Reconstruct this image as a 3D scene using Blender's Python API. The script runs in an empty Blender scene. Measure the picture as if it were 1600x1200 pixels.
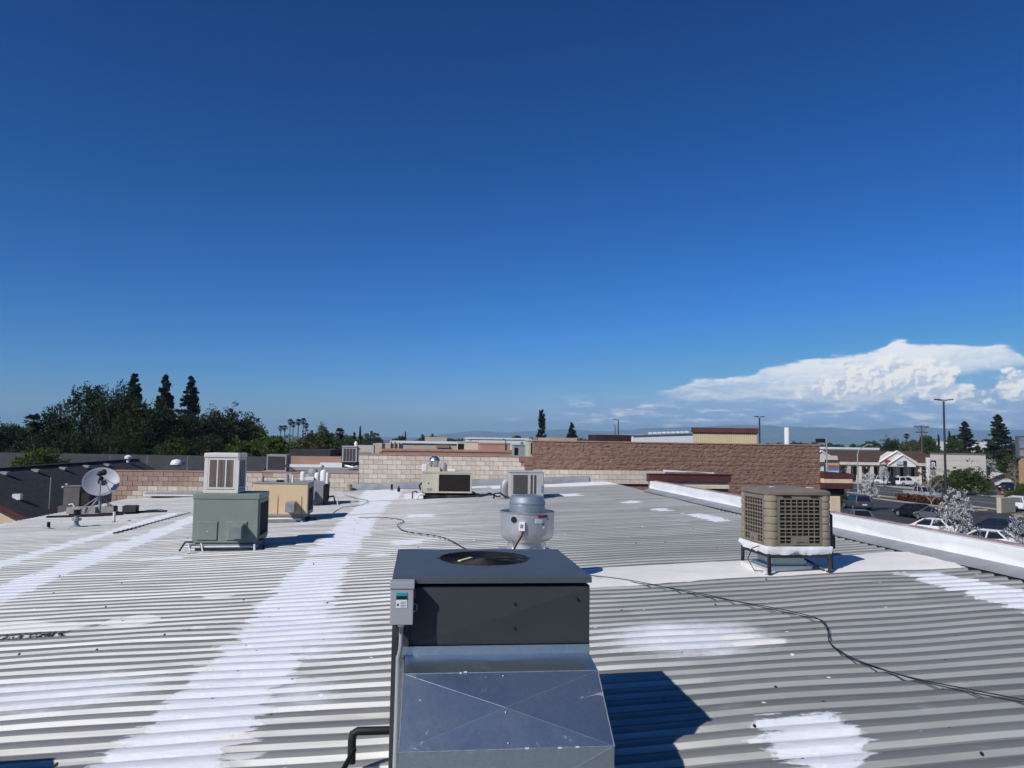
import bpy, math, random
import numpy as np
from mathutils import Vector, Matrix

# ------------------------------------------------------------------ camera, sky, sun, exposure
SC = bpy.context.scene
COL = SC.collection
F = 1202.0; H = 2.1; SLOPE = 0.045
YAW = math.radians(6.65); PITCH = math.atan(89 / F); ROLL = 0.016
SUN_AZ = 44.0          # degrees left of straight behind the camera
SUN_EL = 39.5
GROUND = -5.0
SKY_STRENGTH = 0.052
EXPOSURE = 0.0

_f = np.array([0, math.cos(PITCH), math.sin(PITCH)])
_u0 = np.cross([1., 0, 0], _f)
_r = math.cos(ROLL) * np.array([1., 0, 0]) + math.sin(ROLL) * _u0
_u = -math.sin(ROLL) * np.array([1., 0, 0]) + math.cos(ROLL) * _u0

cam = bpy.data.cameras.new('camera')
cam.lens = 36.0 * F / 1600.0
cam.sensor_width = 36.0
cam.clip_start = 0.05
cam.clip_end = 60000.0
cam_o = bpy.data.objects.new('camera', cam)
COL.objects.link(cam_o)
cam_o.matrix_world = Matrix(((_r[0], _u[0], -_f[0], 0), (_r[1], _u[1], -_f[1], 0), (_r[2], _u[2], -_f[2], H), (0, 0, 0, 1)))
SC.camera = cam_o

SC.view_settings.view_transform = 'Standard'
SC.view_settings.look = 'None'
SC.view_settings.exposure = EXPOSURE
SC.view_settings.gamma = 1.0
SC.view_settings.use_curve_mapping = False
SC.render.engine = 'CYCLES'
SC.cycles.use_denoising = True
SC.cycles.use_adaptive_sampling = True
SC.cycles.adaptive_threshold = 0.03
SC.cycles.adaptive_min_samples = 16
SC.cycles.max_bounces = 6
SC.cycles.diffuse_bounces = 3
SC.cycles.glossy_bounces = 3
SC.cycles.transparent_max_bounces = 8
SC.cycles.sample_clamp_indirect = 6.0

sl = bpy.data.lights.new('sun', 'SUN')
sl.energy = 4.2
sl.angle = math.radians(0.53)
sl.color = (1.0, 0.968, 0.915)
so = bpy.data.objects.new('sun', sl)
COL.objects.link(so)
a_ = math.radians(SUN_AZ); e_ = math.radians(SUN_EL)
SUN_DIR = Vector((-math.sin(a_) * math.cos(e_), -math.cos(a_) * math.cos(e_), math.sin(e_)))
so.rotation_euler = SUN_DIR.to_track_quat('Z', 'Y').to_euler()
so.location = SUN_DIR * 60

# ---- node helper
class NT:
    def __init__(self, tree):
        self.t = tree; self.n = tree.nodes; self.l = tree.links
    def new(self, kind, **kw):
        n = self.n.new(kind)
        for k, v in kw.items():
            setattr(n, k, v)
        return n
    def put(self, sock, v):
        if isinstance(v, bpy.types.NodeSocket):
            self.l.new(v, sock)
        elif v is not None:
            if sock.type == 'RGBA' and not hasattr(v, '__len__'):
                v = (v, v, v, 1)
            if sock.type == 'RGBA' and len(v) == 3:
                v = (*v, 1)
            sock.default_value = v
    def math(self, op, a, b=None, c=None, clamp=False):
        n = self.new('ShaderNodeMath', operation=op, use_clamp=clamp)
        self.put(n.inputs[0], a)
        if b is not None: self.put(n.inputs[1], b)
        if c is not None: self.put(n.inputs[2], c)
        return n.outputs[0]
    def step(self, x, lo, hi, tlo=0.0, thi=1.0):
        n = self.new('ShaderNodeMapRange', interpolation_type='SMOOTHSTEP')
        self.put(n.inputs['Value'], x)
        self.put(n.inputs['From Min'], lo); self.put(n.inputs['From Max'], hi)
        self.put(n.inputs['To Min'], tlo); self.put(n.inputs['To Max'], thi)
        return n.outputs[0]
    def mix(self, fac, a, b, mode='MIX'):
        n = self.new('ShaderNodeMix', data_type='RGBA', blend_type=mode)
        self.put(n.inputs['Factor'], fac)
        self.put(n.inputs[6], a); self.put(n.inputs[7], b)
        return n.outputs[2]
    def noise(self, vec, scale, detail=4, rough=0.55, dist=0.0):
        n = self.new('ShaderNodeTexNoise')
        if vec is not None: self.l.new(vec, n.inputs['Vector'])
        n.inputs['Scale'].default_value = scale; n.inputs['Detail'].default_value = detail
        n.inputs['Roughness'].default_value = rough; n.inputs['Distortion'].default_value = dist
        return n.outputs['Fac']
    def mapping(self, vec, scale=(1, 1, 1), loc=(0, 0, 0)):
        n = self.new('ShaderNodeMapping')
        self.l.new(vec, n.inputs['Vector'])
        n.inputs['Scale'].default_value = scale; n.inputs['Location'].default_value = loc
        return n.outputs[0]
    def xyz(self, x, y, z=0.0):
        n = self.new('ShaderNodeCombineXYZ')
        self.put(n.inputs[0], x); self.put(n.inputs[1], y); self.put(n.inputs[2], z)
        return n.outputs[0]
    def curve(self, x, pts):
        n = self.new('ShaderNodeFloatCurve')
        c = n.mapping.curves[0]
        while len(c.points) < len(pts): c.points.new(0.5, 0.5)
        for p, (a, b) in zip(c.points, pts):
            p.location = (a, b); p.handle_type = 'AUTO_CLAMPED'
        n.mapping.update()
        self.put(n.inputs['Value'], x)
        return n.outputs[0]

def ray(px, py):
    d = _f + _r * (px - 800) / F - _u * (py - 600) / F
    return d / d[1]

def azel(px, py):
    d = ray(px, py)
    return math.degrees(math.atan2(d[0], d[1])), math.degrees(math.atan2(d[2], math.hypot(d[0], d[1])))

def build_world():
    w = bpy.data.worlds.new('World')
    SC.world = w
    w.use_nodes = True
    w.cycles.sampling_method = 'MANUAL'; w.cycles.sample_map_resolution = 256
    N = NT(w.node_tree)
    for n in list(N.n): N.n.remove(n)
    out = N.new('ShaderNodeOutputWorld')
    sky = N.new('ShaderNodeTexSky', sky_type='NISHITA')
    sky.sun_disc = False
    sky.sun_elevation = math.radians(SUN_EL)
    sky.sun_rotation = math.radians(180 + SUN_AZ)
    sky.altitude = 300.0
    sky.air_density = 1.0
    sky.dust_density = 0.15
    sky.ozone_density = 3.0
    # one film-like response for the whole sky: deep blue overhead, pale towards the horizon
    sc_ = N.new('ShaderNodeSeparateColor'); N.l.new(sky.outputs[0], sc_.inputs[0])
    cc_ = N.new('ShaderNodeCombineColor')
    for i, (k, g, top_) in enumerate(((3.6, 2.4, 0.30), (1.80, 1.5, 0.46), (3.1, 1.5, 0.72))):
        v_ = N.math('POWER', N.math('MULTIPLY', sc_.outputs[i], SKY_STRENGTH), g)
        v_ = N.math('MINIMUM', N.math('MULTIPLY', v_, k), top_)
        N.l.new(N.math('DIVIDE', v_, SKY_STRENGTH), cc_.inputs[i])
    bg = N.new('ShaderNodeBackground')
    N.l.new(cc_.outputs[0], bg.inputs['Color'])
    bg.inputs['Strength'].default_value = SKY_STRENGTH
    # clouds: a far thunderhead over the mountains, set by compass direction and height above the horizon
    tc = N.new('ShaderNodeTexCoord')
    sp = N.new('ShaderNodeSeparateXYZ')
    N.l.new(tc.outputs['Generated'], sp.inputs[0])
    X, Y, Z = sp.outputs
    az = N.math('MULTIPLY', N.math('ARCTAN2', X, Y), 57.2958)
    el = N.math('MULTIPLY', N.math('ARCSINE', Z), 57.2958)
    v = N.xyz(N.math('MULTIPLY', az, 0.6), el, 0.0)
    vs = N.xyz(N.math('MULTIPLY', az, 0.22), el, 3.7)
    big = N.math('SUBTRACT', N.noise(v, 0.9, 5, 0.6, 0.3), 0.5)
    fib = N.math('SUBTRACT', N.noise(vs, 1.6, 6, 0.62, 0.4), 0.5)
    fine = N.noise(v, 3.2, 6, 0.6, 0.2)
    a01 = N.math('DIVIDE', az, 60.0, clamp=True)
    def prof(pts, tail):
        p = []
        for x, y in pts:
            A, E = azel(x, y); p.append((A / 60.0, max(0, E / 10.0)))
        return sorted([(0.0, p[0][1])] + p + tail)
    top = N.math('MULTIPLY', N.curve(a01, prof([(996, 615), (1035, 609), (1062, 604), (1092, 594), (1140, 590), (1172, 584), (1205, 568), (1260, 559), (1340, 548), (1385, 538), (1402, 530), (1425, 535), (1520, 537), (1585, 543), (1602, 552)],
                                              [(0.66, 0.50), (0.8, 0.34), (1.0, 0.2)])), 10.0)
    bot = N.math('MULTIPLY', N.curve(a01, prof([(1000, 613), (1040, 622), (1105, 631), (1200, 629), (1300, 636), (1400, 628), (1470, 612), (1500, 588), (1560, 579), (1600, 577)],
                                              [(0.66, 0.36), (0.8, 0.2), (1.0, 0.1)])), 10.0)
    side = N.step(az, 8.6, 11.5)
    m_an = N.math('MULTIPLY', N.math('MULTIPLY', N.step(N.math('ADD', N.math('SUBTRACT', top, el), N.math('MULTIPLY', fib, 1.25)), -0.06, 0.26),
                  N.step(N.math('ADD', N.math('SUBTRACT', el, bot), N.math('MULTIPLY', big, 1.1)), -0.25, 0.55)), side)
    m_an = N.math('MULTIPLY', m_an, N.step(N.math('ADD', N.math('MULTIPLY', fib, 1.6), N.math('MULTIPLY', N.math('SUBTRACT', az, 12.0), 0.03)), -0.45, 0.35, 0.45, 1.0))
    def blob(px, py, wx, wy):
        A, E = azel(px, py)
        q = N.math('SQRT', N.math('ADD', N.math('POWER', N.math('DIVIDE', N.math('SUBTRACT', az, A), wx), 2.0),
                                  N.math('POWER', N.math('DIVIDE', N.math('SUBTRACT', el, E), wy), 2.0)))
        return N.math('SUBTRACT', 1.0, q)
    def billow(ax, ex, z, scale):
        vec = N.xyz(N.math('MULTIPLY', N.math('ADD', az, ax), 0.8), N.math('ADD', el, ex), z)
        wv = N.new('ShaderNodeVectorMath', operation='ADD')
        nz = N.new('ShaderNodeTexNoise', noise_dimensions='2D'); nz.inputs['Scale'].default_value = 2.2; nz.inputs['Detail'].default_value = 3
        N.l.new(vec, nz.inputs['Vector'])
        sv = N.new('ShaderNodeVectorMath', operation='SCALE'); sv.inputs['Scale'].default_value = 0.55
        N.l.new(nz.outputs['Color'], sv.inputs[0]); N.l.new(vec, wv.inputs[0]); N.l.new(sv.outputs[0], wv.inputs[1])
        lump = 0.0
        for sc_f, amp in ((0.85, 0.72), (2.0, 0.30), (4.2, 0.10)):
            vo = N.new('ShaderNodeTexVoronoi', feature='SMOOTH_F1', voronoi_dimensions='2D'); vo.inputs['Scale'].default_value = sc_f; vo.inputs['Smoothness'].default_value = 0.35
            N.l.new(wv.outputs[0], vo.inputs['Vector'])
            lump = N.math('ADD', lump, N.math('MULTIPLY', N.math('SUBTRACT', 1.0, vo.outputs['Distance']), amp))
        return N.math('SUBTRACT', lump, 0.10)
    b0 = billow(0.0, 0.0, 1.3, 1.05)
    b1 = billow(-0.15, 0.12, 1.3, 1.05)
    relief = N.math('SUBTRACT', b0, b1)          # lit from the upper left
    puff = N.math('SUBTRACT', b0, 0.5)
    core = N.math('MAXIMUM', blob(1395, 590, 4.1, 1.55), N.math('MAXIMUM', blob(1330, 604, 4.4, 0.9), N.math('MAXIMUM', blob(1475, 612, 2.2, 0.8), blob(1620, 604, 4.4, 1.3))))
    m_co = N.step(N.math('ADD', core, N.math('ADD', N.math('MULTIPLY', puff, 1.0), N.math('MULTIPLY', big, 0.8))), 0.05, 0.40)
    low_h = N.math('MULTIPLY', N.step(el, 0.1, 0.9), N.step(el, 2.6, 3.9, 1.0, 0.0))
    low_a = N.step(az, -1.0, 7.0)
    vl = N.xyz(N.math('MULTIPLY', az, 0.27), N.math('MULTIPLY', el, 1.15), 8.1)
    ln = N.noise(vl, 1.35, 6, 0.6, 0.2)
    m_lo = N.math('MULTIPLY', N.math('MULTIPLY', N.step(ln, 0.44, 0.60), low_h), low_a)
    m_ve = N.math('MULTIPLY', N.math('MULTIPLY', N.step(el, 4.2, 2.0), N.step(az, 7.0, 20.0)), 0.62)   # grey-blue haze and cloud-base shade painted in under the anvil
    # two small puffs left of the tall cypress
    pf = N.math('MAXIMUM', blob(800, 655, 1.3, 0.28), N.math('MAXIMUM', blob(935, 650, 1.4, 0.4), blob(960, 655, 2.2, 0.3)))
    m_pf = N.math('MULTIPLY', N.step(N.math('ADD', pf, N.math('MULTIPLY', N.math('SUBTRACT', fine, 0.5), 2.2)), 0.1, 0.9), 0.7)
    shade = N.step(N.math('ADD', N.math('ADD', N.math('MULTIPLY', fib, 1.1), N.math('MULTIPLY', relief, 0.9)), N.math('MULTIPLY', N.math('SUBTRACT', el, bot), 0.22)), -0.35, 0.75)
    c_an = N.mix(shade, (0.55, 0.65, 0.79, 1), (0.86, 0.89, 0.93, 1))
    pshade = N.step(N.math('ADD', N.math('ADD', N.math('MULTIPLY', relief, 2.6), N.math('MULTIPLY', puff, 0.9)), N.math('MULTIPLY', N.math('SUBTRACT', el, 4.2), 0.16)), -0.42, 0.42)
    c_co = N.mix(pshade, (0.54, 0.62, 0.75, 1), (0.98, 0.96, 0.92, 1))
    c_lo = N.mix(N.step(N.noise(vl, 3.4, 4), 0.4, 0.7), (0.42, 0.54, 0.75, 1), (0.90, 0.92, 0.95, 1))
    c = N.mix(m_lo, (0.30, 0.46, 0.72, 1), c_lo)
    m = N.math('MAXIMUM', m_ve, m_lo)
    c = N.mix(m_an, c, c_an); m = N.math('MAXIMUM', m, m_an)
    c = N.mix(m_co, c, c_co); m = N.math('MAXIMUM', m, m_co)
    c = N.mix(m_pf, c, (0.75, 0.80, 0.88, 1)); m = N.math('MAXIMUM', m, m_pf)
    m = N.math('MULTIPLY', m, N.step(az, 62.0, 45.0), clamp=True)
    m = N.math('MULTIPLY', m, 0.97)
    bc = N.new('ShaderNodeBackground')
    N.l.new(c, bc.inputs['Color'])
    bc.inputs['Strength'].default_value = 1.08
    ms = N.new('ShaderNodeMixShader')
    N.l.new(m, ms.inputs[0]); N.l.new(bg.outputs[0], ms.inputs[1]); N.l.new(bc.outputs[0], ms.inputs[2])
    N.l.new(ms.outputs[0], out.inputs['Surface'])
build_world()

# ------------------------------------------------------------------ placing helpers
UD = np.array([math.cos(YAW), math.sin(YAW), 0.0]); VD = np.array([-math.sin(YAW), math.cos(YAW), 0.0])
CAM = np.array([0, 0, H])
def BL(u, v, dz=0.0):                       # a point over our own sloped roof
    p = UD * u + VD * v
    return (p[0], p[1], SLOPE * u + dz)
def BW(u, v, z):                            # building frame, absolute height
    p = UD * u + VD * v
    return (p[0], p[1], z)
def at(px, py, d):
    return CAM + ray(px, py) * d
def zat(px, py, d): return float(at(px, py, d)[2])
def roofuv(px, py, dz=0.0):                 # where that line of sight meets our roof
    d = ray(px, py); t = (H - dz) / (SLOPE * float(d @ UD) - d[2]); p = CAM + t * d
    return float(p @ UD), float(p @ VD)
def xat(px, d, py=700): return float(at(px, py, d)[0])

# ------------------------------------------------------------------ mesh helpers
class MB:
    def __init__(self): self.v = []; self.f = []
    def add(self, vs, fs):
        o = len(self.v); self.v += [tuple(p) for p in vs]; self.f += [tuple(i + o for i in f) for f in fs]; return self
    def box(self, x0, x1, y0, y1, z0, z1):
        vs = [(x0, y0, z0), (x1, y0, z0), (x1, y1, z0), (x0, y1, z0), (x0, y0, z1), (x1, y0, z1), (x1, y1, z1), (x0, y1, z1)]
        return self.add(vs, [(0, 3, 2, 1), (4, 5, 6, 7), (0, 1, 5, 4), (1, 2, 6, 5), (2, 3, 7, 6), (3, 0, 4, 7)])
    def prism(self, poly, a0, a1, axis='y'):     # polygon in the plane across axis, extruded
        n = len(poly)
        def P(p, a):
            return (p[0], a, p[1]) if axis == 'y' else ((a, p[0], p[1]) if axis == 'x' else (p[0], p[1], a))
        vs = [P(p, a0) for p in poly] + [P(p, a1) for p in poly]
        fs = [tuple(range(n)), tuple(range(2 * n - 1, n - 1, -1))] + [(i, i + n, (i + 1) % n + n, (i + 1) % n) for i in range(n)]
        return self.add(vs, fs)
    def tube(self, pts, r, n=8, cap=True):
        pts = [Vector(p) for p in pts]
        rs = r if hasattr(r, '__len__') else [r] * len(pts)
        rings = []; up = None
        for i, p in enumerate(pts):
            t = (pts[min(i + 1, len(pts) - 1)] - pts[max(i - 1, 0)]).normalized()
            if up is None:
                up = Vector((0, 0, 1)) if abs(t.z) < 0.9 else Vector((1, 0, 0))
            s = t.cross(up).normalized(); w = s.cross(t).normalized(); up = w
            rings.append([p + s * math.cos(2 * math.pi * k / n) * rs[i] + w * math.sin(2 * math.pi * k / n) * rs[i] for k in range(n)])
        vs = [q for rr in rings for q in rr]; fs = []
        for i in range(len(pts) - 1):
            for k in range(n):
                fs.append((i * n + k, i * n + (k + 1) % n, (i + 1) * n + (k + 1) % n, (i + 1) * n + k))
        if cap:
            fs += [tuple(range(n - 1, -1, -1)), tuple((len(pts) - 1) * n + k for k in range(n))]
        return self.add(vs, fs)
    def cyl(self, x, y, z0, z1, r, n=16, r2=None):
        return self.tube([(x, y, z0), (x, y, z1)], [r, r if r2 is None else r2], n)
    def lathe(self, prof, n=40, cx=0, cy=0):      # prof: (r, z) from bottom to top, open ends
        vs = []; fs = []
        for r, z in prof:
            for k in range(n):
                a = 2 * math.pi * k / n
                vs.append((cx + r * math.cos(a), cy + r * math.sin(a), z))
        for i in range(len(prof) - 1):
            for k in range(n):
                fs.append((i * n + k, i * n + (k + 1) % n, (i + 1) * n + (k + 1) % n, (i + 1) * n + k))
        return self.add(vs, fs)
    def mesh(self, name, mat, smooth=None):
        m = bpy.data.meshes.new(name)
        m.from_pydata(self.v, [], self.f)
        if mat is not None: m.materials.append(mat)
        if smooth is not None:
            m.polygons.foreach_set('use_smooth', [True] * len(m.polygons))
            m.set_sharp_from_angle(angle=math.radians(smooth))
        m.update()
        return m
    def build(self, name, mat, parent=None, smooth=None, bevel=0.0, loc=None, rot=None, seg=2):
        return obj(name, self.mesh(name, mat, smooth), parent, bevel, loc, rot, seg)

def obj(name, mesh, parent=None, bevel=0.0, loc=None, rot=None, seg=2):
    o = bpy.data.objects.new(name, mesh)
    COL.objects.link(o)
    if parent is not None: o.parent = parent
    if loc is not None: o.location = loc
    if rot is not None: o.rotation_euler = rot
    if bevel:
        b = o.modifiers.new('bevel', 'BEVEL'); b.width = bevel; b.segments = seg; b.limit_method = 'ANGLE'; b.angle_limit = math.radians(35)
    return o

def lattice(xs, zs, hole, t, plane='xz', y0=0.0):
    """one connected sheet of thickness t with the cells for which hole(i, j) holds left open"""
    nx, nz = len(xs), len(zs)
    mb = MB(); vs = []
    for y in (y0, y0 + t):
        for z in zs:
            for x in xs:
                vs.append((x, y, z) if plane == 'xz' else ((y, x, z) if plane == 'yz' else (x, z, y)))
    I = lambda i, j, s: s * nx * nz + j * nx + i
    solid = lambda i, j: 0 <= i < nx - 1 and 0 <= j < nz - 1 and not hole(i, j)
    fs = []
    for j in range(nz - 1):
        for i in range(nx - 1):
            if not solid(i, j): continue
            fs.append((I(i, j, 0), I(i + 1, j, 0), I(i + 1, j + 1, 0), I(i, j + 1, 0)))
            fs.append((I(i, j, 1), I(i, j + 1, 1), I(i + 1, j + 1, 1), I(i + 1, j, 1)))
            if not solid(i - 1, j): fs.append((I(i, j, 0), I(i, j + 1, 0), I(i, j + 1, 1), I(i, j, 1)))
            if not solid(i + 1, j): fs.append((I(i + 1, j, 0), I(i + 1, j, 1), I(i + 1, j + 1, 1), I(i + 1, j + 1, 0)))
            if not solid(i, j - 1): fs.append((I(i, j, 0), I(i, j, 1), I(i + 1, j, 1), I(i + 1, j, 0)))
            if not solid(i, j + 1): fs.append((I(i, j + 1, 0), I(i + 1, j + 1, 0), I(i + 1, j + 1, 1), I(i, j + 1, 1)))
    return mb.add(vs, fs)

def np_mesh(name, verts, faces, mat, attrs=None, smooth=False):
    m = bpy.data.meshes.new(name)
    verts = np.asarray(verts, dtype=np.float32); faces = np.asarray(faces, dtype=np.int32)
    k = faces.shape[1]
    m.vertices.add(len(verts)); m.vertices.foreach_set('co', verts.ravel())
    m.loops.add(faces.size); m.loops.foreach_set('vertex_index', faces.ravel())
    m.polygons.add(len(faces))
    m.polygons.foreach_set('loop_start', np.arange(0, faces.size, k, dtype=np.int32))
    m.polygons.foreach_set('loop_total', np.full(len(faces), k, dtype=np.int32))
    if smooth: m.polygons.foreach_set('use_smooth', [True] * len(faces))
    for nm, arr in (attrs or {}).items():
        at_ = m.attributes.new(nm, 'FLOAT', 'POINT'); at_.data.foreach_set('value', np.asarray(arr, dtype=np.float32))
    m.materials.append(mat)
    m.update(calc_edges=True); m.validate()
    return m

def tag(o, label, cat, group=None):
    o['label'] = label; o['category'] = cat
    if group: o['group'] = group
    return o
def thing(name, label, cat, loc=(0, 0, 0), rotz=0.0, group=None):
    o = bpy.data.objects.new(name, None)
    o.empty_display_size = 0.2
    COL.objects.link(o)
    o.location = loc; o.rotation_euler = (0, 0, rotz)
    return tag(o, label, cat, group)
def struct(o, kind='structure'):
    o['kind'] = kind; return o
def copy_tree(o, parent=None):
    c = o.copy(); COL.objects.link(c); c.parent = parent
    for ch in list(o.children): copy_tree(ch, c)
    return c

# ------------------------------------------------------------------ materials
MATS = {}
def M(name, col, rough=0.6, metal=0.0, var=0.12, vscale=3.0, dirt=0.0, dcol=(0.06, 0.05, 0.045), dscale=1.4, bump=0.0, bscale=40.0, spec=0.35, stretch=(1, 1, 1), coat=0.0, streak=0.0):
    if name in MATS: return MATS[name]
    m = bpy.data.materials.new(name); m.use_nodes = True
    N = NT(m.node_tree); b = N.n['Principled BSDF']
    tc = N.new('ShaderNodeTexCoord'); vec = tc.outputs['Object']
    if stretch != (1, 1, 1): vec = N.mapping(vec, stretch)
    n1 = N.noise(vec, vscale, 5, 0.6)
    lo = tuple(c * (1 - var) for c in col); hi = tuple(min(1, c * (1 + var)) for c in col)
    c = N.mix(N.step(n1, 0.3, 0.7), (*lo, 1), (*hi, 1))
    if dirt > 0:
        n2 = N.noise(vec, dscale, 7, 0.68, 0.3)
        f = N.math('MULTIPLY', N.step(n2, 0.48, 0.72), dirt)
        c = N.mix(f, c, (*dcol, 1))
    if streak > 0:
        n3 = N.noise(N.mapping(tc.outputs['Object'], (9, 9, 0.5)), 1.0, 4, 0.6)
        c = N.mix(N.math('MULTIPLY', N.step(n3, 0.5, 0.75), streak), c, (*dcol, 1))
    N.l.new(c, b.inputs['Base Color'])
    r = N.math('ADD', rough - 0.08, N.math('MULTIPLY', N.noise(vec, vscale * 2.3, 3), 0.16), clamp=True)
    N.l.new(r, b.inputs['Roughness'])
    b.inputs['Metallic'].default_value = metal
    b.inputs['Specular IOR Level'].default_value = spec
    if coat: b.inputs['Coat Weight'].default_value = coat
    if bump > 0:
        bp = N.new('ShaderNodeBump'); bp.inputs['Strength'].default_value = bump; bp.inputs['Distance'].default_value = 0.02
        N.l.new(N.noise(vec, bscale, 4, 0.6), bp.inputs['Height']); N.l.new(bp.outputs[0], b.inputs['Normal'])
    MATS[name] = m
    return m

def galvanised(name, col=(0.58, 0.66, 0.68), rough=0.27, metal=0.95):
    if name in MATS: return MATS[name]
    m = bpy.data.materials.new(name); m.use_nodes = True
    N = NT(m.node_tree); b = N.n['Principled BSDF']
    tc = N.new('ShaderNodeTexCoord'); vec = tc.outputs['Object']
    vor = N.new('ShaderNodeTexVoronoi'); vor.inputs['Scale'].default_value = 60
    N.l.new(vec, vor.inputs['Vector'])
    sp = N.new('ShaderNodeSeparateColor'); N.l.new(vor.outputs['Color'], sp.inputs[0])
    n = N.noise(vec, 2.5, 6, 0.65, 0.4)
    scr = N.noise(N.mapping(vec, (3, 30, 30)), 3.0, 5, 0.7)
    c = N.mix(sp.outputs[0], tuple(x * 0.94 for x in col) + (1,), tuple(min(1, x * 1.04) for x in col) + (1,))
    c = N.mix(N.math('MULTIPLY', N.step(n, 0.45, 0.75), 0.30), c, (0.42, 0.45, 0.46, 1))
    c = N.mix(N.math('MULTIPLY', N.step(scr, 0.66, 0.74), 0.4), c, (0.8, 0.8, 0.8, 1))
    sc4 = N.noise(vec, 8.0, 6, 0.72, 1.2)                     # handling scuffs and water spots
    scf = N.math('MULTIPLY', N.step(sc4, 0.60, 0.70), 0.55)
    c = N.mix(scf, c, (0.74, 0.76, 0.78, 1))
    N.l.new(c, b.inputs['Base Color'])
    b.inputs['Metallic'].default_value = metal
    N.l.new(N.math('ADD', N.math('ADD', rough - 0.06, N.math('MULTIPLY', n, 0.2)), N.math('MULTIPLY', scf, 0.4)), b.inputs['Roughness'])
    bp = N.new('ShaderNodeBump'); bp.inputs['Strength'].default_value = 0.10; bp.inputs['Distance'].default_value = 0.03
    N.l.new(N.noise(vec, 3.2, 3), bp.inputs['Height']); N.l.new(bp.outputs[0], b.inputs['Normal'])
    MATS[name] = m
    return m

def leafmat(name, col, var=0.45, trans=0.25):
    if name in MATS: return MATS[name]
    m = bpy.data.materials.new(name); m.use_nodes = True
    N = NT(m.node_tree); b = N.n['Principled BSDF']
    tc = N.new('ShaderNodeTexCoord')
    n = N.noise(tc.outputs['Object'], 1.1, 4, 0.7)
    lo = tuple(c * (1 - var) for c in col); hi = tuple(c * (1 + var) for c in col)
    c = N.mix(N.step(n, 0.3, 0.7), (*lo, 1), (*hi, 1))
    at_ = N.new('ShaderNodeAttribute'); at_.attribute_name = 'tint'
    c = N.mix(at_.outputs['Fac'], c, (hi[0] * 1.5, hi[1] * 1.25, hi[2] * 0.9, 1))
    N.l.new(c, b.inputs['Base Color'])
    b.inputs['Roughness'].default_value = 0.6
    b.inputs['Specular IOR Level'].default_value = 0.2
    tr = N.new('ShaderNodeBsdfTranslucent'); N.l.new(c, tr.inputs['Color'])
    ms = N.new('ShaderNodeMixShader'); ms.inputs[0].default_value = trans
    o = N.n['Material Output']
    N.l.new(b.outputs[0], ms.inputs[1]); N.l.new(tr.outputs[0], ms.inputs[2]); N.l.new(ms.outputs[0], o.inputs[0])
    MATS[name] = m
    return m

WHITE_PAINT = (0.80, 0.805, 0.80)
m_parapet = M('white roof coating', WHITE_PAINT, 0.55, var=0.05, vscale=1.3, dirt=0.12, dcol=(0.35, 0.34, 0.33), dscale=1.1, bump=0.25, bscale=14)
m_cream_sheet = M('cream membrane', (0.80, 0.775, 0.72), 0.6, var=0.05, vscale=2, dirt=0.2, dcol=(0.42, 0.37, 0.31), dscale=1.7, bump=0.2, bscale=18)
m_maroon = M('maroon fascia paint', (0.10, 0.033, 0.030), 0.5, var=0.15, vscale=2, streak=0.2, dcol=(0.16, 0.10, 0.09))
m_cream = M('cream stucco', (0.72, 0.57, 0.38), 0.85, var=0.07, vscale=2, bump=0.3, bscale=60)
m_tanblock = M('tan concrete block', (0.62, 0.53, 0.425), 0.9, var=0.10, vscale=3.5, bump=0.4, bscale=60, dirt=0.15, dcol=(0.30, 0.24, 0.2))
m_tanblock2 = M('pale concrete block', (0.68, 0.60, 0.50), 0.9, var=0.10, vscale=3.5, bump=0.4, bscale=60, dirt=0.15, dcol=(0.30, 0.24, 0.2))
m_tanblock3 = M('warm concrete block', (0.59, 0.49, 0.39), 0.9, var=0.10, vscale=3.5, bump=0.4, bscale=60, dirt=0.15, dcol=(0.30, 0.24, 0.2))
m_pinkblock = M('pink painted block', (0.36, 0.245, 0.19), 0.9, var=0.15, vscale=3, bump=0.4, bscale=60, dirt=0.3, dcol=(0.20, 0.10, 0.08))
m_pinkblock2 = M('faded pink block', (0.42, 0.30, 0.235), 0.9, var=0.15, vscale=3, bump=0.4, bscale=60, dirt=0.3, dcol=(0.20, 0.10, 0.08))
m_mortar = M('mortar', (0.27, 0.225, 0.185), 0.95, var=0.1)
m_pinkcap = M('pink coping', (0.42, 0.24, 0.18), 0.85, var=0.15, vscale=2, dirt=0.25, dcol=(0.25, 0.17, 0.13))
m_brownblock = M('brown split face block', (0.255, 0.152, 0.110), 0.95, var=0.18, vscale=5, bump=0.6, bscale=25, dirt=0.25, dcol=(0.13, 0.06, 0.045), dscale=0.7)
m_flash = M('grey flashing', (0.30, 0.31, 0.33), 0.5, metal=0.2, var=0.12, vscale=2, dirt=0.3, dcol=(0.2, 0.19, 0.18))
m_black = M('black rubber', (0.012, 0.012, 0.013), 0.6, var=0.2)
m_steelblack = M('black painted angle iron', (0.018, 0.018, 0.02), 0.5, var=0.2, dirt=0.25, dcol=(0.3, 0.29, 0.28))
m_galv = galvanised('galvanised sheet')
m_alu = galvanised('spun aluminium', (0.62, 0.62, 0.61), 0.42, 0.8)
m_dark = M('dark void', (0.006, 0.006, 0.007), 0.8, var=0.1)
m_charcoal = M('charcoal cabinet enamel', (0.043, 0.048, 0.051), 0.55, var=0.10, vscale=1.5, dirt=0.10, dcol=(0.07, 0.07, 0.07), dscale=2.5, spec=0.22)
m_lid = M('dusty charcoal lid', (0.072, 0.080, 0.090), 0.45, var=0.10, vscale=1.5, dirt=0.3, dcol=(0.10, 0.10, 0.105), dscale=2.0, spec=0.5)
m_greybox = M('grey enclosure enamel', (0.33, 0.34, 0.345), 0.45, var=0.05, spec=0.4)
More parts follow.
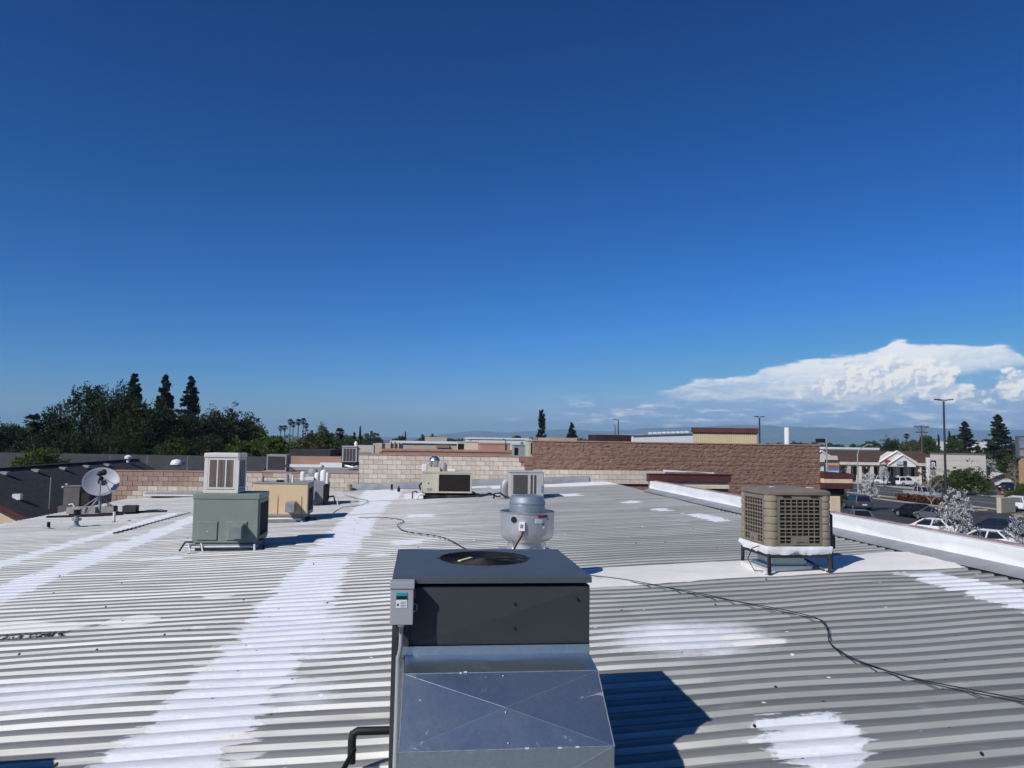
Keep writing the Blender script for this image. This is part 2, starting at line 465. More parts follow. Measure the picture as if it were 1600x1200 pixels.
m_pvc = M('white plastic pipe', (0.74, 0.73, 0.70), 0.45, var=0.06, dirt=0.2, dcol=(0.45, 0.42, 0.38))
m_concrete = M('grey concrete', (0.34, 0.32, 0.30), 0.95, var=0.15, vscale=4, bump=0.4, bscale=40)

def roof_material():
    m = bpy.data.materials.new('coated ribbed metal roof'); m.use_nodes = True
    N = NT(m.node_tree); b = N.n['Principled BSDF']
    tc = N.new('ShaderNodeTexCoord'); vec = tc.outputs['Object']
    A = lambda n: (lambda x: (setattr(x, 'attribute_name', n), x.outputs['Fac'])[1])(N.new('ShaderNodeAttribute'))
    sp = N.new('ShaderNodeSeparateXYZ'); N.l.new(vec, sp.inputs[0])
    x = sp.outputs[0]
    long = N.noise(N.mapping(vec, (0.7, 9, 9)), 1.0, 5, 0.6)         # streaks along the ribs
    cloud = N.noise(N.mapping(vec, (0.5, 0.5, 0.5)), 1.0, 5, 0.6)
    fine = N.noise(vec, 22, 5, 0.65)
    med = N.noise(N.mapping(vec, (2.2, 5.0, 5.0)), 1.0, 6, 0.65, 0.4)
    left = N.step(N.math('ADD', x, N.math('MULTIPLY', N.math('SUBTRACT', cloud, 0.5), 3.0)), 3.6, -0.6)
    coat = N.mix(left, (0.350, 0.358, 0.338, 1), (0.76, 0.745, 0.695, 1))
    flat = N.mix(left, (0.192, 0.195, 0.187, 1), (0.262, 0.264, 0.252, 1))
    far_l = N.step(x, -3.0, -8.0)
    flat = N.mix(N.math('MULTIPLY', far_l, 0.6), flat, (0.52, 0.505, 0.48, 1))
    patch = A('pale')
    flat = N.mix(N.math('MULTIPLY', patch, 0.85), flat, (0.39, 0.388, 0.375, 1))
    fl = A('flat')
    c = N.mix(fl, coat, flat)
    c = N.mix(N.math('MULTIPLY', N.step(long, 0.42, 0.75), 0.42), c, (0.19, 0.188, 0.185, 1))
    c = N.mix(1.0, c, N.math('ADD', 0.80, N.math('MULTIPLY', A('rib'), 0.30)), 'MULTIPLY')
    c = N.mix(N.math('MULTIPLY', N.step(med, 0.55, 0.8), 0.25), c, (0.55, 0.54, 0.53, 1))
    c = N.mix(N.math('MULTIPLY', N.step(cloud, 0.5, 0.75), 0.12), c, (0.36, 0.34, 0.31, 1))
    # peeled black tar
    tar = N.math('MULTIPLY', N.step(N.math('ADD', A('tar'), N.math('MULTIPLY', N.math('SUBTRACT', med, 0.5), 1.5)), 0.36, 0.46), N.step(fine, 0.42, 0.54))
    c = N.mix(tar, c, (0.012, 0.011, 0.012, 1))
    # fresh white paint: signed distance (metres) + ragged brush edge
    e1 = N.math('MULTIPLY', N.math('SUBTRACT', med, 0.5), 0.50)
    e2 = N.math('MULTIPLY', N.math('SUBTRACT', fine, 0.5), 0.06)
    ld = N.noise(N.mapping(vec, (0.7, 5.5, 5.5)), 1.0, 3, 0.6)
    e3 = N.math('MULTIPLY', N.math('SUBTRACT', ld, 0.5), 0.62)
    sd = N.math('ADD', A('paint'), N.math('ADD', e3, N.math('ADD', e1, e2)))
    pm = N.math('MULTIPLY', N.step(N.math('ADD', sd, N.math('MULTIPLY', N.math('SUBTRACT', fine, 0.5), 0.10)), -0.02, 0.05), N.step(N.math('ADD', N.math('ADD', sd, N.math('MULTIPLY', long, 0.35)), N.math('MULTIPLY', fine, 0.25)), 0.05, 0.42, 0.55, 1.0))
    soft = N.step(N.math('ADD', A('soft'), N.math('ADD', N.math('MULTIPLY', e1, 1.2), N.math('MULTIPLY', e2, 4))), -0.12, 0.40, 0.0, 0.85)
    pm = N.math('MAXIMUM', pm, soft)
    smear = N.noise(N.mapping(vec, (3.0, 9.0, 9.0)), 1.0, 5, 0.7, 1.8)
    pcol = N.mix(N.step(med, 0.4, 0.65), (0.68, 0.70, 0.735, 1), (0.75, 0.765, 0.785, 1))
    pcol = N.mix(N.step(smear, 0.55, 0.68), pcol, (0.82, 0.82, 0.82, 1))
    c = N.mix(pm, c, pcol)
    cr = N.step(N.math('ADD', A('cream'), N.math('MULTIPLY', N.math('ADD', e1, e2), 0.28)), -0.01, 0.02)
    c = N.mix(cr, c, (0.73, 0.71, 0.66, 1))
    # spatter and screw heads
    vo = N.new('ShaderNodeTexVoronoi', voronoi_dimensions='2D'); vo.inputs['Scale'].default_value = 2.6; N.l.new(vec, vo.inputs['Vector'])
    spc = N.new('ShaderNodeSeparateColor'); N.l.new(vo.outputs['Color'], spc.inputs[0])
    dots = N.math('MULTIPLY', N.step(vo.outputs['Distance'], 0.055, 0.035), N.math('GREATER_THAN', spc.outputs[0], 0.86))
    c = N.mix(dots, c, (0.78, 0.78, 0.78, 1))
    vo2 = N.new('ShaderNodeTexVoronoi', voronoi_dimensions='2D'); vo2.inputs['Scale'].default_value = 1.7; N.l.new(N.mapping(vec, (1, 1, 1), (3.3, 1.7, 0)), vo2.inputs['Vector'])
    sp2 = N.new('ShaderNodeSeparateColor'); N.l.new(vo2.outputs['Color'], sp2.inputs[0])
    dots2 = N.math('MULTIPLY', N.step(vo2.outputs['Distance'], 0.026, 0.017), N.math('GREATER_THAN', sp2.outputs[0], 0.55))
    c = N.mix(dots2, c, (0.015, 0.015, 0.015, 1))
    N.l.new(c, b.inputs['Base Color'])
    N.l.new(N.math('ADD', 0.48, N.math('MULTIPLY', med, 0.2)), b.inputs['Roughness'])
    b.inputs['Specular IOR Level'].default_value = 0.25
    bp = N.new('ShaderNodeBump'); bp.inputs['Strength'].default_value = 0.35; bp.inputs['Distance'].default_value = 0.012
    hgt = N.math('ADD', N.math('MULTIPLY', med, 0.7), N.math('ADD', N.math('MULTIPLY', fine, 0.2), N.math('MULTIPLY', pm, N.math('ADD', N.math('MULTIPLY', fine, 0.8), N.math('MULTIPLY', smear, 1.6)))))
    N.l.new(hgt, bp.inputs['Height']); N.l.new(bp.outputs[0], b.inputs['Normal'])
    return m

# ------------------------------------------------------------------ the building we stand on
U0, U1, V0, V1 = -11.95, 8.20, -4.0, 33.55
PITCH_RIB, RIB_H = 0.252, 0.032

def build_own_building():
    root = thing('metal_roofed_building', 'long low building with ribbed white and grey metal roof in the foreground', 'building', (0, 0, 0), YAW)
    # ribbed roof sheet, ribs running across; profile: flat, near slope, crown, far slope
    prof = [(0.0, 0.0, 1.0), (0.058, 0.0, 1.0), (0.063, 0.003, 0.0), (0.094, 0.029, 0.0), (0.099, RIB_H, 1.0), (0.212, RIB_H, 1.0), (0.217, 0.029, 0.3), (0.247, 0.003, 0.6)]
    nr = int((V1 - V0) / PITCH_RIB)
    vv, hh, ff = [], [], []
    for k in range(nr):
        for a, h, fl in prof:
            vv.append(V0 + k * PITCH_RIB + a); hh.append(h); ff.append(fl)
    vv = np.array(vv); hh = np.array(hh); ff = np.array(ff)
    uu = np.arange(U0, U1 + 0.05, 0.1)
    UU, VV = np.meshgrid(uu, vv)
    rng = np.random.default_rng(4)
    wob = np.repeat(rng.normal(0, 0.006, (nr, 1)), len(prof), axis=0)
    ZZ = SLOPE * UU + hh[:, None] - RIB_H * 0.5 + 0.008 * np.sin(UU * 1.3 + VV * 0.7) + 0.004 * np.sin(UU * 3.1 - VV * 2.3)
    VVw = VV + wob + 0.004 * np.sin(UU * 0.9 + VV * 3)
    verts = np.stack([UU, VVw, ZZ], -1).reshape(-1, 3)
    nu, nv = len(uu), len(vv)
    i = np.arange(nu - 1); j = np.arange(nv - 1)
    J, I = np.meshgrid(j, i, indexing='ij')
    a = (J * nu + I).ravel()
    faces = np.stack([a, a + 1, a + 1 + nu, a + nu], -1)
    def box_sd(u0, u1, v0, v1):
        return np.minimum(np.minimum(UU - u0, u1 - UU), np.minimum(VV - v0, v1 - VV))
    def ell_sd(cu, cv, ru, rv):
        q = np.sqrt(((UU - cu) / ru) ** 2 + ((VV - cv) / rv) ** 2)
        return (1 - q) * min(ru, rv)
    def band_sd(u_at, hw_at, v0, v1):           # a brushed stripe along the building
        c = np.interp(VV, *u_at); w = np.interp(VV, *hw_at)
        return np.minimum(w - np.abs(UU - c), np.minimum(VV - v0, v1 - VV))
    P = np.full(UU.shape, -0.8)
    for s in (band_sd(([3, 6, 9, 13, 33], [-1.85, -1.62, -1.50, -1.62, -1.58]), ([3, 5.5, 8, 10.5, 13, 33], [0.36, 0.44, 0.46, 0.48, 0.44, 0.48]), 2.0, 14.35),
              band_sd(([3, 33], [-1.60, -1.60]), ([3, 33], [0.46, 0.50]), 14.85, 22.3),
              band_sd(([3, 33], [-1.55, -1.50]), ([3, 33], [0.46, 0.55]), 22.75, 27.2),
              band_sd(([3, 33], [-1.5, -1.5]), ([3, 33], [0.5, 0.8]), 27.55, 33.5),
              band_sd(([8, 26], [-6.0, -6.5]), ([8, 12, 26], [0.42, 0.40, 0.30]), 6.0, 24.5),
              band_sd(([8, 30], [-7.7, -7.6]), ([8, 30], [0.22, 0.24]), 12.0, 25.5),
              band_sd(([3, 8, 10.3], [6.9, 7.05, 7.1]), ([3, 9, 10.3], [0.36, 0.40, 0.30]), 5.0, 10.35),
              band_sd(([2, 4.6, 5.6], [2.50, 2.62, 2.72]), ([2, 4.6, 5.0, 5.55], [0.22, 0.25, 0.34, 0.34]), 1.5, 5.55),
              box_sd(-0.35, 0.42, 21.0, 21.9), box_sd(-0.55, 0.12, 15.7, 16.5), box_sd(-0.95, -0.55, 14.2, 14.55),
              box_sd(6.25, 6.75, 20.1, 20.9), box_sd(6.75, 7.25, 17.2, 19.2), box_sd(6.2, 6.7, 22.8, 23.6), box_sd(4.6, 5.6, 26.2, 27.3),
              box_sd(2.9, 8.2, 31.3, 33.5), box_sd(0.9, 2.9, 32.3, 33.5), box_sd(-0.6, 0.4, 27.6, 30.3), box_sd(2.0, 2.8, 27.5, 29.0),
              box_sd(-5.2, -4.4, 15.1, 15.6), box_sd(-3.1, -2.6, 20.6, 20.9)):
        P = np.maximum(P, s)
    Cm = np.full(UU.shape, -0.8)
    for s in (ell_sd(-3.4, 9.95, 0.32, 0.30), ell_sd(-1.30, 5.82, 0.17, 0.11), ell_sd(-1.15, 5.50, 0.18, 0.10), ell_sd(-4.55, 9.80, 0.75, 0.20), ell_sd(-5.0, 10.1, 0.6, 0.16), ell_sd(-2.5, 9.42, 0.10, 0.06), ell_sd(-2.75, 11.3, 0.25, 0.13), ell_sd(3.35, 7.42, 0.30, 0.10), ell_sd(3.25, 7.70, 0.20, 0.08)):
        Cm = np.maximum(Cm, s)
    Sf = np.full(UU.shape, -0.8)
    for s in (ell_sd(-3.05, 7.2, 0.95, 0.62), ell_sd(2.75, 7.75, 0.95, 0.72), ell_sd(-1.1, 8.9, 0.55, 1.3), ell_sd(-0.95, 6.8, 0.35, 0.5)):
        Sf = np.maximum(Sf, s)
    T = np.maximum(ell_sd(-4.75, 9.55, 1.15, 0.50) / 0.34, ell_sd(-2.55, 9.35, 0.2, 0.14) / 0.14)
    T = np.clip(T, -1, 1)
    ribv = np.random.default_rng(21).random((nr, 6)); pan = np.clip(((uu - U0) / 3.6).astype(int), 0, 5)
    RB = np.repeat(ribv[:, pan], len(prof), axis=0)
    pale = np.clip((VV - 11.5) / 8.0, 0, 1)
    FL = np.repeat(ff[:, None], nu, axis=1)
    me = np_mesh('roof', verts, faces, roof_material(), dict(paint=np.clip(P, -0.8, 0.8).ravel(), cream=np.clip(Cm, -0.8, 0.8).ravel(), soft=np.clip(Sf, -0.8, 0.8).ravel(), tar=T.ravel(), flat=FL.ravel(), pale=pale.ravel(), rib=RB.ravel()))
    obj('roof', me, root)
    # flat cream membrane strip across the ribs under the brown cooler
    rs = np.random.default_rng(7)
    us = np.linspace(2.3, 8.14, 60)
    vs = []; fs = []
    for q, u in enumerate(us):
        e0 = 10.46 + 0.03 * math.sin(u * 2.1) + rs.normal(0, 0.008) + 0.012 * u; e1 = 11.96 + 0.05 * math.sin(u * 1.7 + 1) + rs.normal(0, 0.012) + 0.012 * u
        for k in range(8):
            t = k / 7
            vs.append((u, e0 + (e1 - e0) * t, SLOPE * u + 0.040 + 0.006 * math.sin(u * 4 + k * 2.1) - (0.03 if k in (0, 7) else 0)))
        if q:
            for k in range(7):
                o = (q - 1) * 8 + k
                fs.append((o, o + 8, o + 9, o + 1))
    MB().add(vs, fs).build('membrane_strip', m_cream_sheet, root, smooth=60)
    # right-hand parapet, its flashing and coping
    zr = SLOPE * U1
    MB().box(U1, U1 + 0.24, V0, 27.10, GROUND, zr + 0.37).build('parapet', m_parapet, root, bevel=0.012)
    MB().box(U1 + 0.17, U1 + 0.27, V0, 27.10, zr + 0.372, zr + 0.395).build('parapet_coping', M('faded red coping', (0.30, 0.20, 0.19), 0.6, var=0.2, vscale=3, dirt=0.5, dcol=(0.6, 0.58, 0.58), dscale=3), root)
    mb = MB()
    n = 130
    fl = []
    for q in range(n):
        v = V0 + (27.05 - V0) * q / (n - 1)
        w = 0.008 * math.sin(v * 2.3) + 0.006 * math.sin(v * 5.1)
        zb = SLOPE * 7.93 + 0.045
        fl += [(7.93 + w, v, zb - 0.012), (7.935 + w, v, zb + 0.012), (8.02, v, zb + 0.04), (8.192, v, zb + 0.095)]
    fs = []
    for q in range(n - 1):
        for k in range(3):
            o = q * 4 + k
            fs.append((o, o + 4, o + 5, o + 1))
    mb.add(fl, fs).build('edge_flashing', m_flash, root, smooth=50)
    rc = MB().box(-0.03, 0.05, -0.062, 0.062, -0.016, 0.020).mesh('rib_gap_shade', m_black)  # black boxes standing in for the dark rib gaps under the flashing
    for k in range(int((7.0 - V0) / PITCH_RIB), int((27.0 - V0) / PITCH_RIB)):
        obj('rib_gap_shade', rc, root, loc=(7.94, V0 + k * PITCH_RIB + 0.03, SLOPE * 7.94 + 0.004))
    # wrinkled white coating turned up the parapet foot
    mb = MB(); fl = []; rs = random.Random(3)
    for q in range(160):
        v = V0 + (27.05 - V0) * q / 159
        b0 = SLOPE * 8.19 + 0.10; top = 0.10 + 0.05 * math.sin(v * 1.9) + 0.03 * rs.random()
        fl += [(8.045 + 0.02 * rs.random(), v, b0 - 0.024), (8.180, v, b0 + 0.02), (8.190, v, b0 + top)]
    fs = []
    for q in range(159):
        for k in range(2):
            o = q * 3 + k
            fs.append((o, o + 3, o + 4, o + 1))
    mb.add(fl, fs).build('parapet_coating', m_parapet, root, smooth=70)
    # lap seam with dark foam closures on the left slope
    cl = MB().box(-0.05, 0.05, -0.055, 0.055, -0.02, 0.028).mesh('seam_closure', m_black)
    k0 = int((20.2 - V0) / PITCH_RIB)
    for k in range(k0, k0 + 21):
        v = V0 + k * PITCH_RIB + 0.05
        u = -7.44 + 0.3 * (k - k0) / 20
        obj('seam_closure', cl, root, loc=(u, v, SLOPE * u))
    # building body below the roof
    mb = MB()
    za, zb = SLOPE * U0 - 0.12, SLOPE * U1 - 0.12
    mb.prism([(U0 + 0.25, GROUND), (U1 - 0.01, GROUND), (U1 - 0.01, zb), (U0 + 0.25, za)], V0 + 0.1, V1 - 0.05, 'y')
    mb.build('wall', m_cream, root)
    # storefront return at the far end of the parapet: maroon fascia, tan course, cream trim, canopy shingles
    z = lambda y, px=1080, d=27.3: zat(px, y, d)
    x0, x1 = U1 - 0.01, U1 + 3.02
    MB().box(x0 - 0.02, x1 + 0.05, 27.13, 27.40, z(755), z(743.5)).build('fascia', m_maroon, root, bevel=0.01)
    MB().box(x0 - 0.03, x1 + 0.07, 27.11, 27.42, z(743.5) + 0.002, z(742.6) + 0.01).build('fascia_cap', M('dark maroon cap', (0.07, 0.02, 0.02), 0.4), root)
    c = MB().box(0.0, 0.385, 0, 0.16, 0, 0.125).mesh('block', m_tanblock2)
    for q in range(7):
        obj('block', c, root, loc=(x0 + 0.3 + q * 0.39, 27.21, z(755) - 0.135))
    MB().box(x0 + 0.1, x1, 27.27, 27.55, GROUND, z(755) - 0.001).build('return_wall', m_mortar, root)
    MB().box(x0 + 0.6, x1, 27.18, 27.26, z(765.5), z(760.5)).build('trim', M('cream trim', (0.66, 0.55, 0.36), 0.7), root)
    # canopy roof of brown shingle courses falling away outward
    for q in range(6):
        s = MB().prism([(U1 + 0.26 + 0.3 * q, -0.18 - 0.16 * q), (U1 + 0.62 + 0.3 * q, -0.38 - 0.16 * q), (U1 + 0.62 + 0.3 * q, -0.42 - 0.16 * q), (U1 + 0.26 + 0.3 * q, -0.24 - 0.16 * q)], V0, 27.05, 'y')
        s.build('shingle_course', M('brown shingle', (0.075, 0.05, 0.042), 0.9, var=0.3, vscale=4, bump=0.5), root)
    # white parapet stub of the next roof section, seen over the fascia
    p0, p1 = at(1046, 735, 31.5), at(1150, 743.5, 31.0)
    u0, u1 = float(p0 @ UD), float(p1 @ UD)
    MB().prism([(u0, z(746)), (u1 - 0.35, z(746)), (u1 - 0.35, float(p1[2]) + 0.02), (u0, float(p0[2]))], 31.2, 31.35, 'y').build('parapet_stub', m_parapet, root)
    return root
own = build_own_building()

# ------------------------------------------------------------------ block walls at the end of the roof
def block_mesh(w, h, t, mat):
    b = 0.006
    vs = [(0, 0.012, 0), (w, 0.012, 0), (w, 0.012, h), (0, 0.012, h), (b, 0, b), (w - b, 0, b), (w - b, 0, h - b), (b, 0, h - b), (0, t, 0), (w, t, 0), (w, t, h), (0, t, h)]
    fs = [(4, 5, 6, 7), (0, 1, 5, 4), (1, 2, 6, 5), (2, 3, 7, 6), (3, 0, 4, 7), (0, 8, 9, 1), (1, 9, 10, 2), (2, 10, 11, 3), (3, 11, 8, 0)]
    return MB().add(vs, fs).mesh('block', mat)

VW = 33.62
BWD, BHT = 0.40, 0.20
_bm = {}
def bmesh_of(w, mat):
    k = (round(w, 3), mat.name)
    if k not in _bm: _bm[k] = block_mesh(w - 0.011, BHT - 0.011, 0.09, mat)
    return _bm[k]

def block_wall(name, label, u0, u1, ztop, zbot, choose, cap, seed):
    root = thing(name, label, 'wall', BW(u0, VW, 0), YAW)
    rng = random.Random(seed)
    L = u1 - u0
    MB().box(0.002, L - 0.002, 0.022, 0.2, GROUND, ztop - 0.002).build('core', m_mortar, root)
    nrow = int(math.ceil((ztop - min(zbot(u0), zbot(u1))) / BHT))
    for r in range(nrow):
        z = ztop - (r + 1) * BHT
        x = -0.2 if r % 2 else 0.0
        while x < L - 0.02:
            a, b = max(0, x), min(L, x + BWD)
            if b - a > 0.08 and z + BHT > zbot(u0 + (a + b) / 2):
                obj('block', bmesh_of(b - a, choose(rng, u0 + (a + b) / 2, z, r)), root, loc=(a + 0.005, rng.uniform(-0.003, 0.003), z + 0.005))
            x += BWD
    if cap is not None:
        MB().box(-0.02, L + 0.02, -0.02, 0.22, ztop + 0.001, ztop + 0.045).build('coping', cap, root, bevel=0.006)
    return root

def ch_low(rng, u, z, r):
    if u < -9.0 and (r < 3 or u < -10.6 - 0.3 * r): return rng.choice([m_pinkblock, m_pinkblock, m_pinkblock2])
    if r == 0: return rng.choice([m_pinkblock2, m_tanblock3])
    return rng.choice([m_tanblock, m_tanblock2, m_tanblock, m_tanblock3])
def ch_tall(rng, u, z, r):
    if u > 4.5 and r < 3: return m_pinkblock
    if rng.random() < 0.015: return m_pinkblock2
    return rng.choice([m_tanblock, m_tanblock2, m_tanblock2, m_tanblock, m_tanblock3])
UA, UB, UC, UD2 = -12.6, -2.62, 4.88, 18.2
block_wall('block_wall', 'low concrete block wall, pink at its left end, behind the satellite dish', UA, UB, 0.60, lambda u: -1.2 if u < U0 else SLOPE * u - 0.1, ch_low, m_pinkcap, 1)
block_wall('block_wall', 'taller pale tan block wall at the roof end, left of the brown wall', UB + 0.01, UC, 1.40, lambda u: SLOPE * u - 0.05, ch_tall, m_pinkcap, 2)

def brown_wall():
    root = thing('split_face_wall', 'long rough brown split-face block wall beyond the end of the roof', 'wall', BW(UC + 0.01, VW, 0), YAW)
    L = UD2 - UC
    rng = np.random.default_rng(12)
    z0, z1 = 0.87, 2.10
    # rough face: a displaced sheet, rising in eight-inch courses; steps down outside the roof edge
    def face(xa, xb, za, zb, nm):
        nx, nz = int((xb - xa) / 0.05), int((zb - za) / 0.034)
        X, Zg = np.meshgrid(np.linspace(xa, xb, nx), np.linspace(za, zb, nz))
        d = rng.normal(0, 0.011, X.shape)
        k = np.ones(3) / 3
        d = d + 0.6 * np.apply_along_axis(lambda r: np.convolve(r, k, 'same'), 1, rng.normal(0, 0.014, X.shape))
        jz = np.abs(((Zg - z1) / BHT + 100.5) % 1.0 - 0.5) < 0.1
        joints = np.where(jz, 0.012, 0.0)
        Yg = -0.03 + d + joints
        vs = np.stack([X, Yg, Zg], -1).reshape(-1, 3)
        i = np.arange(nx - 1); j = np.arange(nz - 1); J, I = np.meshgrid(j, i, indexing='ij'); a = (J * nx + I).ravel()
        obj(nm, np_mesh(nm, vs, np.stack([a, a + 1, a + 1 + nx, a + nx], -1), m_brownblock), root)
    face(0.0, L, z0, z1, 'rough_face')
    face(6.0, L, GROUND + 2.8, z0, 'rough_face')
    MB().box(0, L, 0.03, 0.22, GROUND, z1).build('core', m_brownblock, root)
    MB().box(-0.02, L + 0.03, -0.06, 0.26, z1 + 0.002, z1 + 0.055).build('coping', m_pinkcap, root, bevel=0.008)
    r2 = random.Random(5)
    for r in range(3):
        z = z0 - (r + 1) * BHT
        x = -0.2 if r % 2 else 0.0
        while x < 6.0:
            a, b = max(0, x), min(6.0, x + BWD)
            if z + BHT > SLOPE * (UC + a) - 0.05 and b - a > 0.1:
                obj('block', bmesh_of(b - a, r2.choice([m_tanblock, m_tanblock2, m_tanblock])), root, loc=(a + 0.005, -0.06, z + 0.005))
            x += BWD
    # stepped brown toothing at its left end
    for q, (w, z) in enumerate(((0.62, 1.40 - 0.20), (0.36, 1.0), (0.36, 0.86))):
        MB().box(-w, 0.0, -0.045, 0.0, z, z + 0.195).build('toothed_block', m_brownblock, root)
    # storefront fascia at the street end of this wall
    zz = lambda y: zat(1305, y, 35.2)
    x0, x1 = L + 0.02, L + 1.42
    for (ya, yb, mt, nm, gr) in ((740.5, 748, m_maroon, 'fascia', .02), (748.2, 755, m_cream, 'fascia_band', 0), (755.2, 764, m_maroon, 'fascia', .02)):
        MB().box(x0, x1 + gr, -0.3 - gr, 0.6, zz(yb), zz(ya)).build(nm, mt, root, bevel=0.01)
    MB().prism([(x0, zz(740)), (x1 + 0.05, zz(740)), (x0, zz(736.5))], -0.28, 0.6, 'y').build('canopy_cap', M('brown shingle', (0.075, 0.05, 0.042)), root)
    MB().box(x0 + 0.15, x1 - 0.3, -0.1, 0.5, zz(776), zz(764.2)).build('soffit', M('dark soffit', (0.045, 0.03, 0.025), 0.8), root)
    MB().box(x0 + 0.35, x0 + 0.85, -0.2, 0.3, GROUND, zz(776) - 0.002).build('column', m_cream, root, bevel=0.02)
    return root
brown_wall()

# grey sheet-metal flashing at the wall foot
def wall_flashing(label, u0, u1, hgt, vface=VW):
    vs = []; fs = []; n = max(4, int((u1 - u0) / 0.35)); rng = random.Random(int(u0 * 7))
    for q in range(n):
        u = (u1 - u0) * q / (n - 1); zb = SLOPE * (u0 + u)
        w = rng.uniform(-0.008, 0.008)
        vs += [(u, -0.22 + w, zb + 0.02), (u, -0.06 + w, zb + 0.07), (u, -0.03 + w, zb + hgt + rng.uniform(-0.006, 0.006)), (u, -0.014, zb + hgt + 0.012)]
        if q:
            for k in range(3):
                o = (q - 1) * 4 + k; fs.append((o, o + 4, o + 5, o + 1))
    return tag(MB().add(vs, fs).build('wall_flashing', m_flash, None, smooth=50, loc=BW(u0, vface, 0), rot=(0, 0, YAW)), label, 'flashing')
wall_flashing('grey metal flashing along the foot of the tall tan block wall', UB - 0.3, 7.4, 0.28, VW - 0.07)
def left_flash():
    u0, u1 = -11.2, -8.6
    r = thing('gutter_flashing', 'white edged metal flashing at the foot of the pink block wall', 'flashing', BW(u0, VW - 0.02, 0), YAW)
    zb = lambda u: SLOPE * (u0 + u) + 0.16
    L = u1 - u0
    MB().add([(0, -0.40, zb(0) + 0.02), (L, -0.40, zb(0) + 0.02), (L, -0.02, zb(0) + 0.10), (0, -0.02, zb(0) + 0.10)], [(0, 1, 2, 3)]).build('sheet', m_flash, r)
    MB().box(0, L, -0.45, -0.39, zb(0) - 0.03, zb(0) + 0.03).build('edge', m_pvc, r)
    MB().tube([(L * 0.93, -0.40, zb(0) + 0.03), (L * 0.87, -0.3, zb(0) + 0.18)], 0.02).build('strap', m_pvc, r)
left_flash()

# ------------------------------------------------------------------ foreground rooftop air conditioner with duct
def quad_break(mb, p, q, r, s, h):
    """sheet-metal face p q r s, cross-broken: the middle stands proud by h"""
    p, q, r, s = map(Vector, (p, q, r, s))
    n = (q - p).cross(s - p).normalized()
    c = (p + q + r + s) / 4 + n * h
    mb.add([p, q, r, s, c], [(0, 1, 4), (1, 2, 4), (2, 3, 4), (3, 0, 4)])

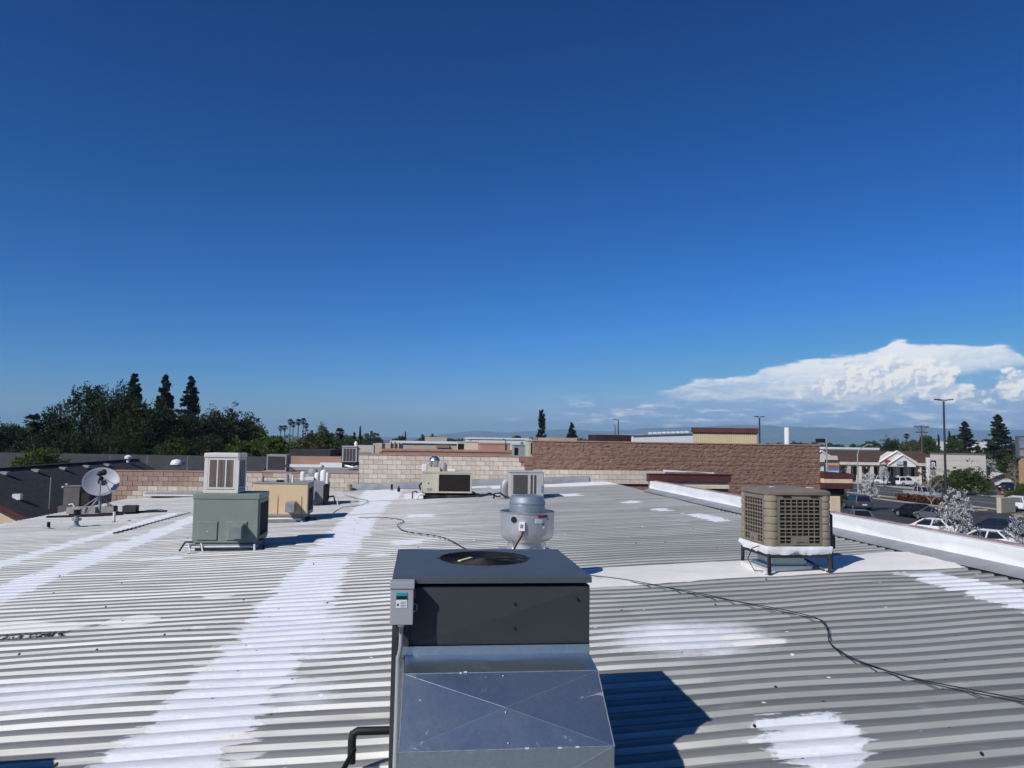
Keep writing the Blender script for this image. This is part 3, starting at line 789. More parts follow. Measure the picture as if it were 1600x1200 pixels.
def foreground_ac():
    r = thing('rooftop_air_conditioner', 'large charcoal rooftop air conditioner with galvanised duct, nearest the camera', 'air conditioner', BL(0.445, 5.19), YAW)
    W = 0.585; zt = 1.262; zb = 0.10
    mb = MB()
    # cabinet without its front skin; the front is a cross-broken panel
    mb.box(-W, W, -W + 0.012, W, zb, zt - 0.04)
    mb.build('cabinet', m_charcoal, r, bevel=0.006)
    fp = MB(); quad_break(fp, (-W + 0.10, -W + 0.004, 0.885), (W - 0.004, -W + 0.004, 0.885), (W - 0.004, -W + 0.004, zt - 0.05), (-W + 0.10, -W + 0.004, zt - 0.05), 0.020)
    fp.build('front_panel', m_charcoal, r)
    MB().box(-W - 0.001, -W + 0.098, -W - 0.004, -W + 0.011, zb + 0.005, zt - 0.045).build('corner_post', m_charcoal, r, bevel=0.003)
    # lid with round fan opening
    lid = MB(); n = 64; R = 0.305; cx, cy = 0.0, 0.10; o = W + 0.007
    inner = [(cx + R * math.cos(2 * math.pi * k / n), cy + R * math.sin(2 * math.pi * k / n)) for k in range(n)]
    outer = []
    for k in range(n):
        dx, dy = math.cos(2 * math.pi * k / n), math.sin(2 * math.pi * k / n)
        t = min((o - cx * np.sign(dx)) / abs(dx) if abs(dx) > 1e-6 else 9, (o - cy * np.sign(dy)) / abs(dy) if abs(dy) > 1e-6 else 9)
        outer.append((cx + dx * t, cy + dy * t))
    # snap nearest ray to each corner so the lid stays square
    for sx in (-1, 1):
        for sy in (-1, 1):
            k = min(range(n), key=lambda k: (outer[k][0] - sx * o) ** 2 + (outer[k][1] - sy * o) ** 2)
            outer[k] = (sx * o, sy * o)
    vs = [(x, y, zt + 0.012) for x, y in outer] + [(x, y, zt + 0.020) for x, y in inner] + [(x, y, zt - 0.022) for x, y in outer] + [(x * 1.0, y * 1.0, zt - 0.10) for x, y in inner]
    fs = []
    for k in range(n):
        k2 = (k + 1) % n
        fs += [(k, k2, n + k2, n + k), (k, 2 * n + k, 2 * n + k2, k2), (n + k, n + k2, 3 * n + k2, 3 * n + k)]
    lid.add(vs, fs).build('lid', m_lid, r, bevel=0.0)
    MB().cyl(cx, cy, zt - 0.10, zt - 0.09, R + 0.01, 48).build('fan_well', m_dark, r)
    fan = MB()
    for k in range(4):
        a = k * math.pi / 2 + 0.5
        ca, sa = math.cos(a), math.sin(a)
        P = lambda rr, w, z: (cx + rr * ca - w * sa, cy + rr * sa + w * ca, zt - 0.07 + z)
        fan.add([P(0.05, -0.04, 0.02), P(0.28, -0.11, 0.03), P(0.28, 0.10, -0.012), P(0.05, 0.04, -0.01)], [(0, 1, 2, 3)])
    fan.build('fan_blades', M('fan grey', (0.05, 0.05, 0.055), 0.5), r)
    MB().cyl(cx, cy, zt - 0.085, zt - 0.02, 0.07, 20).build('fan_motor', m_black, r)
    g = MB()
    for q in range(13):
        rr = 0.03 + (R - 0.035) * q / 12
        zz = zt + 0.022 - 0.0 * q
        g.tube([(cx + rr * math.cos(2 * math.pi * k / 40), cy + rr * math.sin(2 * math.pi * k / 40), zz) for k in range(41)], 0.0028, 5, cap=False)
    for k in range(8):
        a = 2 * math.pi * k / 8
        g.tube([(cx, cy, zt + 0.020), (cx + (R + 0.02) * math.cos(a), cy + (R + 0.02) * math.sin(a), zt + 0.020)], 0.004, 5)
    g.build('fan_guard', m_black, r)
    MB().box(-0.01, 0.012, -0.17, 0.0, 0, 0.006).build('yellow_tie', M('yellow plastic', (0.72, 0.68, 0.25), 0.5), r, loc=(-0.09, 0.07, zt + 0.026), rot=(0, 0, -0.55))
    for sx in (-1, 1):
        MB().box(-0.04, 0.04, -W - 0.02, W, -0.02, zb - 0.002).build('base_rail', m_galv, r, loc=(sx * (W - 0.06), 0, 0))
    scr = MB().lathe([(0.009, 0), (0.008, 0.004), (0.0, 0.006)], 8).mesh('screw', m_black)
    for x, z in ((0.13, 1.12), (0.13, 0.98), (-0.555, 0.93), (0.50, 1.15)):
        obj('screw', scr, r, loc=(x, -W - (0.004 if x < -0.5 else 0.010), z), rot=(math.pi / 2, 0, 0))
    # duct elbow out of the front
    d = thing('x', 'x', 'x'); bpy.data.objects.remove(d)
    x0, x1 = -0.505, 0.575
    fx0, fx1 = -0.498, 0.582
    Yf = -W - 0.004
    P = [(0.0, 0.835), (0.25, 0.80), (0.585, 0.515), (0.585, -0.02)]
    xs = [(x0, x1), (x0 - 0.004, x1), (x0 - 0.012, x1 + 0.012), (x0 - 0.012, x1 + 0.012)]
    duct = MB()
    for k in range(3):
        (ya, za), (yb, zb2) = P[k], P[k + 1]
        quad_break(duct, (xs[k + 1][0], Yf - yb, zb2), (xs[k + 1][1], Yf - yb, zb2), (xs[k][1], Yf - ya, za), (xs[k][0], Yf - ya, za), (0.006, 0.014, 0.016)[k])
    for s in (0, 1):
        pts = [(xs[k][s], Yf - P[k][0], P[k][1]) for k in range(4)] + [(xs[0][s], Yf, -0.02)]
        duct.add(pts, [tuple(range(5)) if s == 0 else tuple(range(4, -1, -1))])
    du = duct.build('duct', m_galv, r)
    MB().box(x0 - 0.028, x1 + 0.006, Yf - 0.007, Yf, 0.833, 0.882).build('duct_flange', m_galv, du, bevel=0.002)
    MB().box(x0 - 0.055, x0 - 0.006, Yf - 0.012, Yf, 0.0, 0.83).build('duct_flange', M('sealed flange', (0.42, 0.41, 0.39), 0.6, var=0.2, vscale=12, bump=0.5, bscale=40), du)
    # raised corner seams, cross-break creases and screws
    sm = M('bright seam', (0.50, 0.51, 0.53), 0.4, metal=0.8, var=0.2, vscale=20)
    for k in (1, 2):
        MB().tube([(xs[k][0] - 0.004, Yf - P[k][0] - 0.001, P[k][1]), (xs[k][1] + 0.004, Yf - P[k][0] - 0.001, P[k][1])], 0.0024, 6).build('seam', sm, du)
    for s in (0, 1):
        MB().tube([(xs[1][s], Yf - P[1][0], P[1][1]), (xs[2][s], Yf - P[2][0], P[2][1])], 0.0028, 6).build('seam', sm, du)
    for k in (1, 2):
        (ya, za), (yb, zb2) = P[k], P[k + 1]
        c4 = [Vector((xs[k + 1][0], Yf - yb, zb2)), Vector((xs[k + 1][1], Yf - yb, zb2)), Vector((xs[k][1], Yf - ya, za)), Vector((xs[k][0], Yf - ya, za))]
        nn = (c4[1] - c4[0]).cross(c4[3] - c4[0]).normalized(); cc = sum(c4, Vector()) / 4 + nn * (0.014, 0.016)[k - 1]
        for q in c4:
            MB().tube([q.lerp(cc, 0.03), q.lerp(cc, 0.5), cc], 0.0010, 5).build('crease', M('dull crease', (0.42, 0.46, 0.52), 0.5, metal=0.8), du)
    rng = random.Random(2)
    sc2 = MB().lathe([(0.0042, 0), (0.0035, 0.002), (0.0, 0.003)], 8).mesh('screw', m_galv)
    for q in range(6):
        obj('screw', sc2, du, loc=(x0 + 0.05 + q * 0.2 + rng.uniform(-.02, .02), Yf - 0.007, 0.856), rot=(math.pi / 2, 0, 0))
    for q in (0, 4, 7):
        t = (q + 0.5) / 8; y = Yf - (P[1][0] + (P[2][0] - P[1][0]) * t) - 0.004 - 0.012 * (1 - abs(2 * t - 1)); z = P[1][1] + (P[2][1] - P[1][1]) * t + 0.005 + 0.010 * (1 - abs(2 * t - 1))
        obj('screw', sc2, du, loc=(0.035 + rng.uniform(-.004, .004), y, z), rot=(math.radians(49), 0, 0), )
    gl = M('duct sealant', (0.66, 0.66, 0.64), 0.5, var=0.15)
    for q in range(5):
        x = rng.uniform(x0 + 0.1, x1 - 0.1); k = rng.choice((1, 2, 2))
        MB().box(-rng.uniform(.004, .012), rng.uniform(.004, .012), -0.003, 0.003, -0.004, 0.003).build('sealant_dab', gl, du, loc=(x, Yf - P[k][0] - 0.004, P[k][1] + rng.uniform(-.004, .006)))
    # disconnect switch on the left front corner
    bx0, bx1 = -0.597, -0.466; bz0, bz1 = 1.030, 1.262
    by0, by1 = -W - 0.118, -W - 0.012
    b = MB().box(bx0, bx1, by0, by1, bz0, bz1).build('disconnect_box', m_greybox, r, bevel=0.004)
    MB().box(bx0 - 0.004, bx1 + 0.004, by0 - 0.006, by1, bz1 - 0.030, bz1 + 0.006).build('box_lid', m_greybox, b, bevel=0.003)
    lb = MB().box(-0.098 + 0.0, -0.036, 0, 0.001, 0.095, 0.182).build('warning_label', M('label white', (0.75, 0.76, 0.78), 0.4, var=0.02), b, loc=(bx0 + 0.131, by0 - 0.0025, bz0))
    MB().box(bx0 + 0.033, bx0 + 0.095, by0 - 0.004, by0 - 0.003, bz0 + 0.163, bz0 + 0.182).build('label_header', M('label teal', (0.02, 0.30, 0.36), 0.4, var=0.02), b)
    MB().box(bx0 + 0.033, bx0 + 0.095, by0 - 0.004, by0 - 0.003, bz0 + 0.143, bz0 + 0.1625).build('label_band', m_black, b)
    for q in range(4):
        MB().box(bx0 + 0.058, bx0 + 0.090 - 0.006 * (q % 2), by0 - 0.0042, by0 - 0.0036, bz0 + 0.128 - q * 0.009, bz0 + 0.131 - q * 0.009).build('label_line', M('print grey', (0.2, 0.2, 0.22), 0.5), b)
    MB().box(bx0 + 0.038, bx0 + 0.048, by0 - 0.0042, by0 - 0.0036, bz0 + 0.108, bz0 + 0.120).build('label_mark', m_black, b)
    MB().box(bx1, bx1 + 0.012, by0 + 0.03, by0 + 0.06, bz1 - 0.09, bz1 - 0.04).build('switch_handle', M('red plastic', (0.45, 0.03, 0.03), 0.4), b, bevel=0.003)
    MB().tube([(bx1, by0 + 0.05, bz0 + 0.11), (bx1 + 0.02, by0 + 0.05, bz0 + 0.10), (bx1 + 0.022, by0 + 0.05, bz0 + 0.075), (bx1, by0 + 0.05, bz0 + 0.06)], 0.004, 6).build('hasp', m_greybox, b)
    MB().cyl(-0.532, -W - 0.055, bz0 - 0.022, bz0 - 0.001, 0.019, 14).build('conduit_fitting', m_galv, r, smooth=40)
    MB().tube([(-0.532, -W - 0.055, bz0 - 0.01), (-0.532, -W - 0.055, 0.90), (-0.536, -W - 0.05, 0.87), (-0.545, -W - 0.034, 0.82), (-0.550, -W - 0.03, 0.12)], 0.0125, 12).build('conduit', m_greybox, r, smooth=40)
    # insulated suction line and drain out of the left side
    MB().tube([(-W, -0.10, 0.235), (-0.80, -0.10, 0.235), (-0.826, -0.10, 0.22), (-0.832, -0.10, 0.18), (-0.832, -0.10, 0.04)], 0.026, 12).build('insulated_pipe', m_black, r, smooth=50)
    MB().tube([(-0.815, -0.12, 0.13), (-0.86, -0.30, 0.09), (-0.95, -0.62, 0.055), (-1.0, -0.80, 0.05)], 0.016, 10).build('drain_hose', m_black, r, smooth=50)
    MB().tube([(-W - 0.03, -0.50, 0.14), (-W - 0.03, -0.53, 0.05), (-W - 0.06, -0.58, 0.045), (-W + 0.06, -0.60, 0.05)], 0.014, 8).build('power_whip', m_steelblack, r, smooth=50)
foreground_ac()

# ------------------------------------------------------------------ upblast exhaust fan
def exhaust_fan():
    r = thing('exhaust_fan', 'spun aluminium mushroom exhaust fan standing behind the charcoal unit', 'exhaust fan', BL(1.53, 11.0), YAW)
    T = 1.27
    MB().box(-0.33, 0.33, -0.33, 0.33, -0.03, 0.44).build('curb', m_flash, r, bevel=0.01)
    MB().box(-0.37, 0.37, -0.37, 0.37, 0.442, 0.475).build('curb_cap', m_alu, r, bevel=0.008)
    MB().lathe([(0.285, 0.476), (0.280, 0.50), (0.272, 0.60), (0.285, 0.645)], 48).build('neck', m_alu, r, smooth=40)
    MB().lathe([(0.272, 0.62), (0.315, 0.635), (0.355, 0.668), (0.378, 0.715), (0.384, 0.76), (0.386, 1.015), (0.395, 1.022), (0.399, 1.034), (0.390, 1.040), (0.378, 1.030), (0.372, 0.98), (0.30, 0.95)], 64).build('bowl', m_alu, r, smooth=35)
    MB().lathe([(0.255, 0.94), (0.256, 1.14), (0.262, 1.146), (0.262, 1.165), (0.254, 1.172), (0.243, T - 0.035), (0.225, T - 0.018), (0.10, T), (0.0, T + 0.004)], 56).build('motor_cap', galvanised('blued aluminium', (0.38, 0.42, 0.46), 0.45, 0.7), r, smooth=35)
    f = lambda a, rr=0.390: (rr * math.sin(a), -rr * math.cos(a))
    def plate(name, mat, a, w, z0, z1, t, parent):
        x, y = f(a)
        return MB().box(-w / 2, w / 2, -t, 0.02, z0, z1).build(name, mat, parent, loc=(x, y, 0), rot=(0, 0, a), bevel=min(0.004, t * 0.4))
    s = plate('junction_box', m_pvc, -0.30, 0.085, 0.80, 0.915, 0.05, r)
    MB().box(-0.02, 0.02, -0.052, -0.0505, 0.84, 0.89).build('box_label', M('print grey', (0.2, 0.2, 0.22), 0.5), s)
    plate('name_plate', M('dark red plate', (0.20, 0.02, 0.05), 0.4), 0.46, 0.15, 0.975, 1.008, 0.004, r)
    pl = plate('rating_plate', M('pale plate', (0.55, 0.58, 0.68), 0.4), 0.30, 0.10, 0.90, 0.955, 0.003, r)
    a = -0.62; x, y = f(a)
    MB().tube([(x, y, 0.945), (x * 1.03, y * 1.03, 0.945)], 0.042, 20).build('knock_out', m_black, r)
    for a, z, w in ((0.50, 0.875, 0.02), (0.52, 0.83, 0.03), (0.70, 0.945, 0.016)):
        plate('hole_plug', m_black if w < 0.03 else m_pvc, a, w, z, z + 0.018, 0.004, r)
    MB().lathe([(0.006, -0.004), (0.02, 0.0), (0.0, 0.004)], 8, 0.2, -0.17).build('cap_clip', m_black, r, loc=(0.0, -0.0, 1.13))
    # light hand-swiped ring on the bowl and its power cable
    MB().tube([(f(-0.30)[0], f(-0.30)[1] - 0.03, 0.80), (f(-0.33)[0], f(-0.33)[1] - 0.04, 0.74), (-0.22, -0.42, 0.58), (-0.27, -0.40, 0.46), (-0.31, -0.38, 0.30), (-0.33, -0.36, 0.05)], 0.013, 8).build('power_cable', M('dark red black cable', (0.05, 0.012, 0.014), 0.5), r, smooth=50)
    MB().lathe([(0.016, 0), (0.022, 0.03), (0.016, 0.05)], 10, f(-0.30)[0], f(-0.30)[1] - 0.03).build('cable_gland', M('red plastic', (0.45, 0.03, 0.03), 0.4), r, loc=(0, 0, 0.765))
    for q in range(4):
        a = math.pi / 4 + q * math.pi / 2
        MB().tube([(0.30 * math.cos(a), 0.30 * math.sin(a), 0.476), (0.33 * math.cos(a), 0.33 * math.sin(a), 0.66)], 0.012, 6).build('bracket', m_galv, r)
exhaust_fan()

# ------------------------------------------------------------------ brown evaporative cooler
def louvre_face(w, h, cols, rows, plate_cols, t=0.02, gap=0.011):
    """coordinates of a grille of cols x rows openings with a plate left solid in the bottom middle"""
    fr = 0.03
    xs = [0, fr]; cw = (w - 2 * fr) / cols
    for c in range(cols): xs += [fr + c * cw + gap / 2 + 1e-4, fr + (c + 1) * cw - gap / 2]
    xs += [w - fr, w]
    zs = [0, 0.03]; rh = (h - 0.07) / rows; gz = 0.022
    for c in range(rows): zs += [0.03 + c * rh + gz / 2, 0.03 + (c + 1) * rh - gz / 2]
    zs += [h - 0.04, h]
    def hole(i, j):
        if i < 2 or j < 2 or i >= len(xs) - 3 or j >= len(zs) - 3: return False
        if i % 2 or j % 2: return False
        c = (i - 2) // 2; rr = (j - 2) // 2
        if rr == 0 and c in plate_cols: return False
        return True
    return xs, zs, hole

def brown_cooler():
    r = thing('evaporative_cooler', 'brown plastic evaporative cooler on black legs with white wrapped tray, right side', 'evaporative cooler', BL(5.42, 11.06, 0.03), YAW)
    W = 0.485; z0, z1 = 0.38, 1.14
    brown = M('brown cooler plastic', (0.20, 0.165, 0.128), 0.5, var=0.10, vscale=4, dirt=0.15, dcol=(0.24, 0.22, 0.19), dscale=3)
    olive = M('bleached brown plastic', (0.26, 0.22, 0.157), 0.5, var=0.12, vscale=6, dirt=0.2, dcol=(0.3, 0.28, 0.22), dscale=4)
    MB().box(-0.338, 0.338, -W + 0.022, W - 0.022, z0, z1 - 0.03).box(-W + 0.022, W - 0.022, -0.338, 0.338, z0 + 0.001, z1 - 0.031).build('wet_pads', m_dark, r)
    # ribbed corner posts
    prof = []
    nseg = 7; seg = (z1 - z0 - 0.02) / nseg
    for q in range(nseg):
        zz = z0 + q * seg
        prof += [(0.092, zz + 0.004), (0.104, zz + 0.014), (0.106, zz + seg * 0.5), (0.104, zz + seg - 0.012), (0.092, zz + seg - 0.003)]
    post = MB().lathe(prof, 20).mesh('corner_post', olive, smooth=30)
    for sx in (-1, 1):
        for sy in (-1, 1):
            obj('corner_post', post, r, loc=(sx * (W - 0.095), sy * (W - 0.095), 0))
    # four grilles
    w = 2 * W - 0.30; h = z1 - z0 - 0.05
    xs, zs, hole = louvre_face(w, h, 7, 6, (2, 3, 4))
    g = lattice(xs, zs, hole, 0.012)
    gm = g.mesh('grille', brown)
    slat = MB()
    for q in range(4):
        a = q * math.pi / 2
        o = obj('grille', gm, r, loc=(math.cos(a) * -w / 2 - math.sin(a) * -(W - 0.002), math.sin(a) * -w / 2 + math.cos(a) * -(W - 0.002), z0 + 0.01), rot=(0, 0, a))
        if q in (0, 3):
            if q == 0:
                sm = MB().box(0.05, w - 0.05, 0.0125, 0.0185, -0.005, 0.005).mesh('slat', olive)
            rh = (h - 0.07) / 6
            for k in range(6):
                obj('slat', sm, o, loc=(0, 0, 0.03 + (k + 0.5) * rh))
            MB().prism([(w * 0.335, 0.012), (w * 0.665, 0.012), (w * 0.61, 0.118), (w * 0.39, 0.118)], -0.012, -0.0005, 'y').build('logo_plate', brown, o, bevel=0.003)
            MB().tube([(w * 0.42, -0.014, 0.055), (w * 0.47, -0.014, 0.048), (w * 0.51, -0.014, 0.066), (w * 0.545, -0.014, 0.052), (w * 0.585, -0.014, 0.060)], 0.005, 6).build('logo_script', m_steelblack, o)
    # lid: a low pyramid with rounded edge
    lid = MB()
    prof2 = [(W + 0.004, z1 - 0.035), (W + 0.018, z1 - 0.02), (W + 0.018, z1 + 0.02), (W - 0.02, z1 + 0.045), (0.18, z1 + 0.075), (0.0, z1 + 0.075)]
    vs = []; fs = []
    def ring(o, z):
        c = min(0.10, o * 0.3)
        pts = []
        for (sx, sy) in ((1, 1), (-1, 1), (-1, -1), (1, -1)):
            pts += [(sx * o, sy * (o - c)), (sx * (o - c * 0.3), sy * (o - c * 0.3)), (sx * (o - c), sy * o)] if sx * sy > 0 else [(sx * (o - c), sy * o), (sx * (o - c * 0.3), sy * (o - c * 0.3)), (sx * o, sy * (o - c))]
        return [(x, y, z) for x, y in pts]
    for o, z in prof2[:-1]: vs += ring(o, z)
    for i in range(len(prof2) - 2):
        for k in range(12): fs.append((i * 12 + k, i * 12 + (k + 1) % 12, (i + 1) * 12 + (k + 1) % 12, (i + 1) * 12 + k))
    fs.append(tuple((len(prof2) - 2) * 12 + k for k in range(12)))
    lid.add(vs, fs).build('lid', brown, r, smooth=25)
    for (x, y, m) in ((-0.22, -0.10, m_pvc), (-0.16, -0.14, m_black), (0.30, -0.20, m_pvc)):
        MB().box(-0.05, 0.05, -0.025, 0.025, 0, 0.012).build('lid_clip', m, r, loc=(x, y, z1 + 0.062), rot=(0, 0, 0.2))
    for x in (-0.2, 0.22):
        MB().box(x - 0.06, x + 0.06, -W - 0.016, -W + 0.01, z1 - 0.052, z1 - 0.034).build('latch', m_black, r)
    # tray wrapped in white membrane: lumpy skirt
    rng = random.Random(8); vs = []; fs = []; n = 72
    for q in range(n):
        a = 2 * math.pi * q / n
        dx, dy = math.cos(a), math.sin(a); k = 1 / max(abs(dx), abs(dy))
        for j, (o, z) in enumerate(((W - 0.04, z0 + 0.012), (W + 0.004, z0 + 0.004), (W + 0.012, z0 - 0.04), (W - 0.005, z0 - 0.105), (W - 0.09, z0 - 0.12))):
            jit = rng.uniform(-0.014, 0.014) if j in (2, 3) else 0
            dz = rng.uniform(-0.016, 0.012) if j >= 3 else 0
            vs.append((dx * k * (o + jit), dy * k * (o + jit), z + dz))
        for j in range(4):
            q2 = (q + 1) % n
            fs.append((q * 5 + j, q2 * 5 + j, q2 * 5 + j + 1, q * 5 + j + 1))
    MB().add(vs, [f[::-1] for f in fs]).build('wrapped_tray', m_parapet, r, smooth=50)
    # angle iron stand
    for sx in (-1, 1):
        for sy in (-1, 1):
            x, y = sx * (W - 0.03), sy * (W - 0.03)
            MB().box(x - 0.02, x + 0.02, y - 0.02, y + 0.02, -0.01, z0 - 0.05).build('leg', m_steelblack, r)
        MB().box(sx * (W - 0.03) - 0.018, sx * (W - 0.03) + 0.018, -W + 0.05, W - 0.05, z0 - 0.15, z0 - 0.115).build('stand_rail', m_steelblack, r)
        MB().box(sx * (W - 0.03) - 0.05, sx * (W - 0.03) + 0.05, -W + 0.06, W - 0.06, -0.01, 0.05).build('foot_beam', m_pvc, r)
    MB().box(-W + 0.05, W - 0.05, -W + 0.012, -W + 0.048, z0 - 0.155, z0 - 0.12).build('stand_rail', m_steelblack, r)
    MB().box(-W + 0.05, W - 0.05, W - 0.048, W - 0.012, z0 - 0.155, z0 - 0.12).build('stand_rail', m_steelblack, r)
    MB().tube([(W - 0.05, -W + 0.05, 0.02), (0.05, -0.02, 0.28)], 0.014, 6).build('brace', m_steelblack, r)
    # galvanised duct down through the roof
    dz = z0 - 0.10
    MB().box(-0.29, 0.24, -0.20, 0.30, -0.02, dz).build('duct', m_galv, r)
    MB().box(-0.36, 0.30, -0.26, 0.36, -0.02, 0.085).build('duct_base', m_galv, r, bevel=0.01)
    # electrical pole and whip at the right rear
    MB().tube([(W + 0.10, -0.28, -0.02), (W + 0.10, -0.28, 0.82)], 0.02, 8).build('conduit', m_steelblack, r)
    MB().box(W + 0.06, W + 0.14, -0.32, -0.24, 0.33, 0.52).build('switch_box', m_steelblack, r, bevel=0.006)
    MB().box(W + 0.15, W + 0.24, -0.12, 0.02, 0.30, 0.52).build('switch_box', m_greybox, r, bevel=0.012)
    MB().tube([(W + 0.10, -0.28, 0.82), (W + 0.06, -0.2, 0.86), (W + 0.02, -0.1, 0.74)], 0.012, 6).build('whip', m_black, r)
    MB().tube([(-W, -0.2, 0.36), (-W - 0.12, -0.22, 0.33), (-W - 0.20, -0.25, 0.18), (-W - 0.12, -0.30, 0.02), (-W + 0.05, -0.42, 0.03)], 0.007, 6).build('water_line', m_black, r)
brown_cooler()

# ------------------------------------------------------------------ generic package units along the left and far end
def hood(parent, x, y, z, w, d, h, mat):
    p = MB()
    p.prism([(y, z + h), (y - d * 0.25, z + h), (y - d, z + h * 0.86), (y - d, z), (y - d + 0.02, z), (y - d + 0.02, z + h * 0.80), (y - 0.01, z + h * 0.9)], x - w / 2, x + w / 2, 'x')
    o = p.build('hood', mat, parent)
    for s in (-1, 1):
        MB().prism([(y, z + h), (y - d * 0.25, z + h), (y - d, z + h * 0.86), (y - d, z), (y, z)], x + s * w / 2 - 0.006, x + s * w / 2 + 0.006, 'x').build('hood_cheek', mat, o)
    MB().box(x - w / 2 + 0.01, x + w / 2 - 0.01, y - 0.02, y - 0.004, z, z + h * 0.85).build('hood_opening', m_dark, o)
    return o

def green_unit():
    r = thing('package_unit', 'green-grey rooftop package unit carrying a white evaporative cooler', 'package unit', BL(-3.81, 16.45), YAW)
    green = M('green grey enamel', (0.225, 0.265, 0.215), 0.5, var=0.08, vscale=1.2, dirt=0.12, dcol=(0.30, 0.32, 0.28), dscale=2.2, streak=0.10)
    W, D = 0.625, 0.50; zb, zt = 0.17, 1.12
    MB().box(-W, W, -D, D, zb, zt).build('cabinet', green, r, bevel=0.012)
    MB().box(-W - 0.012, W + 0.012, -D - 0.012, D + 0.012, zt - 0.09, zt + 0.012).build('lid', green, r, bevel=0.008)
    chalk = M('chalky green enamel', (0.26, 0.30, 0.245), 0.6, var=0.12, vscale=8, dirt=0.4, dcol=(0.42, 0.44, 0.38), dscale=5)
    for x in (-0.34, 0.22):
        p = MB().box(x - 0.19, x + 0.19, -D - 0.022, -D - 0.001, zb + 0.06, zb + 0.40).build('access_panel', green, r, bevel=0.006)
        MB().box(x - 0.195, x + 0.195, -D - 0.024, -D - 0.003, zb + 0.401, zb + 0.425).build('panel_lip', chalk, p)
        MB().box(x + 0.0, x + 0.02, -D - 0.028, -D - 0.021, zb + 0.22, zb + 0.24).build('panel_screw', m_pvc, p)
    hood(r, 0.26, -D - 0.02, zb + 0.12, 0.21, 0.27, 0.26, M('grey green hood', (0.20, 0.24, 0.23), 0.5))
    MB().box(W + 0.001, W + 0.012, -D + 0.10, D - 0.08, zb + 0.12, zt - 0.17).build('coil', m_dark, r)
    xs = [-D + 0.04, -D + 0.10, D - 0.08, D - 0.04]; zs = [zb + 0.05, zb + 0.12, zt - 0.17, zt - 0.11]
    lattice(xs, zs, lambda i, j: i == 1 and j == 1, 0.016, 'yz', W + 0.001).build('coil_frame', green, r)
    # curb, base rails, pipes
    MB().box(-W + 0.05, W - 0.05, -D + 0.06, D - 0.05, -0.06, zb - 0.002).build('curb', m_flash, r)
    MB().box(-W - 0.03, W + 0.02, -D - 0.05, -D + 0.03, zb - 0.075, zb - 0.02).build('base_rail', m_flash, r)
    MB().tube([(-W - 0.10, -D - 0.08, 0.10), (W - 0.1, -D - 0.09, 0.115), (W - 0.02, -D - 0.09, 0.11)], 0.018, 8).build('drain_pipe', m_pvc, r)
    for x in (-W + 0.0, -W + 0.24):
        MB().tube([(x - 0.03, -D - 0.10, 0.18), (x, -D - 0.12, 0.07), (x + 0.02, -D - 0.15, 0.0), (x - 0.06, -D - 0.2, -0.02)], 0.018, 8).build('pipe_foot', m_pvc, r)
    MB().tube([(-W + 0.02, -D - 0.02, zb + 0.02), (-W - 0.10, -D - 0.06, zb + 0.03), (-W - 0.20, -D - 0.10, 0.02)], 0.018, 8).build('cable', m_black, r)
    MB().tube([(-W + 0.02, -D - 0.02, zb - 0.02), (-W + 0.1, -D - 0.06, 0.12), (-W + 0.25, -D - 0.10, 0.10), (-W + 0.30, -D - 0.12, 0.0)], 0.014, 8).build('cable', m_black, r)
    MB().tube([(W + 0.0, -D + 0.15, zb + 0.04), (W + 0.10, -D + 0.10, zb + 0.08), (W + 0.12, -D + 0.05, 0.03)], 0.022, 8).build('cable', m_black, r)
    MB().tube([(W - 0.03, -D - 0.10, 0.16), (W - 0.01, -D - 0.14, -0.02)], 0.022, 8).build('pipe_foot', m_pvc, r)
    MB().box(-W - 0.1, W + 0.05, -D - 0.16, -D - 0.12, -0.03, 0.03).build('curb_flashing', M('stained coating', (0.5, 0.48, 0.45), 0.7, var=0.2, vscale=4, dirt=0.5, dcol=(0.25, 0.23, 0.2)), r)
    # cooler on top
    c = thing('evaporative_cooler', 'cream white evaporative cooler mounted on top of the green-grey unit', 'evaporative cooler', BL(-3.80, 16.45, zt + 0.014), YAW)
    W2 = 0.335; cx = -0.155; h = 0.80
    beige = M('cream cooler enamel', (0.70, 0.66, 0.60), 0.5, var=0.05, vscale=2, dirt=0.15, dcol=(0.40, 0.36, 0.31), dscale=2.5)
    pad = M('aspen pad', (0.27, 0.225, 0.185), 0.95, var=0.4, vscale=40, bump=0.8, bscale=90)
    MB().box(cx - W2 + 0.03, cx + W2 - 0.03, -W2 + 0.03 - 0.05, W2 - 0.03 - 0.05, 0.03, h - 0.05).build('pads', pad, c)
    MB().box(cx - W2, cx + W2, -W2 - 0.05, W2 - 0.05, 0.0, 0.07).build('sump', beige, c, bevel=0.01)
    MB().box(cx - W2 - 0.012, cx + W2 + 0.012, -W2 - 0.062, W2 - 0.038, h - 0.09, h).build('lid', beige, c, bevel=0.018)
    for sx in (-1, 1):
        for sy in (-1, 1):
            MB().box(-0.035, 0.035, -0.035, 0.035, 0.071, h - 0.091).build('corner_post', beige, c, loc=(cx + sx * (W2 - 0.036), sy * (W2 - 0.036) - 0.05, 0))
    def pad_frame(rot):
        L = 2 * W2 - 0.15; xs = [0, 0.03]
        cw = (L - 0.06 - 0.05) / 3
        for q in range(3): xs += [0.03 + q * (cw + 0.025) + 1e-4 * q, 0.03 + q * (cw + 0.025) + cw]
        xs = sorted(set([round(v, 5) for v in xs + [L - 0.03 + 0.0004, L]]))
        zs = [0.085, 0.12, h - 0.135, h - 0.10]
        return lattice(xs, zs, lambda i, j: j == 1 and i in (1, 3, 5), 0.022)
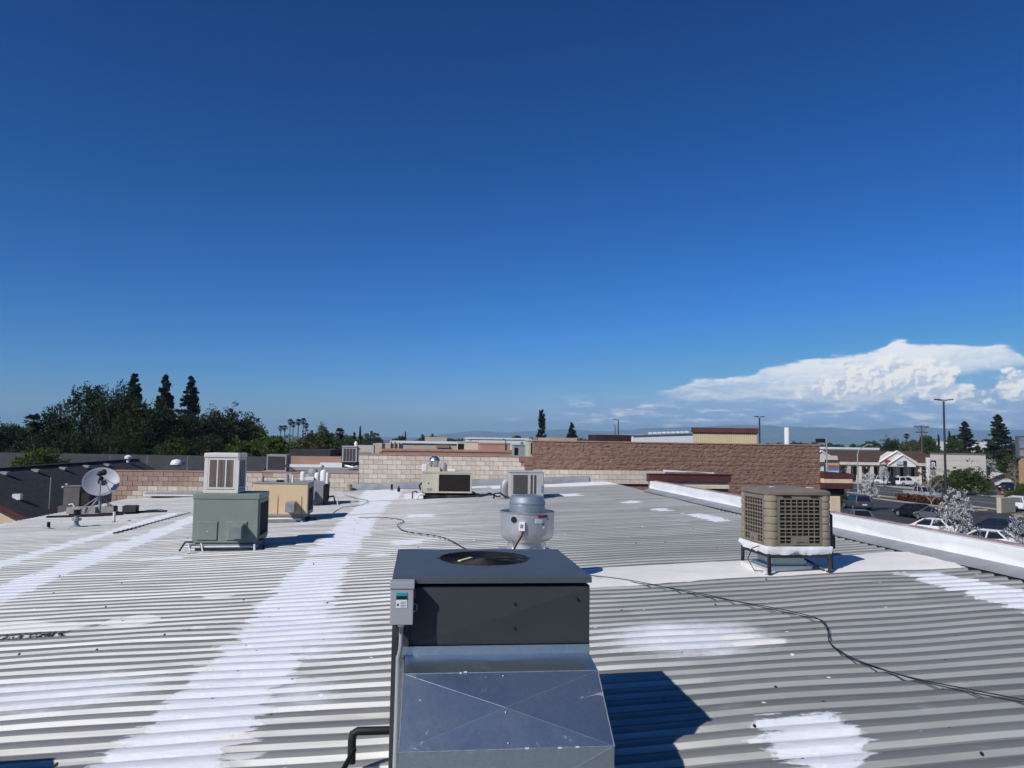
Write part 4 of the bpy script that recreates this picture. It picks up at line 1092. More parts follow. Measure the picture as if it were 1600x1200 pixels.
    for q in (0, 1, 3):
        a = q * math.pi / 2; L = 2 * W2 - 0.15
        pf = pad_frame(0).build('pad_frame', beige, c, loc=(cx + math.cos(a) * -L / 2 + math.sin(a) * (W2 - 0.004), -0.05 + math.sin(a) * -L / 2 - math.cos(a) * (W2 - 0.004), 0), rot=(0, 0, a))
        nl = 26
        lou = MB().prism([(0.0, 0.0), (0.016, 0.012), (0.016, 0.014), (0.0, 0.002)], 0.03, L - 0.03, 'x').mesh('louvre', pad)
        for k in range(nl):
            obj('louvre', lou, pf, loc=(0, 0.002, 0.125 + (h - 0.27) * k / nl))
    MB().box(cx + W2 - 0.02, cx + W2 + 0.025, -W2 - 0.075, -W2 + 0.02, h - 0.13, h + 0.012).build('lid_clip', m_flash, c)
green_unit()

def tan_unit():
    r = thing('package_unit', 'peach tan rooftop package unit directly behind the green-grey one', 'package unit', BL(-3.70, 21.85), YAW)
    tan = M('peach tan enamel', (0.72, 0.53, 0.325), 0.6, var=0.06, vscale=1.5, dirt=0.28, dcol=(0.42, 0.32, 0.22), dscale=1.6, streak=0.12)
    grey = M('weathered grey enamel', (0.30, 0.295, 0.29), 0.6, var=0.1, dirt=0.25)
    W, D = 0.71, 0.54; zb, zt = 0.20, 1.02
    MB().box(-W, W, -D, D, zb, zt).build('cabinet', tan, r, bevel=0.012)
    MB().box(-W - 0.02, W + 0.02, -D - 0.015, D + 0.02, zt + 0.001, zt + 0.03).build('lid', grey, r, bevel=0.006)
    MB().box(W + 0.001, W + 0.012, -D, D, zb, zt).build('side_panel', grey, r)
    MB().box(W + 0.0125, W + 0.02, -D + 0.12, D - 0.1, zb + 0.1, zt - 0.12).build('coil', m_dark, r)
    for x in (-0.06, 0.56):
        MB().box(x - 0.008, x + 0.008, -D - 0.008, -D - 0.001, zb + 0.02, zb + 0.50).build('panel_seam', M('tan shadow seam', (0.22, 0.15, 0.10), 0.7), r)
    MB().box(-W, W, -D - 0.012, -D - 0.001, zb - 0.045, zb + 0.02).build('base_rail', grey, r)
    hood(r, 0.30, -D - 0.01, zb + 0.10, 0.22, 0.30, 0.27, grey)
    MB().box(-W + 0.06, W - 0.06, -D + 0.06, D - 0.06, -0.06, zb - 0.046).build('curb', m_flash, r)
    MB().tube([(-W + 0.2, -D - 0.05, 0.0), (-W + 0.4, -D - 0.08, 0.10), (0.2, -D - 0.08, 0.11), (W - 0.15, -D - 0.08, 0.10), (W - 0.1, -D - 0.1, 0.0)], 0.03, 8).build('drain_pipe', m_pvc, r, smooth=50)
    MB().tube([(W - 0.05, -D + 0.1, 0.10), (W + 0.12, -D + 0.05, 0.12), (W + 0.2, -D + 0.12, 0.10), (W + 0.18, -D + 0.2, 0.0)], 0.035, 8).build('cable', m_black, r, smooth=50)
    for (x, y, h, rr, m) in ((-0.55, -0.2, 0.16, 0.045, grey), (-0.10, -0.1, 0.05, 0.10, m_black), (0.12, -0.3, 0.22, 0.045, grey), (0.26, -0.25, 0.20, 0.03, m_pvc)):
        MB().cyl(x, y, zt + 0.03, zt + 0.03 + h, rr, 14).build('vent_stub', m, r, smooth=40)
tan_unit()

def grey_unit():
    r = thing('package_unit', 'grey rooftop package unit topped with white water canisters', 'package unit', BL(-3.62, 26.85), YAW)
    g = M('mid grey enamel', (0.27, 0.275, 0.28), 0.55, var=0.08, dirt=0.15, dcol=(0.32, 0.31, 0.3))
    W, D = 0.50, 0.55; zb, zt = 0.10, 0.84
    MB().box(-W - 0.45, W, -D, D, zb, zt).build('cabinet', g, r, bevel=0.015)
    MB().box(W + 0.001, W + 0.015, -D + 0.06, D - 0.06, zb + 0.08, zt - 0.08).build('coil', m_dark, r)
    hood(r, 0.06, -D - 0.005, zb + 0.14, 0.25, 0.30, 0.27, M('weathered grey enamel', (0.30, 0.295, 0.29)))
    MB().box(-W - 0.3, W - 0.1, -D + 0.08, D - 0.08, -0.05, zb - 0.002).build('curb', m_flash, r)
    for (x, y, rr, h) in ((-0.28, -0.3, 0.085, 0.30), (0.40, -0.34, 0.11, 0.36), (0.16, -0.1, 0.09, 0.26)):
        MB().lathe([(rr, zt), (rr, zt + h * 0.75), (rr * 0.85, zt + h * 0.9), (rr * 0.4, zt + h), (0, zt + h)], 20, x, y).build('canister', m_pvc, r, smooth=50)
    MB().box(-0.22, 0.08, -0.36, -0.1, zt + 0.001, zt + 0.11).build('pump_box', m_pvc, r, bevel=0.01)
    MB().lathe([(0.13, zt), (0.15, zt + 0.2), (0.17, zt + 0.28), (0.12, zt + 0.36), (0, zt + 0.40)], 20, 0.0, 0.05).build('motor', M('weathered grey enamel', (0.3, 0.295, 0.29)), r, smooth=50)
    MB().lathe([(0.02, zt), (0.05, zt + 0.35), (0.08, zt + 0.42), (0, zt + 0.52)], 12, 0.30, 0.1).build('valve', m_galv, r, smooth=50)
    MB().box(W - 0.06, W + 0.10, -D - 0.06, -D + 0.06, 0.0, zt - 0.12).build('corner_pipe_box', m_dark, r)
    MB().tube([(W + 0.05, -D, 0.75), (W + 0.06, -D - 0.01, 1.12)], 0.055, 10).build('riser', m_pvc, r, smooth=50)
    MB().tube([(W, -D + 0.05, 0.30), (W + 0.28, -D - 0.02, 0.34), (W + 0.32, -D - 0.02, 0.2), (W + 0.30, -D - 0.02, 0.0)], 0.03, 8).build('pipe', m_black, r, smooth=50)
    MB().tube([(W + 0.42, -D, 0.0), (W + 0.40, -D, 0.30), (W + 0.3, -D, 0.36)], 0.022, 8).build('pipe', m_pvc, r, smooth=50)
grey_unit()

def beige_unit():
    r = thing('package_unit', 'beige rooftop package unit with wide dark coil, centred before the tan wall', 'package unit', BL(0.94, 27.8), YAW)
    be = M('beige enamel', (0.58, 0.53, 0.41), 0.55, var=0.07, dirt=0.15, dcol=(0.3, 0.27, 0.2), streak=0.1)
    W, D = 0.87, 0.60; zb, zt = 0.20, 0.90
    MB().box(-W, W, -D, D, zb, zt).build('cabinet', be, r, bevel=0.015)
    MB().box(-W - 0.02, W + 0.02, -D - 0.02, D + 0.02, zt + 0.001, zt + 0.04).build('lid', be, r, bevel=0.008)
    MB().box(-W + 0.58, W - 0.06, -D - 0.004, -D + 0.0, zb + 0.06, zt - 0.05).build('coil', M('dark brown coil', (0.016, 0.012, 0.010), 0.6, var=0.3, vscale=10), r)
    lattice([-W + 0.53, -W + 0.58, W - 0.06, W - 0.01], [zb + 0.01, zb + 0.06, zt - 0.05, zt - 0.01], lambda i, j: i == 1 and j == 1, 0.02, 'xz', -D - 0.021).build('coil_frame', be, r)
    MB().box(-W + 0.20, -W + 0.24, -D - 0.008, -D - 0.001, zb + 0.32, zb + 0.36).build('knock_out', m_black, r)
    MB().box(-W + 0.18, -W + 0.36, -D - 0.008, -D - 0.001, zb + 0.08, zb + 0.18).build('rating_plate', M('dull plate', (0.33, 0.30, 0.24), 0.5), r)
    for y in (-D + 0.08, D - 0.08):
        MB().box(-W + 0.05, W + 0.35, y - 0.05, y + 0.05, -0.02, 0.13).build('sleeper', m_steelblack, r)
    for x in (-W + 0.1, 0, W - 0.1):
        MB().box(x - 0.03, x + 0.03, -D + 0.05, D - 0.05, 0.131, zb - 0.001).build('stand_rail', m_steelblack, r)
    MB().tube([(-W, -D + 0.1, 0.55), (-W - 0.10, -D, 0.45), (-W - 0.05, -D - 0.05, 0.3)], 0.03, 8).build('cable', m_black, r, smooth=50)
    MB().tube([(-W + 0.1, -D, 0.15), (-W - 0.10, -D - 0.1, 0.14), (-W - 0.18, -D - 0.12, 0.02)], 0.03, 8).build('drain_pipe', m_pvc, r, smooth=50)
    MB().tube([(-W - 0.32, -D, 0.0), (-W - 0.32, -D, 0.24), (-W - 0.2, -D, 0.26), (-W - 0.16, -D, 0.2)], 0.025, 8).build('gas_pipe', M('rusty pipe', (0.12, 0.05, 0.035), 0.8), r, smooth=50)
    MB().box(-W + 0.05, -W + 0.62, -0.3, 0.25, zt + 0.041, zt + 0.18).build('top_box', be, r, bevel=0.01)
    MB().box(-W - 0.02, -W + 0.16, -0.32, 0.0, zt + 0.041, zt + 0.29).build('top_canister', m_pvc, r, bevel=0.03)
    MB().lathe([(0.14, zt + 0.18), (0.15, zt + 0.38), (0.20, zt + 0.42), (0.16, zt + 0.52), (0.05, zt + 0.58), (0, zt + 0.58)], 20, -W + 0.42, -0.05).build('motor', m_galv, r, smooth=50)
    MB().lathe([(0.11, zt + 0.04), (0.12, zt + 0.24), (0.07, zt + 0.34), (0.0, zt + 0.36)], 16, -W + 0.75, -0.1).build('tank', M('weathered grey enamel', (0.3, 0.295, 0.29)), r, smooth=50)
    MB().box(0.02, 0.30, -0.3, -0.05, zt + 0.041, zt + 0.13).build('top_cover', m_pvc, r, bevel=0.02)
    MB().tube([(W + 0.02, -D + 0.1, 0.25), (W + 0.3, -D, 0.12), (W + 0.5, -D - 0.05, 0.16), (W + 0.62, -D, 0.22), (W + 0.9, -D - 0.1, 0.10), (W + 1.3, -D, 0.12)], 0.03, 8).build('cable', m_black, r, smooth=50)
beige_unit()

def square_unit():
    r = thing('condensing_unit', 'light grey upright unit with galvanised elbow, just behind the exhaust fan', 'air conditioner', BL(3.55, 26.2), YAW)
    g = M('pale grey enamel', (0.45, 0.435, 0.42), 0.55, var=0.06, dirt=0.15, dcol=(0.26, 0.25, 0.24))
    W, D = 0.58, 0.5; zb, zt = 0.06, 0.93
    MB().box(-W, W, -D, D, zb, zt - 0.04).build('cabinet', g, r, bevel=0.03)
    MB().box(-W - 0.015, W + 0.015, -D - 0.015, D + 0.015, zt - 0.04, zt).build('lid', g, r, bevel=0.008)
    MB().box(-W + 0.12, -W + 0.60, -D - 0.012, -D - 0.001, zb + 0.12, zt - 0.12).build('dark_panel', M('dark grey panel', (0.075, 0.07, 0.067), 0.6, var=0.1), r)
    for x in (-W + 0.74, -W + 0.86):
        MB().box(x - 0.035, x + 0.035, -D - 0.010, -D - 0.001, zb + 0.12, zt - 0.12).build('vent_slot', M('dark grey panel', (0.075, 0.07, 0.067)), r)
    MB().box(W - 0.09, W + 0.006, -D - 0.006, -D + 0.05, zb + 0.16, zb + 0.40).build('side_box', m_galv, r)
    MB().box(-W + 0.05, W - 0.05, -D + 0.05, D - 0.05, -0.06, zb - 0.001).build('curb', m_flash, r)
    el = MB()
    el.tube([(-W + 0.05, 0.1, 0.56), (-W - 0.04, 0.1, 0.56), (-W - 0.11, 0.08, 0.48), (-W - 0.12, 0.08, 0.34), (-W - 0.12, 0.08, 0.0)], 0.13, 16)
    el.build('elbow_duct', M('dull galvanised', (0.34, 0.345, 0.35), 0.55, metal=0.4, var=0.15, vscale=5), r, smooth=30)
    MB().tube([(-W - 0.5, -0.3, 0.0), (-W - 0.5, -0.3, 0.16), (-W - 0.3, -0.35, 0.2), (-W - 0.1, -0.4, 0.05)], 0.03, 8).build('cable', m_black, r, smooth=50)
square_unit()

def offframe_unit():
    r = thing('package_unit', 'plain grey rooftop unit out of frame, shadow in lower left corner', 'package unit', BL(-4.05, 4.42), YAW)
    g = M('mid grey enamel', (0.20, 0.205, 0.21))
    MB().box(-0.75, 0.75, -0.55, 0.55, 0.12, 1.0).build('cabinet', g, r, bevel=0.012)
    MB().box(-0.77, 0.77, -0.57, 0.57, 1.001, 1.03).build('lid', g, r, bevel=0.006)
    MB().box(-0.68, 0.68, -0.48, 0.48, -0.06, 0.119).build('curb', m_flash, r)
offframe_unit()

# ------------------------------------------------------------------ satellite dish and its neighbours
def satellite_dish():
    u, v = roofuv(155, 805)
    r = thing('satellite_dish', 'pale grey satellite dish on a tripod mount at the left roof edge', 'satellite dish', BL(u, v), YAW)
    grey = M('dish grey', (0.36, 0.375, 0.40), 0.5, var=0.05, dirt=0.1, dcol=(0.35, 0.34, 0.33), spec=0.4)
    R = 0.52
    prof = [(0.001, 0.0)]
    for q in range(1, 13):
        rr = R * q / 12; prof.append((rr, 0.16 * (rr / R) ** 2))
    prof += [(R + 0.012, 0.162), (R + 0.012, 0.150), (R * 0.98, 0.135)] + [(R * q / 8, 0.16 * (q / 8) ** 2 - 0.03) for q in range(7, 0, -1)] + [(0.001, -0.03)]
    tilt = math.radians(56); yawd = math.radians(17)
    zc = 0.98
    dish = MB().lathe(prof, 56).build('reflector', grey, r, smooth=40, loc=(0.0, 0.02, zc), rot=(tilt, 0, yawd))
    dish.scale = (1.0, 0.97, 1.0)
    Rm = dish.rotation_euler.to_matrix()
    fp = Rm @ Vector((0.02, 0.06, 0.52)) + Vector((0, 0.02, zc))
    foot = Rm @ Vector((0.0, -0.52, 0.14)) + Vector((0, 0.02, zc))
    MB().tube([(0, -0.02, 0.52), foot, fp], 0.022, 8).build('feed_arm', m_flash, r)
    MB().tube([Rm @ Vector((0.52, -0.19, 0.15)) + Vector((0, 0.02, zc)), fp - Vector((0, 0, 0.10))], 0.012, 6).build('stay_rod', m_flash, r)
    MB().tube([Rm @ Vector((0.33, -0.43, 0.15)) + Vector((0, 0.02, zc)), fp - Vector((0, 0, 0.08))], 0.012, 6).build('stay_rod', m_flash, r)
    for k, (dx, dz, s) in enumerate(((-0.05, 0.0, 0.075), (0.07, 0.05, 0.085), (0.0, -0.15, 0.065))):
        MB().lathe([(s * 0.5, -0.10), (s, -0.06), (s, 0.05), (s * 0.7, 0.09), (0, 0.10)], 14).build('feed_horn', m_black, r, loc=fp + Vector((dx, 0, dz)), rot=(1.2, 0, 0.3 * k), smooth=40)
    MB().tube([(0, 0.02, 0.0), (0, 0.02, zc - 0.15)], 0.045, 12).build('mast', m_flash, r, smooth=40)
    MB().box(-0.10, 0.10, 0.0, 0.22, zc - 0.22, zc + 0.12).build('mount_bracket', m_steelblack, r)
    for (x, y) in ((-0.62, -0.30), (-0.22, -0.42), (0.26, 0.40), (0.60, -0.05), (-0.55, 0.45)):
        MB().tube([(0, 0.02, 0.62), (x, y, 0.10)], 0.018, 8).build('tripod_leg', m_flash, r)
    MB().box(-0.75, 0.75, -0.38, -0.32, 0.02, 0.07).build('base_channel', m_steelblack, r)
    MB().box(-0.75, 0.75, 0.40, 0.46, 0.02, 0.07).build('base_channel', m_steelblack, r)
    def rel(px, py, dep):
        q = at(px, py, dep); return float(q @ UD), float(q @ VD)
    labs = ['grey ballast block left of the satellite dish mast', 'grey ballast block under the satellite dish mast', 'grey ballast block right of the dish mast', 'dark ballast block farthest right by the dish']
    for k, (dx, w) in enumerate(((-0.75, 0.42), (-0.28, 0.40), (0.30, 0.36), (0.95, 0.40))):
        b = thing('ballast_block', labs[k], 'concrete block', BL(u + dx, v + 0.12 - 0.05 * k, 0.075), YAW + 0.05 * (k - 1), 'concrete ballast blocks round the dish mount')
        MB().box(-w / 2, w / 2, -0.2, 0.2, 0, 0.20).build('block_body', m_concrete if k < 3 else M('dark concrete', (0.06, 0.055, 0.05), 0.9), b, bevel=0.01)
    wood = M('dark weathered timber', (0.035, 0.018, 0.014), 0.85, var=0.3, vscale=6, stretch=(0.4, 6, 6))
    tag(MB().box(-1.05, 1.15, -0.05, 0.05, 0.02, 0.075).build('timber_beam', wood, None, loc=BL(u - 0.30, v - 0.42), rot=(0, -SLOPE, YAW + 0.03)), 'dark timber beam lying in front of the satellite dish', 'beam')
    tag(MB().box(-0.85, 0.85, -0.05, 0.05, 0.02, 0.07).build('timber_beam', wood, None, loc=BL(u + 1.15, v + 0.10), rot=(0, -SLOPE, YAW + 0.05)), 'dark timber beam right of the satellite dish blocks', 'beam')
satellite_dish()

def roof_pipe(px, py, d, parts, label, name='vent_pipe'):
    u, v = roofuv(px, py)
    r = thing(name, label, 'pipe', BL(u, v), YAW)
    for nm, z0, z1, rr, m in parts:
        MB().cyl(0, 0, z0, z1, rr, 14).build(nm, m, r, smooth=40)
    MB().lathe([(rr * 2.0, 0.018), (rr * 1.3, 0.03), (rr * 1.05, 0.06)], 16).build('boot', m_flash, r, smooth=50)
roof_pipe(75.5, 827, 22.4, [('pipe', 0, 0.19, 0.042, m_black)], 'short black vent pipe near the left roof edge')
roof_pipe(119, 824, 22.9, [('pipe', 0, 0.32, 0.06, m_flash), ('collar', 0.18, 0.24, 0.12, m_flash), ('cap', 0.33, 0.47, 0.085, m_black)], 'grey vent pipe with black cap in front of the dish')
roof_pipe(178, 816, 24.2, [('pipe', 0, 0.30, 0.036, m_pvc), ('cap', 0.301, 0.47, 0.032, m_black)], 'white vent pipe with dark top right of the dish')
roof_pipe(612, 767, 31.5, [('pipe', 0, 0.28, 0.045, m_black)], 'thin black vent pipe before the tan wall')
roof_pipe(623, 769, 30.7, [('pipe', 0, 0.16, 0.06, m_black), ('cap', 0.161, 0.24, 0.03, m_black)], 'squat black vent pipe right of the thin one by the tan wall')
roof_pipe(545, 768, 31.2, [('pipe', 0, 0.3, 0.14, M('tan cap', (0.4, 0.35, 0.27), 0.7))], 'stubby tan vent at the foot of the block wall', 'vent_stub')

def ladder():
    p0, p1 = at(187, 788, 33.0), at(204, 756, 33.3)
    r = thing('ladder', 'dark ladder top leaning above the left roof edge by the pink wall', 'ladder', (0, 0, 0))
    a, b = Vector(p0), Vector(p1); a2 = a + (a - b) * 2.0
    off = Vector((0.32, -0.22, 0.0))
    for s in (0, 1):
        MB().tube([a2 + off * s, b + off * s], 0.035, 6).build('rail', m_steelblack, r)
    for k in range(11):
        q = a2.lerp(b, 0.05 + k * 0.088)
        MB().tube([q, q + off], 0.02, 6).build('rung', M('dull aluminium', (0.35, 0.34, 0.34), 0.5), r)
ladder()

def box_on_edge():
    p = at(118, 786, 31.8); u, v = float(p @ UD), float(p @ VD)
    r = thing('equipment_cabinet', 'grey brown equipment cabinet beyond the roof edge left of the dish', 'cabinet', (p[0], p[1], float(p[2]) - 0.1), YAW)
    g = M('grey brown cabinet', (0.13, 0.115, 0.115), 0.7, var=0.1)
    MB().box(-0.36, 0.26, -0.3, 0.35, 0.0, 0.78).build('body', g, r, bevel=0.015)
    MB().box(0.262, 0.62, -0.25, 0.35, 0.0, 0.55).build('side_body', M('dark cabinet', (0.03, 0.022, 0.022), 0.7), r)
    MB().box(-0.38, 0.28, -0.32, 0.37, 0.781, 0.81).build('lid', M('grey brown lid', (0.2, 0.18, 0.18), 0.6), r)
    for (x, z) in ((-0.30, 0.83), (-0.44, 0.72)):
        MB().lathe([(0.03, z), (0.055, z + 0.04), (0.0, z + 0.09)], 10, x, -0.2).build('knob', m_pvc, r, smooth=60)
    MB().tube([(-0.1, -0.38, 0.06), (0.05, -0.40, 0.10), (0.14, -0.42, -0.02), (0.30, -0.45, -0.16)], 0.028, 8).build('pipe', m_pvc, r)
    MB().box(-0.5, 0.7, -0.4, 0.45, -4.0, -0.001).build('support', M('grey brown cabinet', (0.13, 0.115, 0.115)), r)
box_on_edge()

# ------------------------------------------------------------------ loose cables on the roof
def cable(label, pts, rr, lift=0.042, twist=True):
    r = thing('roof_cable', label, 'cable', (0, 0, 0))
    base = []
    for px, py in pts:
        d = ray(px, py); du = float(d @ UD); t = H / (SLOPE * du - d[2]); p = CAM + t * d
        base.append(Vector(p))
    dense = []
    for i in range(len(base) - 1):
        n = max(4, int((base[i + 1] - base[i]).length / 0.12))
        p0 = base[max(i - 1, 0)]; p1 = base[i]; p2 = base[i + 1]; p3 = base[min(i + 2, len(base) - 1)]
        for k in range(n):
            t = k / n
            q = 0.5 * ((2 * p1) + (p2 - p0) * t + (2 * p0 - 5 * p1 + 4 * p2 - p3) * t * t + (3 * p1 - p0 - 3 * p2 + p3) * t ** 3)
            dense.append(q)
    dense.append(base[-1])
    rng = random.Random(len(pts))
    for s in range(2 if twist else 1):
        ph = s * math.pi
        out = [q + Vector((0.007 * math.cos(i * 0.31 + ph) + 0.010 * math.sin(i * 0.11 + 2 * s), 0.006 * math.sin(i * 0.27 + ph), lift + 0.010 * math.sin(i * 0.31 + ph))) for i, q in enumerate(dense)]
        MB().tube(out, rr, 6).build('cable_strand', m_black, r, smooth=60)
cable('black twisted cable trailing across the grey roof at right', [(918, 903), (1000, 915), (1080, 931), (1180, 951), (1255, 967), (1285, 976), (1295, 993), (1297, 1010), (1316, 1027), (1350, 1044), (1430, 1069), (1510, 1087), (1625, 1109)], 0.0046)
cable('thin dark cable winding behind the charcoal unit at left centre', [(560, 811), (600, 812), (624, 814), (630, 817), (620, 824), (632, 832), (672, 839), (705, 848), (728, 862), (735, 868)], 0.009, 0.045, False)
cable('thin grey cable crossing the roof near the tan wall', [(538, 776), (556, 780), (575, 785), (560, 792), (535, 796), (520, 803)], 0.009, 0.045, False)

# ------------------------------------------------------------------ ground, streets, hills
def sheet(name, quad, z, mat, kind='structure'):
    o = MB().add([(x, y, z) for x, y in quad], [(0, 1, 2, 3)]).build(name, mat)
    return struct(o, kind)
m_asphalt = M('parking asphalt', (0.046, 0.047, 0.050), 0.9, var=0.2, vscale=0.25, dirt=0.25, dcol=(0.075, 0.073, 0.07), dscale=0.12, bump=0.2, bscale=30)
m_road = M('road asphalt', (0.075, 0.073, 0.072), 0.9, var=0.15, vscale=0.2, dirt=0.2, dcol=(0.10, 0.10, 0.098), dscale=0.1)
m_kerb = M('kerb concrete', (0.36, 0.33, 0.29), 0.9, var=0.12, vscale=1.0)
m_line = M('road paint', (0.55, 0.52, 0.44), 0.8, var=0.15, vscale=2)
sheet('ground', [(-11000, -11000), (11000, -11000), (11000, 11000), (-11000, 11000)], GROUND, M('dry valley soil', (0.10, 0.095, 0.06), 0.95, var=0.4, vscale=0.004))
R0, R1 = np.array([63.6, 99.6]), np.array([58.3, 132.0])
rd = (R1 - R0) / np.linalg.norm(R1 - R0); rn = np.array([rd[1], -rd[0]])     # along the street, and to its right
def onroad(s, t): return tuple(R0 + rd * s + rn * t)
def strip(name, t0, t1, s0, s1, z, mat):
    return sheet(name, [onroad(s0, t0), onroad(s0, t1), onroad(s1, t1), onroad(s1, t0)], z, mat)
sheet('parking_lot', [BW(8.6, -30, 0)[:2], onroad(-120, -11.2), onroad(46, -11.2), BW(8.6, 140, 0)[:2]], GROUND + 0.004, m_asphalt)
strip('road', -8.0, 10.0, -160, 160, GROUND + 0.008, m_road)
strip('road_line', -0.15, 0.15, -160, 160, GROUND + 0.014, m_line)
strip('road_line', -7.3, -7.1, -160, 160, GROUND + 0.014, m_line)
strip('road_line', 4.6, 4.8, -160, 160, GROUND + 0.014, m_line)
strip('sidewalk', 10.3, 13.0, -160, 160, GROUND + 0.13, m_kerb)
def kerb(name, label, pts, w=0.35, h=0.14):
    mb = MB()
    n = len(pts); vs = []
    for k in range(n):
        a = np.array(pts[max(k - 1, 0)]); b = np.array(pts[min(k + 1, n - 1)]); d = (b - a) / np.linalg.norm(b - a); m = np.array([-d[1], d[0]]) * w / 2
        p = np.array(pts[k])
        for q, z in ((p - m, 0), (p - m, h), (p + m, h), (p + m, 0)): vs.append((q[0], q[1], GROUND + z))
    fs = []
    for k in range(n - 1):
        for j in range(3): fs.append((k * 4 + j, k * 4 + j + 1, (k + 1) * 4 + j + 1, (k + 1) * 4 + j))
    fs += [(0, 1, 2, 3), tuple((n - 1) * 4 + j for j in (3, 2, 1, 0))]
    return struct(mb.add(vs, fs).build(name, m_kerb))
kerb('kerb', '', [onroad(-160, 10.15), onroad(160, 10.15)])
kerb('kerb', '', [onroad(-160, -8.1), onroad(-14.5, -8.1)])
kerb('kerb', '', [onroad(-9.0, -8.1), onroad(160, -8.1)])
kerb('kerb', '', [onroad(-40, -12.6), onroad(-16, -12.6), onroad(-14.5, -12.0), onroad(-14.2, -10.5)])
kerb('kerb', '', [onroad(-9.0, -10.5), onroad(-8.6, -12.0), onroad(-6, -12.6), onroad(34, -12.6)])

def hedge(label, s0, s1, t, w, h, seed):
    rng = np.random.default_rng(seed)
    n = int((s1 - s0) * 260)
    s = rng.uniform(s0, s1, n); tt = rng.uniform(-w / 2, w / 2, n); z = rng.uniform(0.05, 1, n) ** 0.7 * h * (0.85 + 0.15 * np.sin(s * 2.1))
    # push leaves to the shell
    c = np.stack([R0[0] + rd[0] * s + rn[0] * (t + tt), R0[1] + rd[1] * s + rn[1] * (t + tt), GROUND + 0.1 + z], -1)
    v, f, ti = leaf_quads(rng, c, 0.12, 0.22)
    o = thing('hedge', label, 'hedge', (0, 0, 0))
    obj('foliage', np_mesh('foliage', v, f, leafmat('rust hedge leaf', (0.115, 0.038, 0.020)), dict(tint=ti)), o)
    a = onroad(s0 + 0.1, t - w * 0.4); 
    core = MB()
    q = [onroad(s0 + 0.15, t - w * 0.38), onroad(s0 + 0.15, t + w * 0.38), onroad(s1 - 0.15, t + w * 0.38), onroad(s1 - 0.15, t - w * 0.38)]
    core.add([(x, y, GROUND) for x, y in q] + [(x, y, GROUND + h * 0.85) for x, y in q], [(0, 1, 2, 3), (4, 7, 6, 5), (0, 4, 5, 1), (1, 5, 6, 2), (2, 6, 7, 3), (3, 7, 4, 0)])
    core.build('twigs', M('hedge twigs', (0.03, 0.012, 0.008), 0.9), o)

def leaf_quads(rng, c, s0, s1, up=0.0, aspect=1.6):
    n = len(c)
    a = rng.normal(size=(n, 3)); a[:, 2] *= (1 - up); a /= np.linalg.norm(a, axis=1, keepdims=True)
    b = rng.normal(size=(n, 3)); b -= a * np.sum(a * b, 1, keepdims=True); b /= np.linalg.norm(b, axis=1, keepdims=True)
    s = rng.uniform(s0, s1, (n, 1))
    a = a * s * aspect / 2; b = b * s / 2
    v = np.stack([c - a - b * 0.5, c + a * 0.1 - b, c + a + b * 0.3, c - a * 0.2 + b], 1).reshape(-1, 3)
    f = np.arange(4 * n).reshape(-1, 4)
    t = np.repeat(np.where(rng.random(n) < 0.18, rng.uniform(0.2, 0.8, n), 0.0), 4)
    return v, f, t

hedge('rust red clipped hedge on the island behind the black sedan', -1.5, 6.5, -10.2, 1.5, 0.85, 1)
hedge('rust red clipped hedge beside the white crossover on the road', -33.0, -15.2, -10.2, 1.6, 0.85, 2)
tag(MB().box(-0.25, 0.25, -1.6, 1.6, 0, 1.7).build('sign_wall', M('tan monument', (0.45, 0.41, 0.30), 0.9, var=0.1), None, bevel=0.05, loc=(*onroad(-11.6, -10.3), GROUND), rot=(0, 0, math.atan2(rd[1], rd[0]) + 0.4)), 'tan monument wall between the two rust red hedges', 'monument')

def mountains():
    n = 320
    px = np.linspace(-700, 2300, n)
    pk = np.interp(px, [-700, 300, 560, 640, 700, 745, 790, 830, 870, 930, 1000, 1080, 1150, 1200, 1280, 1350, 1450, 1550, 1700, 2300],
                   [684, 684, 687, 683, 678, 672.5, 677, 675, 671, 675, 670, 667, 664, 665, 668, 672, 669, 673, 670, 676])
    rng = np.random.default_rng(5)
    jit = np.convolve(rng.normal(0, 1.0, n + 8), np.ones(5) / 5, 'same')[4:-4] + np.convolve(rng.normal(0, 3.0, n + 40), np.ones(21) / 21, 'same')[20:-20]
    vs = []; rows = 9
    for i in range(n):
        D = 9200.0
        top = at(px[i], pk[i] + jit[i] + (px[i] - 800) * 0.0, D)
        h = max(30.0, float(top[2]) - GROUND)
        for k in range(rows):
            t = k / (rows - 1)
            d = D - 2200 * (1 - t) - 160 * math.sin(i * 0.7 + k * 1.9) * (0 < k < rows - 1)
            q = ray(px[i], 700)
            vs.append((q[0] * d, d, GROUND - 0.5 + h * t ** 1.5 * (1 + 0.10 * math.sin(i * 1.3 + k * 2.3) * (k < rows - 1))))
    fs = []
    for i in range(n - 1):
        for k in range(rows - 1):
            o = i * rows + k; fs.append((o, o + rows, o + rows + 1, o + 1))
    m = MB().add(vs, fs).build('mountains', M('mountain scrub', (0.10, 0.10, 0.085), 0.95, var=0.3, vscale=0.003), None, smooth=80)
    struct(m)
mountains()

# ------------------------------------------------------------------ neighbouring roofs beyond the block walls
def place(px0, px1, yt, yb, d, py=None):
    """centre, width and heights of something seen between those pixel limits at distance d"""
    pm = (px0 + px1) / 2
    c = at(pm, (yt + yb) / 2, d)
    return (float(c[0]), float(c[1])), (px1 - px0) / F * d, zat(pm, yb, d), zat(pm, yt, d)

